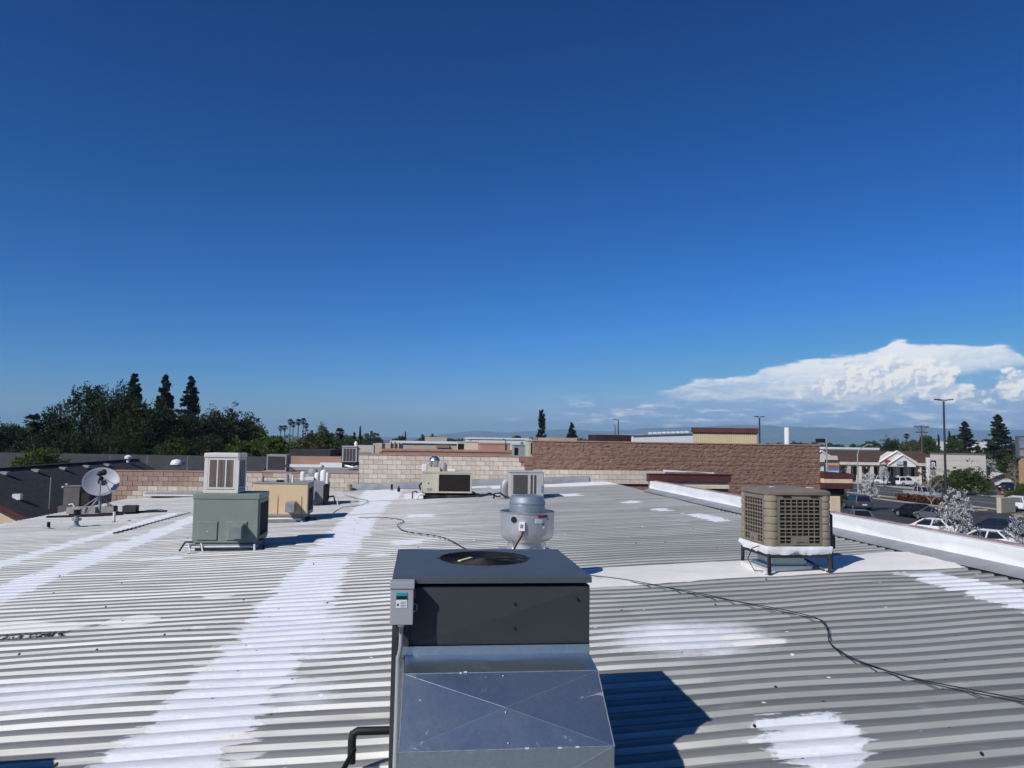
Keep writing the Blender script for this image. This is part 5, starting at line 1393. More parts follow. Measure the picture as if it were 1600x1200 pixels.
def bldg(name, label, px0, px1, yt, yb, d, deep, mat, cap=None, caph=0.25, base=GROUND, cat='building', rot=YAW, over=0.15):
    (x, y), w, zb, zt = place(px0, px1, yt, yb, d)
    r = thing(name, label, cat, (x, y, 0), rot)
    MB().box(-w / 2, w / 2, 0, deep, base, zt - (caph if cap else 0)).build('wall', mat, r)
    if cap:
        MB().box(-w / 2 - over, w / 2 + over, -over, deep + over, zt - caph + 0.002, zt).build('roof_edge', cap, r)
    return r, w, zt

pinkst = M('pink stucco', (0.40, 0.24, 0.18), 0.9, var=0.10, vscale=0.8, dirt=0.2, dcol=(0.26, 0.14, 0.1), dscale=0.5)
beigest = M('beige stucco', (0.50, 0.42, 0.33), 0.9, var=0.06, vscale=0.6, streak=0.1)
whitest = M('white stucco', (0.72, 0.70, 0.66), 0.8, var=0.05, vscale=0.5)
tanst = M('tan stucco', (0.56, 0.45, 0.29), 0.9, var=0.05, vscale=0.5)
whitemetal = M('white metal roof', (0.75, 0.75, 0.75), 0.5, var=0.04, vscale=0.4)
greyroof = M('grey roofing', (0.30, 0.29, 0.28), 0.9, var=0.15, vscale=0.7)

# the adjoining shop right behind the block walls
nb = thing('adjoining_shop', 'flat roofed shop building adjoining the block walls, grey roof with white edge', 'building', BW(-14, 33.95, 0), YAW)
MB().box(6.2, 18.0, 0, 12.0, GROUND, 0.36).build('wall', beigest, nb)
MB().box(6.1, 18.1, -0.05, 12.1, 0.362, 0.40).build('roof', greyroof, nb)
z_ = lambda px, py, d: zat(px, py, d)
def uof(px, d): return float(at(px, 715, d) @ UD) + 14
MB().box(uof(459, 46), uof(537, 46.6), 12.2, 12.5, GROUND, z_(500, 712.5, 46)).build('parapet', pinkst, nb)
MB().box(uof(457, 46), uof(504, 46), 12.05, 12.15, 0.40, z_(480, 725, 45.6)).build('edge_strip', whitemetal, nb)
MB().box(uof(504.2, 46), uof(537, 46), 12.0, 12.15, 0.40, z_(520, 722.5, 45.6)).build('edge_strip', whitemetal, nb)

def condenser(label, px0, px1, yt, yb, d, base, louv=5, dark=True):
    (x, y), w, zb, zt = place(px0, px1, yt, yb, d)
    r = thing('condensing_unit', label, 'air conditioner', (x, y, base), YAW)
    h = zt - base
    c = M('condenser enamel', (0.34, 0.325, 0.30), 0.6, var=0.08)
    MB().box(-w / 2 + 0.01, w / 2 - 0.01, 0.012, w, 0.05, h - 0.05).build('coil', M('condenser coil', (0.05, 0.048, 0.05), 0.7, var=0.2, vscale=8) if dark else c, r)
    lattice([-w / 2, -w / 2 + 0.06, w / 2 - 0.06, w / 2], [0, 0.07, h - 0.07, h], lambda i, j: i == 1 and j == 1, 0.03).build('frame', c, r)
    MB().box(-w / 2 - 0.01, w / 2 + 0.01, -0.01, w + 0.01, h + 0.001, h + 0.03).build('lid', c, r)
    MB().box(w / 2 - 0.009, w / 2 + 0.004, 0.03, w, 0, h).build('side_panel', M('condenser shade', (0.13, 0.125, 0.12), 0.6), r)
    return r, w, h
r_, w_, h_ = condenser('dark screened condensing unit standing behind the low block wall', 417, 447, 711, 736, 38.5, 0.40)
MB().tube([(0.4, 0.1, 0.30), (1.0, -1.5, 0.20), (1.6, -2.8, -0.05)], 0.05, 8).build('pipe', m_steelblack, r_)

def big_unit():
    (x, y), w, zb, zt = place(535, 583, 697, 722, 41.5)
    r = thing('package_unit', 'pale grey package unit with dark louvres on the shop roof left of the tan wall', 'package unit', (x, y, zb), YAW)
    h = zt - zb; W = w / 2
    c = M('pale grey enamel', (0.36, 0.35, 0.34)); be = M('pale beige enamel', (0.50, 0.46, 0.40), 0.6, var=0.06)
    wl = w * 0.47
    MB().box(-W, -W + wl, 0.02, 1.4, 0, h - 0.05).build('cabinet', c, r)
    for k in range(4):
        MB().box(-W + 0.07 + k * (wl - 0.12) / 4, -W + 0.03 + (k + 1) * (wl - 0.12) / 4, 0.0, 0.019, 0.06, h - 0.14).build('louvre_panel', M('dark grey panel', (0.075, 0.07, 0.067)), r)
    MB().box(-W - 0.02, -W + wl + 0.02, -0.02, 1.42, h - 0.049, h).build('lid', c, r)
    MB().box(-W + wl + 0.021, W, 0.1, 1.3, 0, h + 0.05).build('cabinet', be, r)
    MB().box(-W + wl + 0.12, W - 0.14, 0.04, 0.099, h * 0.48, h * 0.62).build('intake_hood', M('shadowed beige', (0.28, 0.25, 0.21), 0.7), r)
    MB().lathe([(0.08, h), (0.1, h + 0.14), (0.05, h + 0.24), (0, h + 0.25)], 12, -W + wl - 0.1, 0.5).build('motor', m_pvc, r, smooth=50)
    MB().box(-W, W + 0.3, 0.1, 1.4, -0.12, -0.002).build('stand', M('dark stand', (0.06, 0.058, 0.06), 0.7), r)
    for k in range(5):
        MB().box(-W + 0.1 + k * 0.4, -W + 0.16 + k * 0.4, 0.2, 0.3, -zb + 0.40, -0.121).build('stand_leg', m_galv, r)
    MB().tube([(-W + 0.2, 0.0, -0.2), (-W + 0.6, -0.1, -0.28), (0, -0.1, -0.22), (0.6, -0.1, -0.30), (1.2, 0, -0.3)], 0.06, 8).build('pipe', m_galv, r)
big_unit()

def far_roofs():
    # beige parapet with roof pipes
    r, w, zt = bldg('commercial_building', 'beige flat building with thin black roof pipes behind the louvred unit', 583, 626, 693, 709, 62, 8, beigest)
    for k, (px, yt) in enumerate(((598, 688), (611, 690), (617, 690), (624, 692))):
        MB().tube([((px - 604.5) / F * 62, -0.1, 0.6), ((px - 604.5) / F * 62, -0.1, zat(px, yt, 62))], 0.05, 6).build('roof_pipe', m_steelblack, r)
    for px in (594, 609):
        MB().lathe([(0.16, 0.0), (0.16, 0.12), (0.1, 0.2), (0, 0.22)], 12, (px - 604.5) / F * 62, -0.4).build('roof_vent', M('rust pink vent', (0.45, 0.25, 0.16), 0.8), r, loc=(0, 0, zat(px, 708.6, 61)))
    MB().box(-w / 2, w / 2, -1.5, -0.01, GROUND, zat(604, 708.5, 61)).build('lower_roof', greyroof, r)
    r, w, zt = bldg('commercial_building', 'long pink rendered building end behind the tall tan wall', 600, 836, 703.5, 712, 56, 5, pinkst, m_pinkcap, 0.12, over=0.05)
    r, w, zt = bldg('commercial_building', 'long beige flat building with white coping, left centre distance', 612, 724, 689.5, 703, 78, 9, beigest, whitemetal, 0.22)
    MB().box(w * 0.12, w * 0.30, -0.25, -0.01, zt - 0.62, zt - 0.36).build('roof_sign', M('rust faded sign', (0.30, 0.22, 0.17), 0.8), r)
    r, w, zt = bldg('plant_room', 'pink rendered plant room on the far roofs between two units', 750, 797, 692, 712, 58, 4, pinkst, m_pinkcap, 0.1, cat='building', over=0.03)
    MB().tube([(w / 2 - 0.35, -0.05, 0.6), (w / 2 - 0.35, -0.05, zt + 0.25), (w / 2 - 0.55, -0.05, zt + 0.3)], 0.035, 6).build('roof_pipe', m_steelblack, r)
    r, w, zt = bldg('commercial_building', 'white flat-roofed warehouse on the horizon left of the cypress', 737, 826, 684, 690, 140, 20, whitest, whitemetal, 0.3)
    r, w, zt = bldg('commercial_building', 'small tan block-shaped building on the horizon', 665, 698, 683, 690, 120, 12, beigest)
    r, w, zt = bldg('commercial_building', 'low pinkish flat building on the horizon right of the cypress', 858, 902, 684, 690, 100, 10, M('pinkish stucco', (0.50, 0.36, 0.29), 0.9))
    r, w, zt = bldg('rooftop_screen', 'dark maroon rooftop screen above the brown wall', 932, 987, 679.5, 692, 58, 3, M('dark maroon metal', (0.045, 0.02, 0.018), 0.6, var=0.4, vscale=1.5), cat='screen')
    # white roof rising to the right
    (x, y), w, zb, zt = place(988, 1086, 676.5, 692, 72)
    r = thing('white_roof_building', 'white metal roof slope rising behind the brown wall', 'building', (x, y, 0), YAW)
    zl = zat(988, 680.5, 72)
    MB().prism([(-w / 2, GROUND), (w / 2, GROUND), (w / 2, zt), (-w / 2, zl)], 0, 14, 'y').build('wall', whitemetal, r)
    MB().prism([(-w / 2 - 0.1, zl + 0.002), (w / 2 + 0.1, zt + 0.002), (w / 2 + 0.1, zt + 0.08), (-w / 2 - 0.1, zl + 0.08)], -0.15, 14.2, 'y').build('roof', M('grey blue roof edge', (0.35, 0.37, 0.40), 0.6), r)
    for k in range(9):
        xx = -w / 2 + w * (0.28 + 0.075 * k)
        MB().box(xx, xx + 0.28, 0.3, 0.6, zl + (zt - zl) * (0.28 + 0.075 * k) + 0.1, zl + (zt - zl) * (0.28 + 0.075 * k) + 0.26).build('roof_vent', m_pvc, r)
    # tan box with maroon cap
    (x, y), w, zb, zt = place(1084, 1181, 668.5, 694, 62)
    r = thing('sign_tower', 'tan corrugated tower with maroon cap above the brown wall', 'building', (x, y, 0), math.radians(-15))
    zc = zat(1132, 676, 62)
    cor = MB(); n = int(w / 0.16); pts = []
    for k in range(n):
        a = -w / 2 + w * k / n
        pts += [(a, 0.0), (a + 0.11, 0.0), (a + 0.12, 0.03), (a + 0.15, 0.03)]
    cor.add([(x_, y_, GROUND) for x_, y_ in pts] + [(x_, y_, zc) for x_, y_ in pts], [(k, k + 1, k + 1 + len(pts), k + len(pts)) for k in range(len(pts) - 1)])
    cor.build('cladding', tanst, r)
    MB().box(-w / 2, w / 2, 0.04, 4, GROUND, zc).build('wall', tanst, r)
    MB().box(-w / 2 - 0.12, w / 2 + 0.08, -0.15, 4.15, zc + 0.002, zt).build('cap', m_maroon, r)
    # units on the far roofs
    for (lab, px0, px1, yt, yb, d, m1, dl) in (('beige unit with dark end louvre on the far roofs, left one', 715, 748, 690.5, 706.5, 60, M('beige enamel', (0.44, 0.40, 0.31)), 0.30),
                                              ('teal grey unit on the far roofs close to the brown wall', 803, 826, 696, 712, 52, M('teal enamel', (0.30, 0.36, 0.34), 0.6, var=0.08), 0.28),
                                              ('tan unit with dark louvre touching the brown wall edge', 825, 836, 689, 711, 46, M('beige enamel', (0.44, 0.40, 0.31)), 0.0)):
        (x, y), w, zb, zt = place(px0, px1, yt, yb, d)
        r = thing('package_unit', lab, 'package unit', (x, y, zb - 0.3), YAW)
        h = zt - zb + 0.3
        MB().box(-w / 2, w / 2, 0.02, 1.3, 0, h).build('cabinet', m1, r, bevel=0.02)
        if dl:
            MB().box(-w / 2 + 0.02, -w / 2 + w * dl, 0.0, 0.019, h * 0.35, h - 0.15).build('louvre_panel', m_dark, r)
        else:
            MB().box(-w * 0.1, w / 2 - 0.05, 0.0, 0.019, h * 0.3, h - 0.1).build('louvre_panel', m_dark, r)
        MB().box(-w / 2 - 0.03, w / 2 + 0.03, -0.02, 1.34, h + 0.001, h + 0.05).build('lid', m1, r)
        MB().lathe([(0.12, h + 0.05), (0.14, h + 0.16), (0, h + 0.25)], 10, w * 0.1, 0.5).build('vent', m_galv, r)
    # white monopole, parapet vent, traffic signal
    p = at(1230, 690, 210)
    r = thing('monopole', 'white cylindrical pole on the horizon right of the tan tower', 'pole', (p[0], p[1], GROUND))
    MB().cyl(0, 0, 0, zat(1230, 668, 210) - GROUND, 0.75, 16).build('shaft', M('white pole paint', (0.78, 0.78, 0.78), 0.5), r, smooth=40)
    p = at(1066 + 0, 690, 45)
far_roofs()

def light_pole(label, px, yt, d, heads, arm, two=True, hh=None):
    p = at(px, 690, d)
    z = zat(px, yt, d) - GROUND
    r = thing('light_pole', label, 'street lamp', (p[0], p[1], GROUND), 0.0)
    dk = M('dark pole paint', (0.035, 0.036, 0.04), 0.5)
    MB().tube([(0, 0, 0), (0, 0, z - 0.1)], [0.13, 0.085], 10).build('pole', dk, r, smooth=40)
    for s in ((-1, 1) if two else heads):
        h = MB().box(min(0.1 * s, arm * s), max(0.1 * s, arm * s), -0.22, 0.22, -0.05, 0.05).build('lamp_head', dk, r, loc=(0, 0, z), rot=(0, -0.10 * s if two else 0.0, 0), bevel=0.03)
    MB().box(-0.45, 0.45, -0.45, 0.45, 0, 0.7).build('footing', m_concrete, r, bevel=0.05)
light_pole('tall dark twin-headed lamp post in the parking lot, tallest at right', 1476, 625.5, 74, None, 0.85)
light_pole('dark single-head lamp post behind the tan tower', 1187, 651.5, 92, (-1, 1), 0.55)
light_pole('dark lamp post on the horizon above the maroon screen', 966, 655.5, 130, (-1,), 0.9, two=False)
light_pole('small distant lamp post just left of the one above the maroon screen', 961, 664, 190, (-1,), 0.5, two=False)

def utility_pole(label, px, yt, d, arms):
    p = at(px, 690, d); z = zat(px, yt, d) - GROUND
    r = thing('utility_pole', label, 'utility pole', (p[0], p[1], GROUND), 0.15)
    wd = M('pole timber', (0.10, 0.075, 0.06), 0.9)
    MB().tube([(0, 0, 0), (0, 0, z)], [0.22, 0.15], 8).build('pole', wd, r)
    for k in range(arms):
        MB().box(-1.9 + 0.3 * k, 1.9 - 0.3 * k, -0.1, 0.1, z - 0.5 - 1.3 * k, z - 0.25 - 1.3 * k).build('crossarm', wd, r)
    for x in (-1.6, -0.7, 0.7, 1.6):
        MB().cyl(x, 0, z - 0.25, z + 0.05, 0.07, 6).build('insulator', m_flash, r)
    MB().tube([(-1.2, 0, z - 0.5), (0, 0, z - 1.9)], 0.05, 6).build('brace', wd, r)
    MB().tube([(1.2, 0, z - 0.5), (0, 0, z - 1.9)], 0.05, 6).build('brace', wd, r)
utility_pole('timber utility pole with crossarms behind the tile-roofed shops', 1440.5, 664.5, 185, 2)

def cobra_lamp():
    p = at(1341, 776, 104)
    z = zat(1343, 701, 104) - GROUND
    r = thing('street_lamp', 'grey cobra-head street lamp by the road left of the small blossom tree', 'street lamp', (p[0], p[1], GROUND))
    g = M('galvanised pole', (0.33, 0.33, 0.33), 0.5)
    MB().tube([(0, 0, 0), (0, 0, z - 0.8), (0.2, 0, z - 0.2), (0.7, 0, z + 0.2), (1.4, 0, z + 0.55)], [0.10, 0.08, 0.06, 0.05, 0.05], 8).build('pole', g, r, smooth=40)
    MB().box(1.3, 2.0, -0.15, 0.15, z + 0.50, z + 0.64).build('lamp_head', g, r, bevel=0.04)
cobra_lamp()

# ------------------------------------------------------------------ dark shingle-roofed apartments on the left
shingle = M('dark shingle', (0.040, 0.041, 0.043), 0.95, var=0.25, vscale=3, stretch=(1, 1, 1), dirt=0.2, dcol=(0.042, 0.042, 0.044), dscale=0.8, bump=0.4, bscale=12)
shingle2 = M('weathered dark shingle', (0.048, 0.048, 0.049), 0.95, var=0.2, vscale=3, dirt=0.2, dcol=(0.055, 0.055, 0.056), dscale=0.8, bump=0.4, bscale=12)
def left_houses():
    ur, zr = -24.0, 0.05
    v0, v1 = 42.5, 69.0
    run = 8.0; pit = 0.53
    root = thing('apartment_house', 'dark shingled gable roof house with cream gable end beyond the left roof edge', 'building', BW(ur, v0, 0), YAW)
    ze = zr - run * pit
    # slope as overlapping shingle courses
    nc = 30
    for k in range(nc):
        a0, a1 = run * k / nc, run * (k + 1) / nc
        z0, z1 = zr - a0 * pit, zr - a1 * pit
        MB().prism([(a0 - 0.02, z0 + 0.0095), (a1 + 0.01, z1 - 0.0035), (a1 + 0.01, z1 - 0.03), (a0 - 0.02, z0 - 0.05)], -0.35, v1 - v0, 'y').build('shingle_course', shingle, root)
    MB().prism([(-run, ze), (0, zr), (0, zr - 0.08), (-run, ze - 0.08)], -0.35, v1 - v0, 'y').build('roof_slope', shingle, root)
    MB().prism([(-run + 0.3, GROUND), (run - 0.3, GROUND), (run - 0.3, ze + 0.02), (0, zr - 0.1), (-run + 0.3, ze + 0.02)], 0.0, v1 - v0 - 0.3, 'y').build('wall', m_cream, root)
    for s in (-1, 1):
        MB().prism([(0, zr - 0.03), (s * run, ze - 0.03), (s * run, ze - 0.30), (0, zr - 0.33)], -0.42, -0.352, 'y').build('rake_board', m_maroon, root)
    MB().box(-0.14, 0.14, -0.3, v1 - v0, zr + 0.0, zr + 0.05).build('ridge_cap', shingle2, root)
    # ridge vents: a row of small hooded vents below the ridge
    vent = MB().prism([(-0.20, -0.02), (0.20, -0.02), (0.22, 0.16), (-0.20, 0.10)], -0.2, 0.2, 'y').mesh('roof_vent', M('grey vent', (0.30, 0.30, 0.31), 0.6))
    for k in range(5):
        obj('roof_vent', vent, root, loc=(0.55, 4.5 + k * 3.6, zr - 0.55 * pit + 0.02), rot=(0, 0.2, 0))
    MB().lathe([(0.12, 0), (0.12, 0.25), (0.28, 0.32), (0.28, 0.48), (0.12, 0.60), (0, 0.62)], 14, 0.4, 23.5).build('turbine_vent', m_pvc, root, loc=(0, 0, zr - 0.2), smooth=40)
    MB().tube([(3.9, 2.6, zr - 3.9 * pit), (3.9, 2.6, zr - 3.9 * pit + 1.75)], 0.03, 6).build('antenna_mast', m_flash, root)
    MB().box(2.55, 2.95, 1.4, 1.7, zr - 2.7 * pit - 0.05, zr - 2.7 * pit + 0.25).build('roof_vent', m_pvc, root)
    MB().cyl(5.0, 3.8, zr - 5.0 * pit - 0.05, zr - 5.0 * pit + 0.4, 0.06, 8).build('vent_pipe', m_flash, root)
    # a lower porch gable near the frame edge
    r2 = thing('porch_roof', 'dark shingled lower porch roof at the far left edge', 'building', BW(ur - 2.0, v0 - 3.5, 0), YAW)
    MB().prism([(-3, -3.2), (0.0, -2.05), (4.2, -4.3), (4.2, -4.4), (0, -2.15), (-3, -3.3)], 0, 3.3, 'y').build('roof', shingle2, r2)
    MB().box(-2.5, 3.4, 0.5, 3.2, GROUND, -4.0).build('wall', m_cream, r2)
    # long cross wing behind
    D = 82
    xl, xr = xat(-260, D), xat(430, D)
    zr2 = zat(160, 709.5, D)
    w = xr - xl
    r3 = thing('apartment_wing', 'long dark shingled apartment roof with horizontal ridge below the trees', 'building', ((xl + xr) / 2, D, 0), 0.0)
    nc = 34; run2 = 9.0; p2 = 0.36
    for k in range(nc):
        a0, a1 = run2 * k / nc, run2 * (k + 1) / nc
        MB().prism([(-(a0 - 0.02), zr2 - a0 * p2 + 0.006), (-(a1 + 0.01), zr2 - a1 * p2 - 0.0015), (-(a1 + 0.01), zr2 - a1 * p2 - 0.03), (-(a0 - 0.02), zr2 - a0 * p2 - 0.05)], -w / 2, w / 2, 'x').build('shingle_course', shingle2, r3)
    MB().prism([(0, zr2), (run2, zr2 - run2 * p2), (run2, zr2 - run2 * p2 - 0.1), (0, zr2 - 0.1)], -w / 2, w / 2, 'x').build('roof_slope', shingle2, r3)
    MB().box(-w / 2 + 0.3, w / 2 - 0.3, -run2 + 0.5, run2 - 0.5, GROUND, zr2 - run2 * p2 - 0.05).build('wall', m_cream, r3)
    dome = MB().lathe([(0.62, -0.05), (0.62, 0.12), (0.45, 0.42), (0.0, 0.55)], 16).build('dome_vent', m_pvc, r3, loc=(xat(280, D - 2) - (xl + xr) / 2, -2.4, zr2 - 2.4 * p2), smooth=50)
    for k in range(7):
        px = 132 + k * 14
        obj('roof_vent', vent, r3, loc=(xat(px, D - 2.6) - (xl + xr) / 2, -2.6, zr2 - 2.6 * p2 + 0.05))
    for px in (173, 231, 294):
        MB().tube([(xat(px, D - 4) - (xl + xr) / 2, -4.0, zr2 - 4 * p2), (xat(px, D - 4) - (xl + xr) / 2, -4.0, zr2 - 4 * p2 + 1.5)], 0.035, 6).build('antenna_mast', m_flash, r3)
    # small hipped dormer that throws a shadow on the wing
    xm = xat(165, D - 1.5) - (xl + xr) / 2
    MB().add([(xm - 4.2, -5.2, zr2 - 5.2 * p2), (xm + 4.0, -5.2, zr2 - 5.2 * p2), (xm + 3.4, -1.2, zr2 - 0.28), (xm - 3.6, -1.2, zr2 - 0.28)], [(0, 1, 2, 3)]).build('dormer_roof', shingle, r3)
    # dark hip far back among the trees
    bldg('tree_shaded_house', 'grey hip roofed house half hidden by trees left of the louvred unit', 462, 508, 703, 716, 88, 8, m_cream, shingle2, 1.0, over=0.6)
left_houses()

# ------------------------------------------------------------------ shops and houses across the road
tile = M('brown roof tile', (0.085, 0.050, 0.040), 0.9, var=0.2, vscale=1.2, dirt=0.25, dcol=(0.12, 0.085, 0.07), dscale=0.5)
offwhite = M('off white stucco', (0.62, 0.57, 0.50), 0.85, var=0.05, vscale=0.5)
glass = M('dark shop glass', (0.012, 0.013, 0.016), 0.15, var=0.1, spec=0.6)
def shops():
    D = 152; ppm = F / D
    cx = 1375
    p = at(cx, 700, D)
    r = thing('shop_building', 'cream shop building with brown tile roof and white gables across the road', 'building', (p[0], p[1], 0), math.radians(-2))
    X = lambda px: (px - cx) / ppm
    Zp = lambda y: zat(cx, y, D)
    x0, x1 = X(1235), X(1480)
    ze, zr = Zp(722.5), Zp(704.5)
    dep = 12
    MB().box(x0, x1, 1.2, dep, GROUND, ze).build('wall', offwhite, r)
    nc = 16
    for k in range(nc):
        t0, t1 = k / nc, (k + 1) / nc
        ya, yb = -0.6 + t0 * (dep / 2 + 0.6), -0.6 + t1 * (dep / 2 + 0.6)
        za, zb = ze + (zr - ze) * t0, ze + (zr - ze) * t1
        ins = 3.2
        MB().add([(x0 - 0.5, ya, za + 0.06), (x1 + 0.5 - ins * t0, ya, za + 0.06), (x1 + 0.5 - ins * t1, yb, zb + 0.02), (x0 - 0.5, yb, zb + 0.02), (x0 - 0.5, ya, za), (x1 + 0.5 - ins * t0, ya, za)], [(0, 1, 2, 3), (4, 5, 1, 0)]).build('tile_course', tile, r)
    MB().add([(x1 + 0.5, -0.6, ze), (x1 + 0.5, dep + 0.6, ze), (x1 - 2.7, dep / 2, zr)], [(0, 1, 2)]).build('roof_hip', tile, r)
    MB().add([(x0 - 0.5, dep + 0.6, ze), (x1 + 0.5, dep + 0.6, ze), (x1 - 2.7, dep / 2, zr), (x0 - 0.5, dep / 2, zr)], [(0, 1, 2, 3)]).build('roof_rear', tile, r)
    MB().box(x0 - 0.5, x1 + 0.5, -0.65, 0.6, ze - 0.55, ze - 0.002).build('eave_beam', offwhite, r)
    # gables
    def gable(pa, pm, pb, ya, yp, y0, mat, nm):
        MB().prism([(X(pa), Zp(ya)), (X(pm), Zp(yp)), (X(pb), Zp(ya)), (X(pb), Zp(ya) - 0.4), (X(pa), Zp(ya) - 0.4)], y0, y0 + 4, 'y').build(nm, mat, r)
        for s, (q, m_) in enumerate(((pa, pm), (pb, pm))):
            MB().tube([(X(q) + (-0.3 if s == 0 else 0.3), y0 - 0.1, Zp(ya) - 0.05), (X(m_), y0 - 0.1, Zp(yp) + 0.12)], 0.18, 4).build('gable_trim', whitest, r)
    gable(1371, 1396, 1424, 722, 705.5, -1.2, offwhite, 'gable')
    gable(1382, 1402, 1422, 725, 711, -2.0, whitest, 'gable')
    gable(1266, 1281, 1303, 720, 707, -1.2, offwhite, 'gable')
    # colonnade: posts and dark openings
    for px in (1285, 1308, 1326, 1343, 1361, 1376, 1400, 1416, 1434, 1452):
        MB().box(X(px) - 0.28, X(px) + 0.28, -0.4, 0.2, GROUND, ze - 0.551).build('column', offwhite, r)
    for a, b in ((1288, 1305), (1311, 1324), (1329, 1341), (1345, 1359), (1363, 1374), (1391, 1398), (1403, 1414), (1419, 1431), (1437, 1450)):
        w = MB().box(X(a), X(b), 1.12, 1.19, GROUND + 0.4, ze - 1.0).build('window', glass, r)
        MB().box((X(a) + X(b)) / 2 - 0.06, (X(a) + X(b)) / 2 + 0.06, 1.06, 1.115, GROUND + 0.4, ze - 1.0).build('mullion', offwhite, w)
    # signs
    MB().prism([(X(1376.5), Zp(721)), (X(1380), Zp(718)), (X(1386), Zp(719)), (X(1385), Zp(722)), (X(1378), Zp(722.5))], -1.45, -1.3, 'y').build('sign', M('red sign', (0.42, 0.03, 0.03), 0.5), r)
    MB().box(X(1392), X(1402), -2.25, -2.1, Zp(725), Zp(719.5)).build('sign', M('pale blue sign', (0.42, 0.50, 0.55), 0.5), r)
    MB().box(X(1402.2), X(1407), -2.25, -2.1, Zp(726), Zp(719)).build('sign', M('navy sign', (0.02, 0.04, 0.12), 0.5), r)
    MB().box(X(1386), X(1425), -3.2, -2.9, GROUND, Zp(743)).build('forecourt_wall', whitest, r)
    # monument sign with tenant panels
    p = at(1302, 735, 118)
    s = thing('monument_sign', 'tenant monument sign with blue and orange panels beside the brown wall', 'sign', (p[0], p[1], GROUND), 0.1)
    zt = zat(1302, 712, 118) - GROUND; w = 19 / F * 118
    MB().box(-w / 2, w / 2, 0, 0.5, 0, zt - 1.0).build('body', M('sign white', (0.62, 0.62, 0.60), 0.6), s)
    MB().box(-w / 2 - 0.12, w / 2 + 0.12, -0.1, 0.6, zt - 0.998, zt - 0.65).build('cornice', M('dark sign cornice', (0.08, 0.05, 0.04), 0.7), s)
    MB().prism([(-w / 2 + 0.1, zt - 0.648), (w / 2 - 0.1, zt - 0.648), (w / 2 - 0.25, zt), (-w / 2 + 0.25, zt)], 0.02, 0.45, 'y').build('crown', offwhite, s)
    cols = ((0.55, 0.40, 0.22), (0.40, 0.10, 0.05), (0.10, 0.22, 0.48), (0.55, 0.62, 0.70), (0.35, 0.45, 0.58), (0.6, 0.65, 0.7))
    for k, c in enumerate(cols):
        MB().box(-w / 2 + 0.08, w / 2 - 0.08, -0.03, -0.002, zt - 1.45 - 0.40 * k, zt - 1.09 - 0.40 * k).build('tenant_panel', M('tenant panel %d' % k, c, 0.5), s)
    # pale block building
    r, w, zt = bldg('block_building', 'pale grey windowless block building with flat roof at right', 1459, 1534, 708.5, 742, 140, 10, M('pale block wall', (0.44, 0.415, 0.37), 0.9, var=0.05, vscale=0.7, streak=0.15, dcol=(0.35, 0.32, 0.28)), M('dark coping', (0.12, 0.10, 0.09), 0.8), 0.25, over=0.05, rot=math.radians(-29))
    for k in range(3):
        MB().box(-w / 2, w / 2, -0.012, -0.001, zt - 1.3 - 1.0 * k, zt - 1.26 - 1.0 * k).build('course_line', M('course shadow', (0.27, 0.25, 0.22), 0.9), r)
    # pole sign with R
    p = at(1456, 750, 122)
    s = thing('pole_sign', 'tall white pole sign carrying a dark green R panel', 'sign', (p[0], p[1], GROUND), 0.0)
    zt = zat(1456, 715, 122) - GROUND; q = 122 / F
    MB().box(-6.5 * q, -2.0 * q, -0.1, 0.5, 0, zt).build('pylon', whitest, s, bevel=0.05)
    MB().box(-1.8 * q, 7.0 * q, -0.12, 0.4, zt - 1.9, zt - 0.45).build('panel', M('dark green panel', (0.012, 0.035, 0.030), 0.4, var=0.05), s, bevel=0.03)
    fc = bpy.data.curves.new('letter', 'FONT'); fc.body = 'R'; fc.size = 1.35; fc.extrude = 0.01; fc.align_x = 'CENTER'; fc.offset = 0.02
    fc.materials.append(M('sign letter white', (0.8, 0.8, 0.8), 0.5, var=0.02))
    tmp = bpy.data.objects.new('letter_outline', fc); COL.objects.link(tmp)
    lm = bpy.data.meshes.new_from_object(tmp); bpy.data.objects.remove(tmp)
    obj('letter', lm, s, loc=(2.6 * q, -0.14, zt - 1.64), rot=(math.pi / 2, 0, 0))
    MB().box(-1.0 * q, 6.0 * q, -0.1, 0.3, zt - 2.7, zt - 1.98).build('panel', M('grey green panel', (0.18, 0.24, 0.22), 0.5), s)
    # white garage house
    D2 = 138; p = at(1562, 750, D2)
    s = thing('garage_house', 'small pink and white house with double garage door at right', 'house', (p[0], p[1], 0), math.radians(6))
    X2 = lambda px: (px - 1562) / F * D2
    Z2 = lambda y: zat(1562, y, D2)
    pk = M('pink siding', (0.50, 0.34, 0.29), 0.8, var=0.05)
    MB().prism([(X2(1540), GROUND), (X2(1586), GROUND), (X2(1586), Z2(748)), (X2(1567), Z2(739.5)), (X2(1547), Z2(748)), (X2(1540), Z2(748))], 0, 8, 'y').build('wall', pk, s)
    MB().box(X2(1547.5), X2(1581), -0.08, -0.002, GROUND + 0.1, Z2(748)).build('garage_door', whitest, s)
    for k in range(1, 4):
        MB().box(X2(1547.5), X2(1581), -0.095, -0.081, GROUND + 0.1 + k * 0.52, GROUND + 0.13 + k * 0.52).build('door_joint', M('door joint', (0.42, 0.41, 0.4), 0.7), s)
    roofw = M('pale shingle', (0.46, 0.45, 0.44), 0.8, var=0.08)
    MB().add([(X2(1546), -0.5, Z2(748) - 0.05), (X2(1567), -0.5, Z2(739)), (X2(1560), 8.3, Z2(737)), (X2(1537), 8.3, Z2(746))], [(0, 1, 2, 3)]).build('roof_slope', roofw, s)
    MB().add([(X2(1590), -0.5, Z2(749) - 0.05), (X2(1567), -0.5, Z2(739)), (X2(1560), 8.3, Z2(737)), (X2(1586), 8.3, Z2(746))], [(0, 3, 2, 1)]).build('roof_slope', roofw, s)
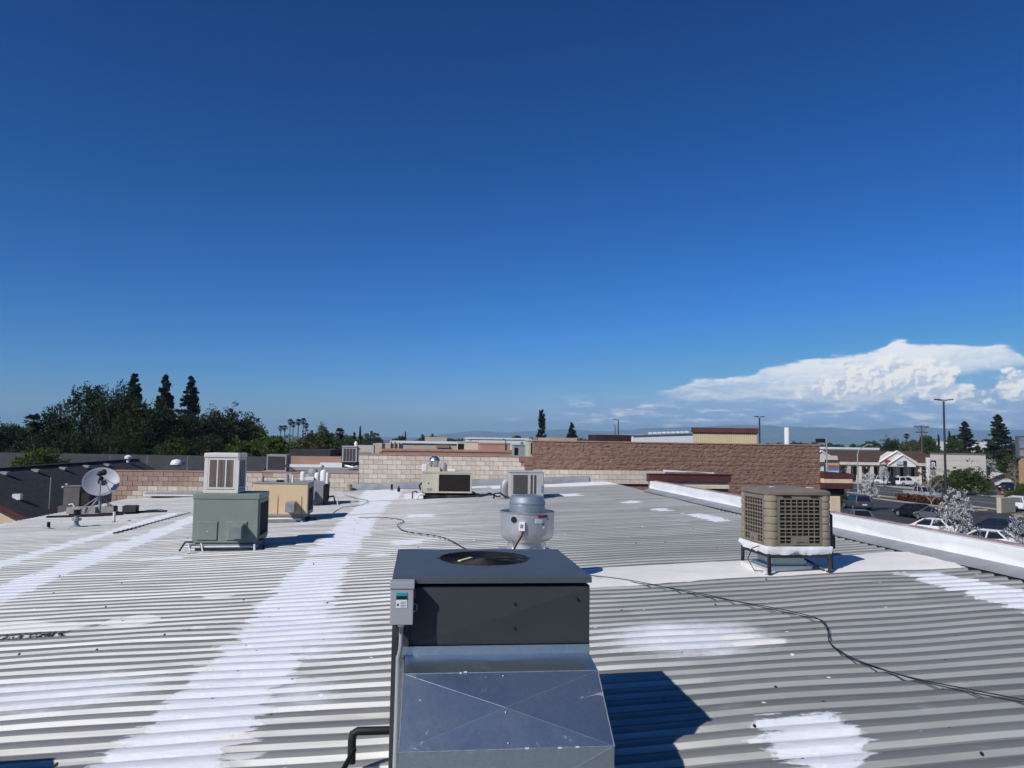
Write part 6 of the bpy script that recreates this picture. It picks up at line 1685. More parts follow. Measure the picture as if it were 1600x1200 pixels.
    for a, b in ((1545, 1567), (1590, 1567)):
        MB().tube([(X2(a), -0.55, Z2(748.5)), (X2(b), -0.55, Z2(739.3))], 0.13, 4).build('rake_board', M('dark rake', (0.06, 0.05, 0.05), 0.7), s)
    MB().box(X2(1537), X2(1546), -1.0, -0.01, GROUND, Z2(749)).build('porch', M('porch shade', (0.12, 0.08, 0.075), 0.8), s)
    # sign tower at the right frame edge
    p = at(1604, 700, 100); q = 100 / F
    s = thing('edge_sign', 'blue grey electronic sign on tan pylon at the right edge', 'sign', (p[0], p[1], GROUND), 0.0)
    zt = zat(1604, 681, 100) - GROUND
    MB().box(-13 * q, 30 * q, 0, 0.6, zat(1604, 716, 100) - GROUND, zt).build('panel', M('sign dark grey', (0.10, 0.11, 0.13), 0.4), s, bevel=0.05)
    MB().box(-11 * q, 28 * q, -0.03, -0.002, zat(1604, 700, 100) - GROUND, zt - 0.25).build('screen', M('sign blue grey', (0.20, 0.25, 0.32), 0.3, var=0.3, vscale=2), s)
    MB().box(-11 * q, 28 * q, -0.03, -0.002, zat(1604, 713, 100) - GROUND, zat(1604, 703, 100) - GROUND).build('screen', M('sign pale', (0.30, 0.27, 0.27), 0.4, var=0.3, vscale=2), s)
    MB().box(-9 * q, 26 * q, 0.05, 0.55, 0, zat(1604, 716, 100) - GROUND - 0.002).build('pylon', M('tan pylon', (0.42, 0.28, 0.14), 0.8), s)
    bldg('warehouse', 'long pale warehouse roof beyond the tile-roofed shops', 1286, 1376, 699.2, 706, 240, 30, M('pale metal', (0.50, 0.50, 0.50), 0.6), whitemetal, 0.6)
    bldg('warehouse', 'small white warehouse glimpsed between the right-hand conifers', 1524, 1543, 690.5, 700, 260, 20, whitest)
    bldg('warehouse', 'tiny white building beside the lamp post among the trees', 1470, 1474, 691, 700, 230, 10, whitest)
    p = at(1281, 690, 85)
    s = thing('traffic_signal', 'dark traffic signal head above the right end of the brown wall', 'traffic signal', (p[0], p[1], GROUND))
    zt = zat(1281, 688.5, 85) - GROUND
    MB().box(-0.45, 0.55, -0.15, 0.15, zt - 0.22, zt + 0.22).build('signal_head', m_black, s, bevel=0.03)
    MB().tube([(0.75, 0, 0), (0.75, 0, zt + 0.4)], 0.08, 8).build('pole', m_flash, s)
    MB().tube([(0.75, 0, zt), (-0.45, 0, zt)], 0.05, 6).build('mast_arm', m_flash, s)
shops()

# ------------------------------------------------------------------ cars
tyre = M('tyre rubber', (0.015, 0.015, 0.016), 0.85)
rim = M('wheel alloy', (0.42, 0.43, 0.44), 0.35, metal=0.6)
def car(label, px, py, d, heading, paint, kind='sedan', group=None, py_is_ground=True, detail=True):
    p = at(px, py, d)
    r = thing('parked_car' if 'road' not in label else 'car', label, 'pickup' if kind == 'pickup' else ('suv' if kind == 'suv' else 'car'), (p[0], p[1], GROUND + 0.01), heading, group)
    L = {'sedan': 4.7, 'suv': 4.6, 'pickup': 5.5}[kind]; hw = {'sedan': 0.90, 'suv': 0.93, 'pickup': 0.98}[kind]
    ht = {'sedan': 1.44, 'suv': 1.68, 'pickup': 1.85}[kind]; belt = {'sedan': 0.92, 'suv': 1.02, 'pickup': 1.12}[kind]
    sill = {'sedan': 0.20, 'suv': 0.26, 'pickup': 0.36}[kind]
    l2 = L / 2
    if kind == 'sedan':
        st = [(-l2, 0.72, 0.40, 0.78), (-l2 + 0.12, 0.84, 0.26, 0.93), (-l2 + 0.75, 0.89, sill, 0.99), (-0.9, 0.9, sill, belt), (0.9, 0.9, sill, belt), (1.25, 0.89, sill, 0.90), (l2 - 0.35, 0.85, 0.22, 0.76), (l2 - 0.08, 0.74, 0.25, 0.64), (l2, 0.62, 0.34, 0.54)]
        gh = (-1.65, 1.15, -1.02, 0.32)
    elif kind == 'suv':
        st = [(-l2, 0.78, 0.42, 0.95), (-l2 + 0.10, 0.88, 0.30, 1.02), (-1.2, 0.93, sill, belt), (0.8, 0.93, sill, belt), (1.15, 0.92, sill, 1.03), (l2 - 0.3, 0.87, 0.30, 0.94), (l2 - 0.06, 0.76, 0.32, 0.80), (l2, 0.66, 0.42, 0.68)]
        gh = (-2.14, 1.10, -1.85, 0.35)
    else:
        st = [(-l2, 0.92, 0.55, 1.12), (-l2 + 0.06, 0.96, 0.45, 1.14), (-0.7, 0.98, sill, 1.14), (1.0, 0.98, sill, belt), (1.35, 0.97, sill, 1.14), (l2 - 0.2, 0.92, 0.42, 1.05), (l2 - 0.04, 0.84, 0.45, 0.95), (l2, 0.74, 0.5, 0.85)]
        gh = (-0.72, 1.35, -0.55, 0.70)
    body = MB(); vs = []; fs = []
    nsec = 10
    for (x, w, zb, zt) in st:
        mid = zb + (zt - zb) * 0.55
        half = [(w * 0.86, zb), (w, zb + 0.10), (w * 1.0, mid), (w * 0.97, zt - 0.06), (w * 0.88, zt)]
        vs += [(x, y, z) for y, z in half] + [(x, -y, z) for y, z in half[::-1]]
    for i in range(len(st) - 1):
        for k in range(nsec):
            k2 = (k + 1) % nsec
            fs.append((i * nsec + k, i * nsec + k2, (i + 1) * nsec + k2, (i + 1) * nsec + k))
    fs += [tuple(range(nsec)), tuple((len(st) - 1) * nsec + k for k in range(nsec - 1, -1, -1))]
    body.add(vs, [f[::-1] for f in fs]); b = body.build('body', paint, r, smooth=38)
    xb0, xb1, xr0, xr1 = gh
    wb, wr = hw * 0.90, hw * 0.70
    zb, zt = belt - 0.03, ht - 0.045
    gl = MB().add([(xb0, -wb, zb), (xb1, -wb, zb), (xb1, wb, zb), (xb0, wb, zb), (xr0, -wr, zt), (xr1, -wr, zt), (xr1, wr, zt), (xr0, wr, zt)], [(0, 1, 5, 4), (1, 2, 6, 5), (2, 3, 7, 6), (3, 0, 4, 7), (4, 5, 6, 7)])
    gl.build('windows', glass, r)
    rf = MB().add([(xr0 - 0.06, -wr - 0.03, zt - 0.07), (xr1 + 0.10, -wr - 0.03, zt - 0.07), (xr1 + 0.10, wr + 0.03, zt - 0.07), (xr0 - 0.06, wr + 0.03, zt - 0.07), (xr0 + 0.1, -wr + 0.12, ht), (xr1 - 0.06, -wr + 0.12, ht), (xr1 - 0.06, wr - 0.12, ht), (xr0 + 0.1, wr - 0.12, ht)],
                  [(0, 1, 5, 4), (1, 2, 6, 5), (2, 3, 7, 6), (3, 0, 4, 7), (4, 5, 6, 7), (0, 3, 2, 1)]).build('roof_panel', paint, r, smooth=60)
    xm = (xr0 + xr1) / 2 - 0.05
    for s in (-1, 1):
        for (xa, xt) in ((xb0, xr0), (xb1, xr1), ((xb0 + xb1) / 2 - 0.05, xm)):
            MB().tube([(xa, s * wb, zb), (xt, s * wr, zt)], 0.06, 6).build('pillar', paint, r)
        MB().box(xb1 - 0.42, xb1 - 0.28, s * (hw * 0.93) - 0.02 if s > 0 else s * (hw * 0.93) - 0.16, s * (hw * 0.93) + 0.16 if s > 0 else s * (hw * 0.93) + 0.02, belt - 0.01, belt + 0.13).build('mirror', paint, r, bevel=0.03)
    if kind == 'pickup':
        MB().box(-l2 + 0.12, -0.80, -hw + 0.14, hw - 0.14, 0.80, 1.146).build('bed', m_dark, r)
    wr_ = {'sedan': 0.33, 'suv': 0.36, 'pickup': 0.40}[kind]
    for sx in (-1, 1):
        for s in (-1, 1):
            w = MB().tube([(sx * L * 0.295, s * (hw - 0.20), wr_), (sx * L * 0.295, s * (hw + 0.012), wr_)], wr_, 20).build('wheel', tyre, r, smooth=40)
            MB().tube([(sx * L * 0.295, s * (hw + 0.006), wr_), (sx * L * 0.295, s * (hw + 0.022), wr_)], wr_ * 0.62, 14).build('rim', rim, w)
    for s in (-1, 1):
        y = s * hw * 0.66
        MB().box(-0.03, 0.05, -0.15, 0.15, -0.06, 0.06).build('headlight', M('lamp lens', (0.62, 0.65, 0.68), 0.15), r, loc=(l2 - 0.12, y, st[-2][3] - 0.06), rot=(0, 0, -0.3 * s), bevel=0.02)
        MB().box(-0.03, 0.04, -0.16, 0.16, -0.08, 0.08).build('tail_light', M('tail lens', (0.30, 0.01, 0.012), 0.2), r, loc=(-l2 + 0.06, y, st[1][3] - 0.14), rot=(0, 0, 0.2 * s), bevel=0.02)
    MB().box(-l2 - 0.006, -l2 + 0.02, -0.26, 0.26, 0.62, 0.74).build('number_plate', m_pvc, r)
    return r

def paintm(name, c, rough=0.34): return M(name, c, rough, var=0.03, spec=0.35)
pw = paintm('white car paint', (0.74, 0.75, 0.76)); pb = paintm('black car paint', (0.010, 0.011, 0.014)); pg = paintm('grey car paint', (0.11, 0.12, 0.14)); pn = paintm('navy car paint', (0.014, 0.022, 0.045)); psil = paintm('silver car paint', (0.32, 0.33, 0.35)); pbg = paintm('blue grey car paint', (0.05, 0.06, 0.078))
RDH = math.atan2(rd[1], rd[0])          # heading along the street
PKH = RDH - math.pi / 2                  # nose to the street
LOT = 'cars in the parking lot below'
def gd(py, px): return (H - GROUND) * 1.0 / -(ray(px, py)[2])
car('white sedan parked behind the left part of the near blossom tree', 1456, 838, 62.5, RDH + 0.50, pw, 'sedan', LOT)
car('white sedan parked lowest in view, right of the near blossom tree', 1540, 850, 54.6, RDH + 0.52, pw, 'sedan', LOT)
car('dark blue car parked behind the lowest white sedan', 1557, 838, 63.5, RDH + 0.5, pn, 'sedan', LOT)
car('dark blue car half hidden by the white parapet left of the white sedan', 1412, 838, 56.5, RDH + 0.5, pn, 'sedan', LOT)
car('dark grey sedan parked right behind the brown cooler switch pole', 1342, 812, 70, math.radians(80), pg, 'sedan', LOT)
car('dark suv with lit red tail parked beside the cream column', 1339, 794, 88, math.radians(86), pbg, 'suv', LOT)
car('black sedan parked in front of the left rust red hedge', 1430, 808, 78.5, math.radians(103), pb, 'sedan', LOT)
car('grey sedan parked between the black sedan and the blossom tree', 1463, 812, 75.0, math.radians(100), pg, 'sedan', LOT)
car('silver grey pickup on the road behind the left hedge', 1441, 778, 106, RDH + math.pi, psil, 'pickup', 'vehicles on the road')
car('dark car on the road right behind the lamp post', 1478, 775, 108, RDH, pbg, 'sedan', 'vehicles on the road')
car('white crossover on the road at the right frame edge', 1592, 796, 90, RDH - 0.9, pw, 'suv', 'vehicles on the road')
car('dark suv on the road behind the white crossover', 1606, 786, 97, RDH - 0.9, pb, 'suv', 'vehicles on the road')
FC = 'vehicles on the shop forecourt'
car('white pickup parked leftmost on the shop forecourt', 1379, 756, 143, 0.1, pw, 'pickup', FC)
car('dark suv parked in the middle of the shop forecourt', 1400, 756.5, 143, 0.6, pb, 'suv', FC)
car('white suv parked rightmost on the shop forecourt', 1415, 757, 142, 0.3, pw, 'suv', FC)
car('dark car parked beside the white garage door', 1579, 764, 132, 0.3, pn, 'sedan')
tag(MB().lathe([(0.28, 0), (0.28, 0.05), (0.16, 0.06), (0.03, 0.7), (0, 0.7)], 12).build('traffic_cone', M('orange cone', (0.65, 0.12, 0.02), 0.6), None, loc=(*[float(c) for c in at(1566, 766, 124)[:2]], GROUND + 0.01)), 'orange traffic cone before the white garage', 'cone')

# ------------------------------------------------------------------ trees
bark = M('bark', (0.055, 0.042, 0.033), 0.95, var=0.3, vscale=4, bump=0.5)
bark_pale = M('pale bark', (0.30, 0.26, 0.22), 0.9, var=0.3, vscale=3)
lf_dark = leafmat('dark tree leaf', (0.025, 0.039, 0.012))
lf_mid = leafmat('mid green leaf', (0.046, 0.072, 0.016))
lf_light = leafmat('light green leaf', (0.070, 0.100, 0.018))
lf_olive = leafmat('olive leaf', (0.070, 0.072, 0.030))
lf_conifer = leafmat('conifer needle', (0.022, 0.030, 0.017), trans=0.08)
lf_palm = leafmat('palm frond', (0.030, 0.038, 0.016))
lf_dead = leafmat('dead frond', (0.11, 0.085, 0.05))
lf_blossom = leafmat('white blossom', (0.84, 0.82, 0.80), 0.06, trans=0.35)
lf_pinkbl = leafmat('pinkish blossom', (0.50, 0.40, 0.36), 0.25, trans=0.3)
lf_budgreen = leafmat('young leaf', (0.10, 0.10, 0.035))

def branch_tree(seed, h, w, trunk_frac, lobes, leaf, per, dens, droop=0.0, limbs=9, r0=0.28, barkm=bark, spread=1.0):
    """tapered trunk, limbs that reach the clumps, leaf clumps spread unevenly through the crown"""
    rng = np.random.default_rng(seed); rp = random.Random(seed)
    mb = MB()
    tz = h * trunk_frac
    top = Vector((rp.uniform(-.05, .05) * w, rp.uniform(-.05, .05) * w, h * 0.80))
    pts = [Vector((0, 0, -0.1)), Vector((rp.uniform(-.03, .03) * w, 0, tz * 0.6)), Vector((rp.uniform(-.05, .05) * w, rp.uniform(-.05, .05) * w, tz)), top]
    mb.tube(pts, [r0, r0 * 0.82, r0 * 0.65, r0 * 0.12], 8)
    centers = []
    # lobes: (angle, radius fraction, height fraction, size fraction)
    for q in range(lobes):
        a = q * 2.399 + rp.uniform(-.4, .4)
        hf = trunk_frac + (1 - trunk_frac) * (0.10 + 0.85 * ((q + 0.5) / lobes)) + rp.uniform(-.05, .05)
        env = math.sin(min(1.0, max(0.05, (1.02 - hf) / (1.02 - trunk_frac * 0.75))) ** 0.65 * math.pi * 0.62)
        rad = w / 2 * env * rp.uniform(0.55, 1.0) * spread
        centers.append((Vector((math.cos(a) * rad, math.sin(a) * rad, h * min(hf, 0.97))), w * rp.uniform(0.10, 0.19)))
    for c, s in centers[:limbs * 3]:
        t = rp.uniform(0.45, 0.85)
        b0 = pts[1].lerp(pts[2], t) if c.z < h * 0.6 else pts[2].lerp(pts[3], rp.uniform(0.05, 0.6))
        mid = b0.lerp(c, 0.55) + Vector((0, 0, (c - b0).length * 0.10))
        mb.tube([b0, mid, c], [r0 * 0.36, r0 * 0.2, r0 * 0.05], 5)
    C = []
    for c, s in centers:
        n = int(per * dens)
        sub = max(3, int(per / 26))
        for k in range(sub):
            cc = np.array(c) + rng.normal(0, 1, 3) * s * np.array([0.75, 0.75, 0.55])
            rs = s * rng.uniform(0.28, 0.55)
            m = int(n / sub)
            d = rng.normal(size=(m, 3)); d /= np.linalg.norm(d, axis=1, keepdims=True)
            d *= rng.uniform(0.35, 1.0, (m, 1)) ** 0.6
            pos = cc + d * rs * np.array([1.15, 1.15, 0.75])
            if droop: pos[:, 2] -= droop * np.abs(rng.normal(0, 1, m)) * s
            C.append(pos)
    C = np.concatenate(C)
    return mb, C

PROTO = {}
def proto(key, mb, C, leaf, size, seed=1, barkm=bark, up=0.0, aspect=1.6):
    rng = np.random.default_rng(seed)
    v, f, t = leaf_quads(rng, C, size[0], size[1], up, aspect)
    PROTO[key] = (mb.mesh('trunk', barkm, smooth=60), np_mesh('crown', v, f, leaf, dict(tint=t)), float(np.percentile(C[:, 2], 99.5)), float(2 * np.percentile(np.abs(C[:, :2]).max(axis=1), 97)))

for key, seed, h, w, tf, lobes, leaf, per, size, droop in (
        ('broad_a', 11, 13, 10, 0.22, 46, lf_dark, 470, (0.15, 0.30), 0.25), ('broad_b', 12, 12, 11, 0.20, 44, lf_dark, 470, (0.15, 0.30), 0.1),
        ('open_a', 18, 13, 10, 0.34, 24, lf_dark, 430, (0.15, 0.30), 0.15),
        ('broad_c', 13, 11, 10, 0.18, 42, lf_mid, 460, (0.15, 0.30), 0.0), ('light_a', 14, 9, 9, 0.12, 40, lf_light, 470, (0.14, 0.28), 0.1),
        ('olive_a', 15, 9, 10, 0.15, 34, lf_olive, 260, (0.20, 0.36), 0.0), ('weep_a', 16, 13, 9, 0.20, 40, lf_dark, 470, (0.14, 0.30), 0.9),
        ('wide_a', 17, 5.4, 9.5, 0.26, 40, lf_mid, 330, (0.14, 0.26), 0.05)):
    mb, C = branch_tree(seed, h, w, tf, lobes, leaf, per, 1.0, droop)
    proto(key, mb, C, leaf, size, seed)

def blossom(key, seed, h, w, n, bl, lobes=26, per=60, leaf_share=0.12, tf=0.30, spread=1.0, barkm=bark):
    mb, C = branch_tree(seed, h, w, tf, lobes, bl, per, 1.0, 0.0, limbs=9, r0=0.10, spread=spread, barkm=barkm)
    rp = random.Random(seed)
    rng = np.random.default_rng(seed)
    pick = rng.random(len(C)) < leaf_share
    v, f, t = leaf_quads(rng, C[~pick], 0.055, 0.11, 0, 1.1)
    v2, f2, t2 = leaf_quads(rng, C[pick] + rng.normal(0, 0.06, (pick.sum(), 3)), 0.05, 0.10)
    PROTO[key] = (mb.mesh('trunk', barkm, smooth=60), np_mesh('crown', v, f, bl, dict(tint=t * 0)), float(np.percentile(C[:, 2], 99.5)), float(2 * np.percentile(np.abs(C[:, :2]).max(axis=1), 97)), np_mesh('leaves', v2, f2, lf_budgreen, dict(tint=t2)))
blossom('blossom_a', 31, 4.2, 2.6, 0, lf_blossom, 36, 160, 0.15)
blossom('blossom_b', 32, 4.6, 3.8, 0, lf_blossom, 44, 95, 0.30, tf=0.20)
blossom('blossom_c', 33, 4.6, 4.2, 0, lf_blossom, 44, 95, 0.30, tf=0.18)
blossom('sparse_a', 34, 5.6, 3.6, 0, lf_pinkbl, 26, 34, 0.35, tf=0.35, barkm=bark_pale)
blossom('blossom_far', 35, 6.0, 6.0, 0, lf_blossom, 34, 130, 0.2)

def conifer_proto(key, seed, h, w, gaps, power=0.9, leaf=lf_conifer, dens=1.0):
    rng = np.random.default_rng(seed); rp = random.Random(seed)
    mb = MB(); mb.tube([(0, 0, -0.1), (0, 0, h * 0.5), (0, 0, h)], [h * 0.022, h * 0.013, 0.02], 8)
    C = []
    z = h * 0.12
    while z < h * 0.985:
        t = 1 - z / h
        R = w / 2 * (t ** power) * rp.uniform(0.90, 1.08) + 0.12
        nb = rp.randint(7, 10)
        for k in range(nb):
            if rp.random() < gaps: continue
            a = rp.uniform(0, 6.283); L = R * rp.uniform(0.5, 1.15)
            zz = z + rp.uniform(-0.15, 0.15)
            mb.tube([(0, 0, zz), (math.cos(a) * L * 0.6, math.sin(a) * L * 0.6, zz + 0.06 * L), (math.cos(a) * L, math.sin(a) * L, zz - 0.02 * L)], [0.05, 0.03, 0.01], 4)
            m = int(44 * dens * max(0.5, L))
            s = rng.uniform(0.12, 1.0, m) ** 0.7
            side = rng.normal(0, 0.17, m) * L * (0.35 + 0.65 * (1 - s) + 0.25)
            pos = np.stack([math.cos(a) * L * s - math.sin(a) * side, math.sin(a) * L * s + math.cos(a) * side, zz + 0.05 * L * s + rng.normal(0, 0.10, m) - 0.10 * np.abs(side) + 0.12 * s], -1)
            C.append(pos)
        z += h * 0.028 * rp.uniform(0.8, 1.25)
    C = np.concatenate(C)
    proto(key, mb, C, leaf, (0.16, 0.34), seed, up=0.4)
conifer_proto('conifer_a', 21, 14, 5.2, 0.15)
conifer_proto('conifer_b', 22, 14, 5.6, 0.22)
conifer_proto('conifer_d', 25, 14, 6.4, 0.30, 0.8)
conifer_proto('conifer_c', 23, 16, 9.0, 0.12, 0.75, dens=0.8)
conifer_proto('cypress', 24, 14, 3.4, 0.18, 0.35)

def palm_proto(key, seed, h, crown, skirt, fan=True):
    rng = np.random.default_rng(seed); rp = random.Random(seed)
    mb = MB(); mb.tube([(0, 0, -0.1), (0.08, 0, h * 0.5), (0.0, 0, h)], [0.26, 0.20, 0.17], 8)
    vs, fs, ts = [], [], []
    def frond(a, el, L, dead):
        d = Vector((math.cos(a) * math.cos(el), math.sin(a) * math.cos(el), math.sin(el)))
        s = Vector((-math.sin(a), math.cos(a), 0)); u = d.cross(s) * -1
        base = Vector((0, 0, h)) + d * 0.1
        hub = base + d * L * 0.45
        for k in range(11):
            b = (k - 5) / 5 * 1.25
            dd = (d * math.cos(b) + s * math.sin(b)).normalized()
            tip = hub + dd * L * 0.55 + Vector((0, 0, -0.16 * L * (1 - 0.4 * math.cos(b)))); mid = hub + dd * L * 0.30 + u * 0.03
            w = s * 0.05 * L * math.cos(b) - d * 0.05 * L * math.sin(b)
            o = len(vs); vs.extend([tuple(hub), tuple(mid + w), tuple(tip), tuple(mid - w)]); fs.append((o, o + 1, o + 2, o + 3)); ts.extend([0.9 if dead else 0.0] * 4)
        o = len(vs); w = s * 0.03; vs.extend([tuple(base - w), tuple(hub - w), tuple(hub + w), tuple(base + w)]); fs.append((o, o + 1, o + 2, o + 3)); ts.extend([0.2] * 4)
    for k in range(46): frond(rp.uniform(0, 6.283), rp.uniform(-0.35, 1.35), crown * rp.uniform(0.75, 1.0), False)
    for k in range(skirt): frond(rp.uniform(0, 6.283), rp.uniform(-1.35, -0.6), crown * rp.uniform(0.7, 1.0), True)
    V = np.array(vs)
    PROTO[key] = (mb.mesh('trunk', bark, smooth=60), np_mesh('crown', V, np.array(fs), lf_palm, dict(tint=np.array(ts))), float(V[:, 2].max()), float(2 * np.percentile(np.abs(V[:, :2]).max(axis=1), 97)))
palm_proto('palm_tall', 41, 18, 1.7, 10)
palm_proto('palm_skirt', 42, 12, 1.9, 50)

def tree(key, label, px, ytop, d, wpx, name='tree', group=None, rot=None, cat='tree', leafswap=None):
    T = PROTO[key]
    p = at(px, 700, d)
    h = zat(px, ytop, d) - GROUND; w = wpx / F * d
    r = thing(name, label, cat, (p[0], p[1], GROUND), random.Random(label).uniform(0, 6.28) if rot is None else rot, group)
    sz = h / T[2]; sx = w / T[3]
    for nm, m in zip(('trunk', 'crown', 'leaves'), (T[0], T[1]) + tuple(T[4:])):
        o = obj(nm, m, r); o.scale = (sx, sx, sz)
    return r

LG = 'trees behind the dark shingle roofs'
for key, lab, px, yt, d, w in (
        ('broad_b', 'dark leafy tree at the far left frame edge', -10, 660, 96, 95),
        ('broad_c', 'low dark tree between the left edge and the fan palm', 22, 668, 104, 70),
        ('weep_a', 'dark drooping tree right of the fan palm', 84, 640, 100, 72),
        ('open_a', 'tallest dark broadleaf tree left of the three conifer spires', 130, 604, 100, 84),
        ('weep_a', 'tall dark tree just left of the first conifer spire', 178, 606, 97, 72),
        ('broad_a', 'dense dark tree below the leftmost conifer spire', 222, 632, 94, 92),
        ('weep_a', 'dense dark tree below the middle conifer spire', 262, 642, 96, 78),
        ('broad_b', 'dense dark tree below the right conifer spire', 305, 648, 98, 80),
        ('broad_b', 'rounded dark tree right of the three conifer spires', 350, 642, 102, 88),
        ('broad_c', 'rounded green tree sloping down behind the white cooler', 392, 654, 104, 70),
        ('light_a', 'lighter green tree filling the gap left of the grey condenser', 385, 690, 88, 80),
        ('light_a', 'light green tree just behind the dark condensing unit', 432, 684, 92, 86),
        ('olive_a', 'olive tree beneath the tall palms', 492, 668, 112, 72),
        ('broad_c', 'green tree left of the single skirted palm', 512, 678, 120, 60),
        ('olive_a', 'brownish tree over the grey hip roofed house', 486, 690, 95, 76),
        ('broad_c', 'low green tree right of the single skirted palm', 556, 688, 118, 62),
        ('broad_b', 'dark low tree far left behind the roof line', 45, 690, 92, 80),
        ('weep_a', 'dark low tree filling behind the roof line below the tallest broadleaf tree', 120, 680, 91, 80),
        ('broad_b', 'dark low tree filling behind the roof line below the middle spire', 200, 680, 90, 84),
        ('weep_a', 'dark low tree filling behind the roof line under the rounded trees', 330, 684, 90, 84),
        ('broad_c', 'dark low tree filling behind the roof line under the right spire', 275, 686, 89, 80)):
    tree(key, lab, px, yt, d, w, 'broadleaf_tree', LG)
for key, lab, px, yt, d, w in (('conifer_a', 'leftmost of the three conifer spires above the dark trees', 205, 587, 108, 58), ('conifer_b', 'middle of the three conifer spires above the dark trees', 254, 589, 108, 56), ('conifer_d', 'rightmost of the three conifer spires above the dark trees', 294, 591, 108, 62)):
    tree(key, lab, px, yt, d, w, 'conifer_tree', 'conifer spires in the left tree line')
tree('palm_skirt', 'short fan palm among the trees at far left', 50, 644, 92, 26, 'palm_tree')
for lab, px, yt, w in (('tall slim palm, shortest at the left of the palm row', 437.5, 664.5, 9), ('tall slim palm, second from the left of the palm row', 444, 664, 9), ('tall slim palm, third in the palm row', 452, 654, 9),
                       ('tall slim palm leaning low, fourth in the palm row', 457, 658, 9), ('tall slim palm with fullest crown, fifth in the palm row', 465, 654, 10), ('tall slim palm, highest in the palm row', 472.5, 652.5, 9), ('tall slim palm, rightmost in the palm row', 477, 660, 9)):
    tree('palm_tall', lab, px, yt, 215, w, 'palm_tree', 'row of tall palms in the distance')
tree('palm_skirt', 'single palm with thick skirt right of the palm row', 530, 667.5, 150, 15, 'palm_tree')
tree('cypress', 'dark narrow cypress standing above the left end of the brown wall', 846, 642.5, 110, 16, 'cypress_tree')
tree('conifer_c', 'small conifer on the horizon right of the cypress', 893, 662, 160, 30, 'conifer_tree')
for key, lab, px, yt, d, w in (('broad_c', 'round tree on the horizon beside the small tan building', 659, 680, 200, 14), ('cypress', 'thin dark cypress on the horizon left of the black roof pipes', 562, 667, 190, 5), ('cypress', 'thin dark cypress on the horizon right of the black roof pipes', 633, 675, 190, 4), ('broad_b', 'dark clump of tree on the horizon by the right thin cypress', 627, 682, 190, 10), ('broad_c', 'small dark tree above the far beige coping', 675, 679, 220, 10), ('conifer_c', 'pointed dark tree on the horizon right of the skirted palm', 553, 676, 180, 16)):
    tree(key, lab, px, yt, d, w, 'horizon_tree', 'single trees on the left horizon')
# vine over the left roof
tree('light_a', 'green treetop poking over the dark roof at far left', 62, 703, 74, 84, 'broadleaf_tree')
# right-hand side
for key, lab, px, yt, d, w in (
        ('broad_b', 'dark round tree behind the tile-roofed shops, left one', 1392, 686, 215, 34), ('olive_a', 'olive tree behind the shops near the utility pole', 1416, 692, 200, 40), ('broad_c', 'green tree behind the shops right of the utility pole', 1450, 684, 200, 42), ('broad_b', 'dark tree top behind the shops right of the utility pole', 1446, 681, 225, 28),
        ('olive_a', 'olive green tree left of the broad conifer behind the pale block building', 1432, 695, 190, 36), ('broad_c', 'green tree behind the pale block building', 1493, 682, 180, 42), ('olive_a', 'olive tree between the two big right-hand conifers', 1535, 698, 185, 46), ('olive_a', 'olive grey tree at the right edge behind the big conifer', 1592, 692, 175, 60), ('broad_c', 'green tree low behind the white garage house', 1580, 712, 160, 50), ('olive_a', 'olive tree behind the garage roof', 1548, 710, 165, 40)):
    tree(key, lab, px, yt, d, w, 'broadleaf_tree', 'trees behind the shops across the road')
tree('conifer_c', 'broad dark conifer behind the pale block building', 1508, 660, 180, 44, 'conifer_tree')
tree('conifer_c', 'largest dark conifer at the right, left of the edge sign', 1560, 650, 165, 52, 'conifer_tree')
tree('conifer_a', 'small conifer tip left of the broad conifer', 1484, 675, 185, 16, 'conifer_tree')
tree('cypress', 'thin dark cypress on the right horizon before the lamp post', 1467, 680, 200, 5, 'cypress_tree')
tree('palm_tall', 'lone small palm on the right horizon', 1417, 677, 260, 9, 'palm_tree')
tree('wide_a', 'wide dark green spreading tree in front of the pale block building', 1507, 731, 118, 74, 'spreading_tree')
tree('wide_a', 'dark green shrub tree left of the spreading tree by the R sign', 1466, 742, 116, 36, 'shrub_tree')
tree('light_a', 'green shrub at the right edge before the tan pylon', 1598, 756, 98, 30, 'shrub_tree')
tree('wide_a', 'dark shrub at the road corner left of the white crossover', 1585, 766, 95, 34, 'shrub_tree')
tree('blossom_a', 'small white blossom tree standing alone in the parking lot', 1358, 738, 87, 28, 'blossom_tree')
tree('sparse_a', 'sparse pinkish budding tree with pale trunk by the R sign', 1453, 722, 80, 52, 'blossom_tree')
tree('blossom_b', 'white blossom tree in front of the white sedan', 1488, 764, 49.5, 62, 'blossom_tree')
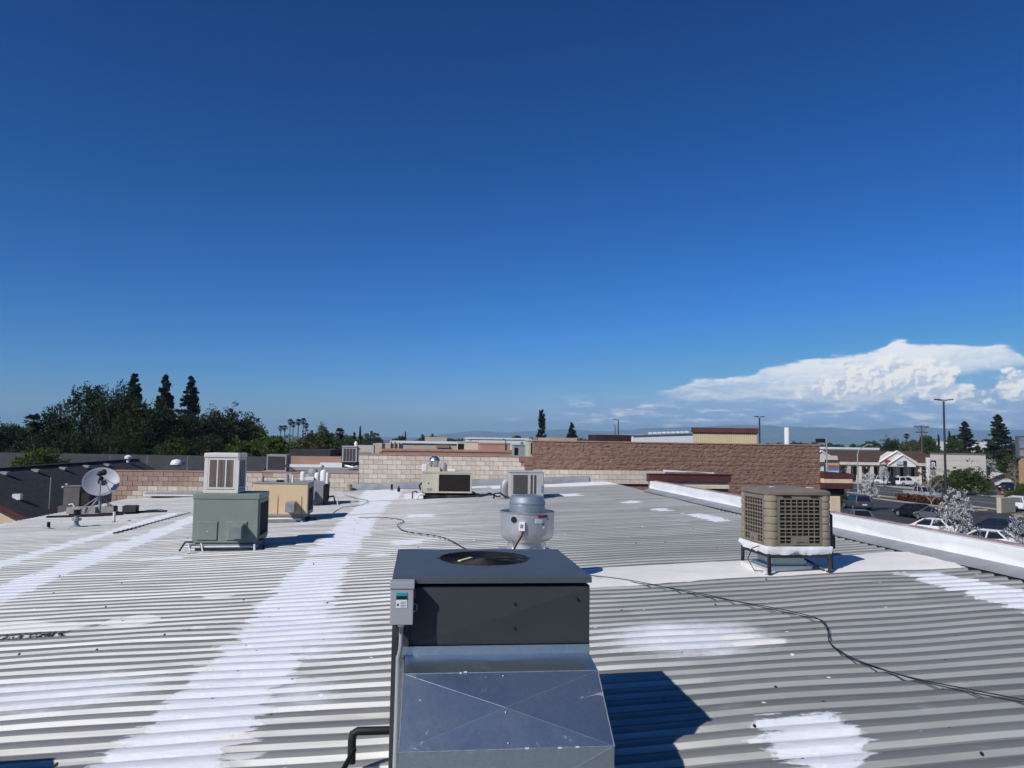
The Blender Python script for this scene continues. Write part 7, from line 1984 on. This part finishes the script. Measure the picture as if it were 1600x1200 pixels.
tree('blossom_c', 'white blossom tree at the right edge above the parapet', 1592, 803, 44.5, 62, 'blossom_tree')
tree('blossom_far', 'white blossom tree behind the garage house', 1545, 714, 150, 27, 'blossom_tree')
tree('blossom_a', 'bare budding tree before the shop colonnade', 1380, 728, 138, 16, 'blossom_tree')
tree('sparse_a', 'sparse bare tree beside the tenant monument sign', 1325, 720, 125, 18, 'blossom_tree')
tree('sparse_a', 'sparse budding tree beside the garage house driveway', 1583, 716, 118, 30, 'blossom_tree')
tree('wide_a', 'low green shrub beside the cream column', 1316, 768, 92, 16, 'shrub_tree')

def far_woods():
    rng = np.random.default_rng(77)
    C = []
    for k in range(260):
        px = rng.uniform(-300, 1900); d = rng.uniform(330, 700)
        if 640 < px < 830 and rng.random() < 0.6: d = rng.uniform(600, 900)
        p = at(px, 700, d); h = rng.uniform(6.5, 9.0) * (1.25 if rng.random() < 0.12 else 1.0); w = rng.uniform(5, 14)
        m = 240
        u = rng.normal(size=(m, 3)); u /= np.linalg.norm(u, axis=1, keepdims=True)
        C.append(np.array([p[0], p[1], GROUND + h * 0.5]) + u * np.array([w / 2, w / 2, h / 2]) * rng.uniform(0.7, 1.05, (m, 1)))
    C = np.concatenate(C)
    v, f, t = leaf_quads(rng, C, 0.9, 1.8)
    struct(obj('distant_woods', np_mesh('distant_woods', v, f, lf_mid, dict(tint=t))), 'stuff')
far_woods()

# ------------------------------------------------------------------ valley haze
def haze():
    m = bpy.data.materials.new('valley haze'); m.use_nodes = True
    N = NT(m.node_tree)
    for n in list(N.n): N.n.remove(n)
    o = N.new('ShaderNodeOutputMaterial'); v = N.new('ShaderNodeVolumePrincipled')
    v.inputs['Color'].default_value = (0.46, 0.75, 1.0, 1); v.inputs['Density'].default_value = 1.4e-4; v.inputs['Anisotropy'].default_value = 0.0
    N.l.new(v.outputs[0], o.inputs['Volume'])
    b = MB().box(-11500, 11500, -11500, 11500, GROUND - 1.2, 250).build('haze', m)
    struct(b, 'stuff')
haze()
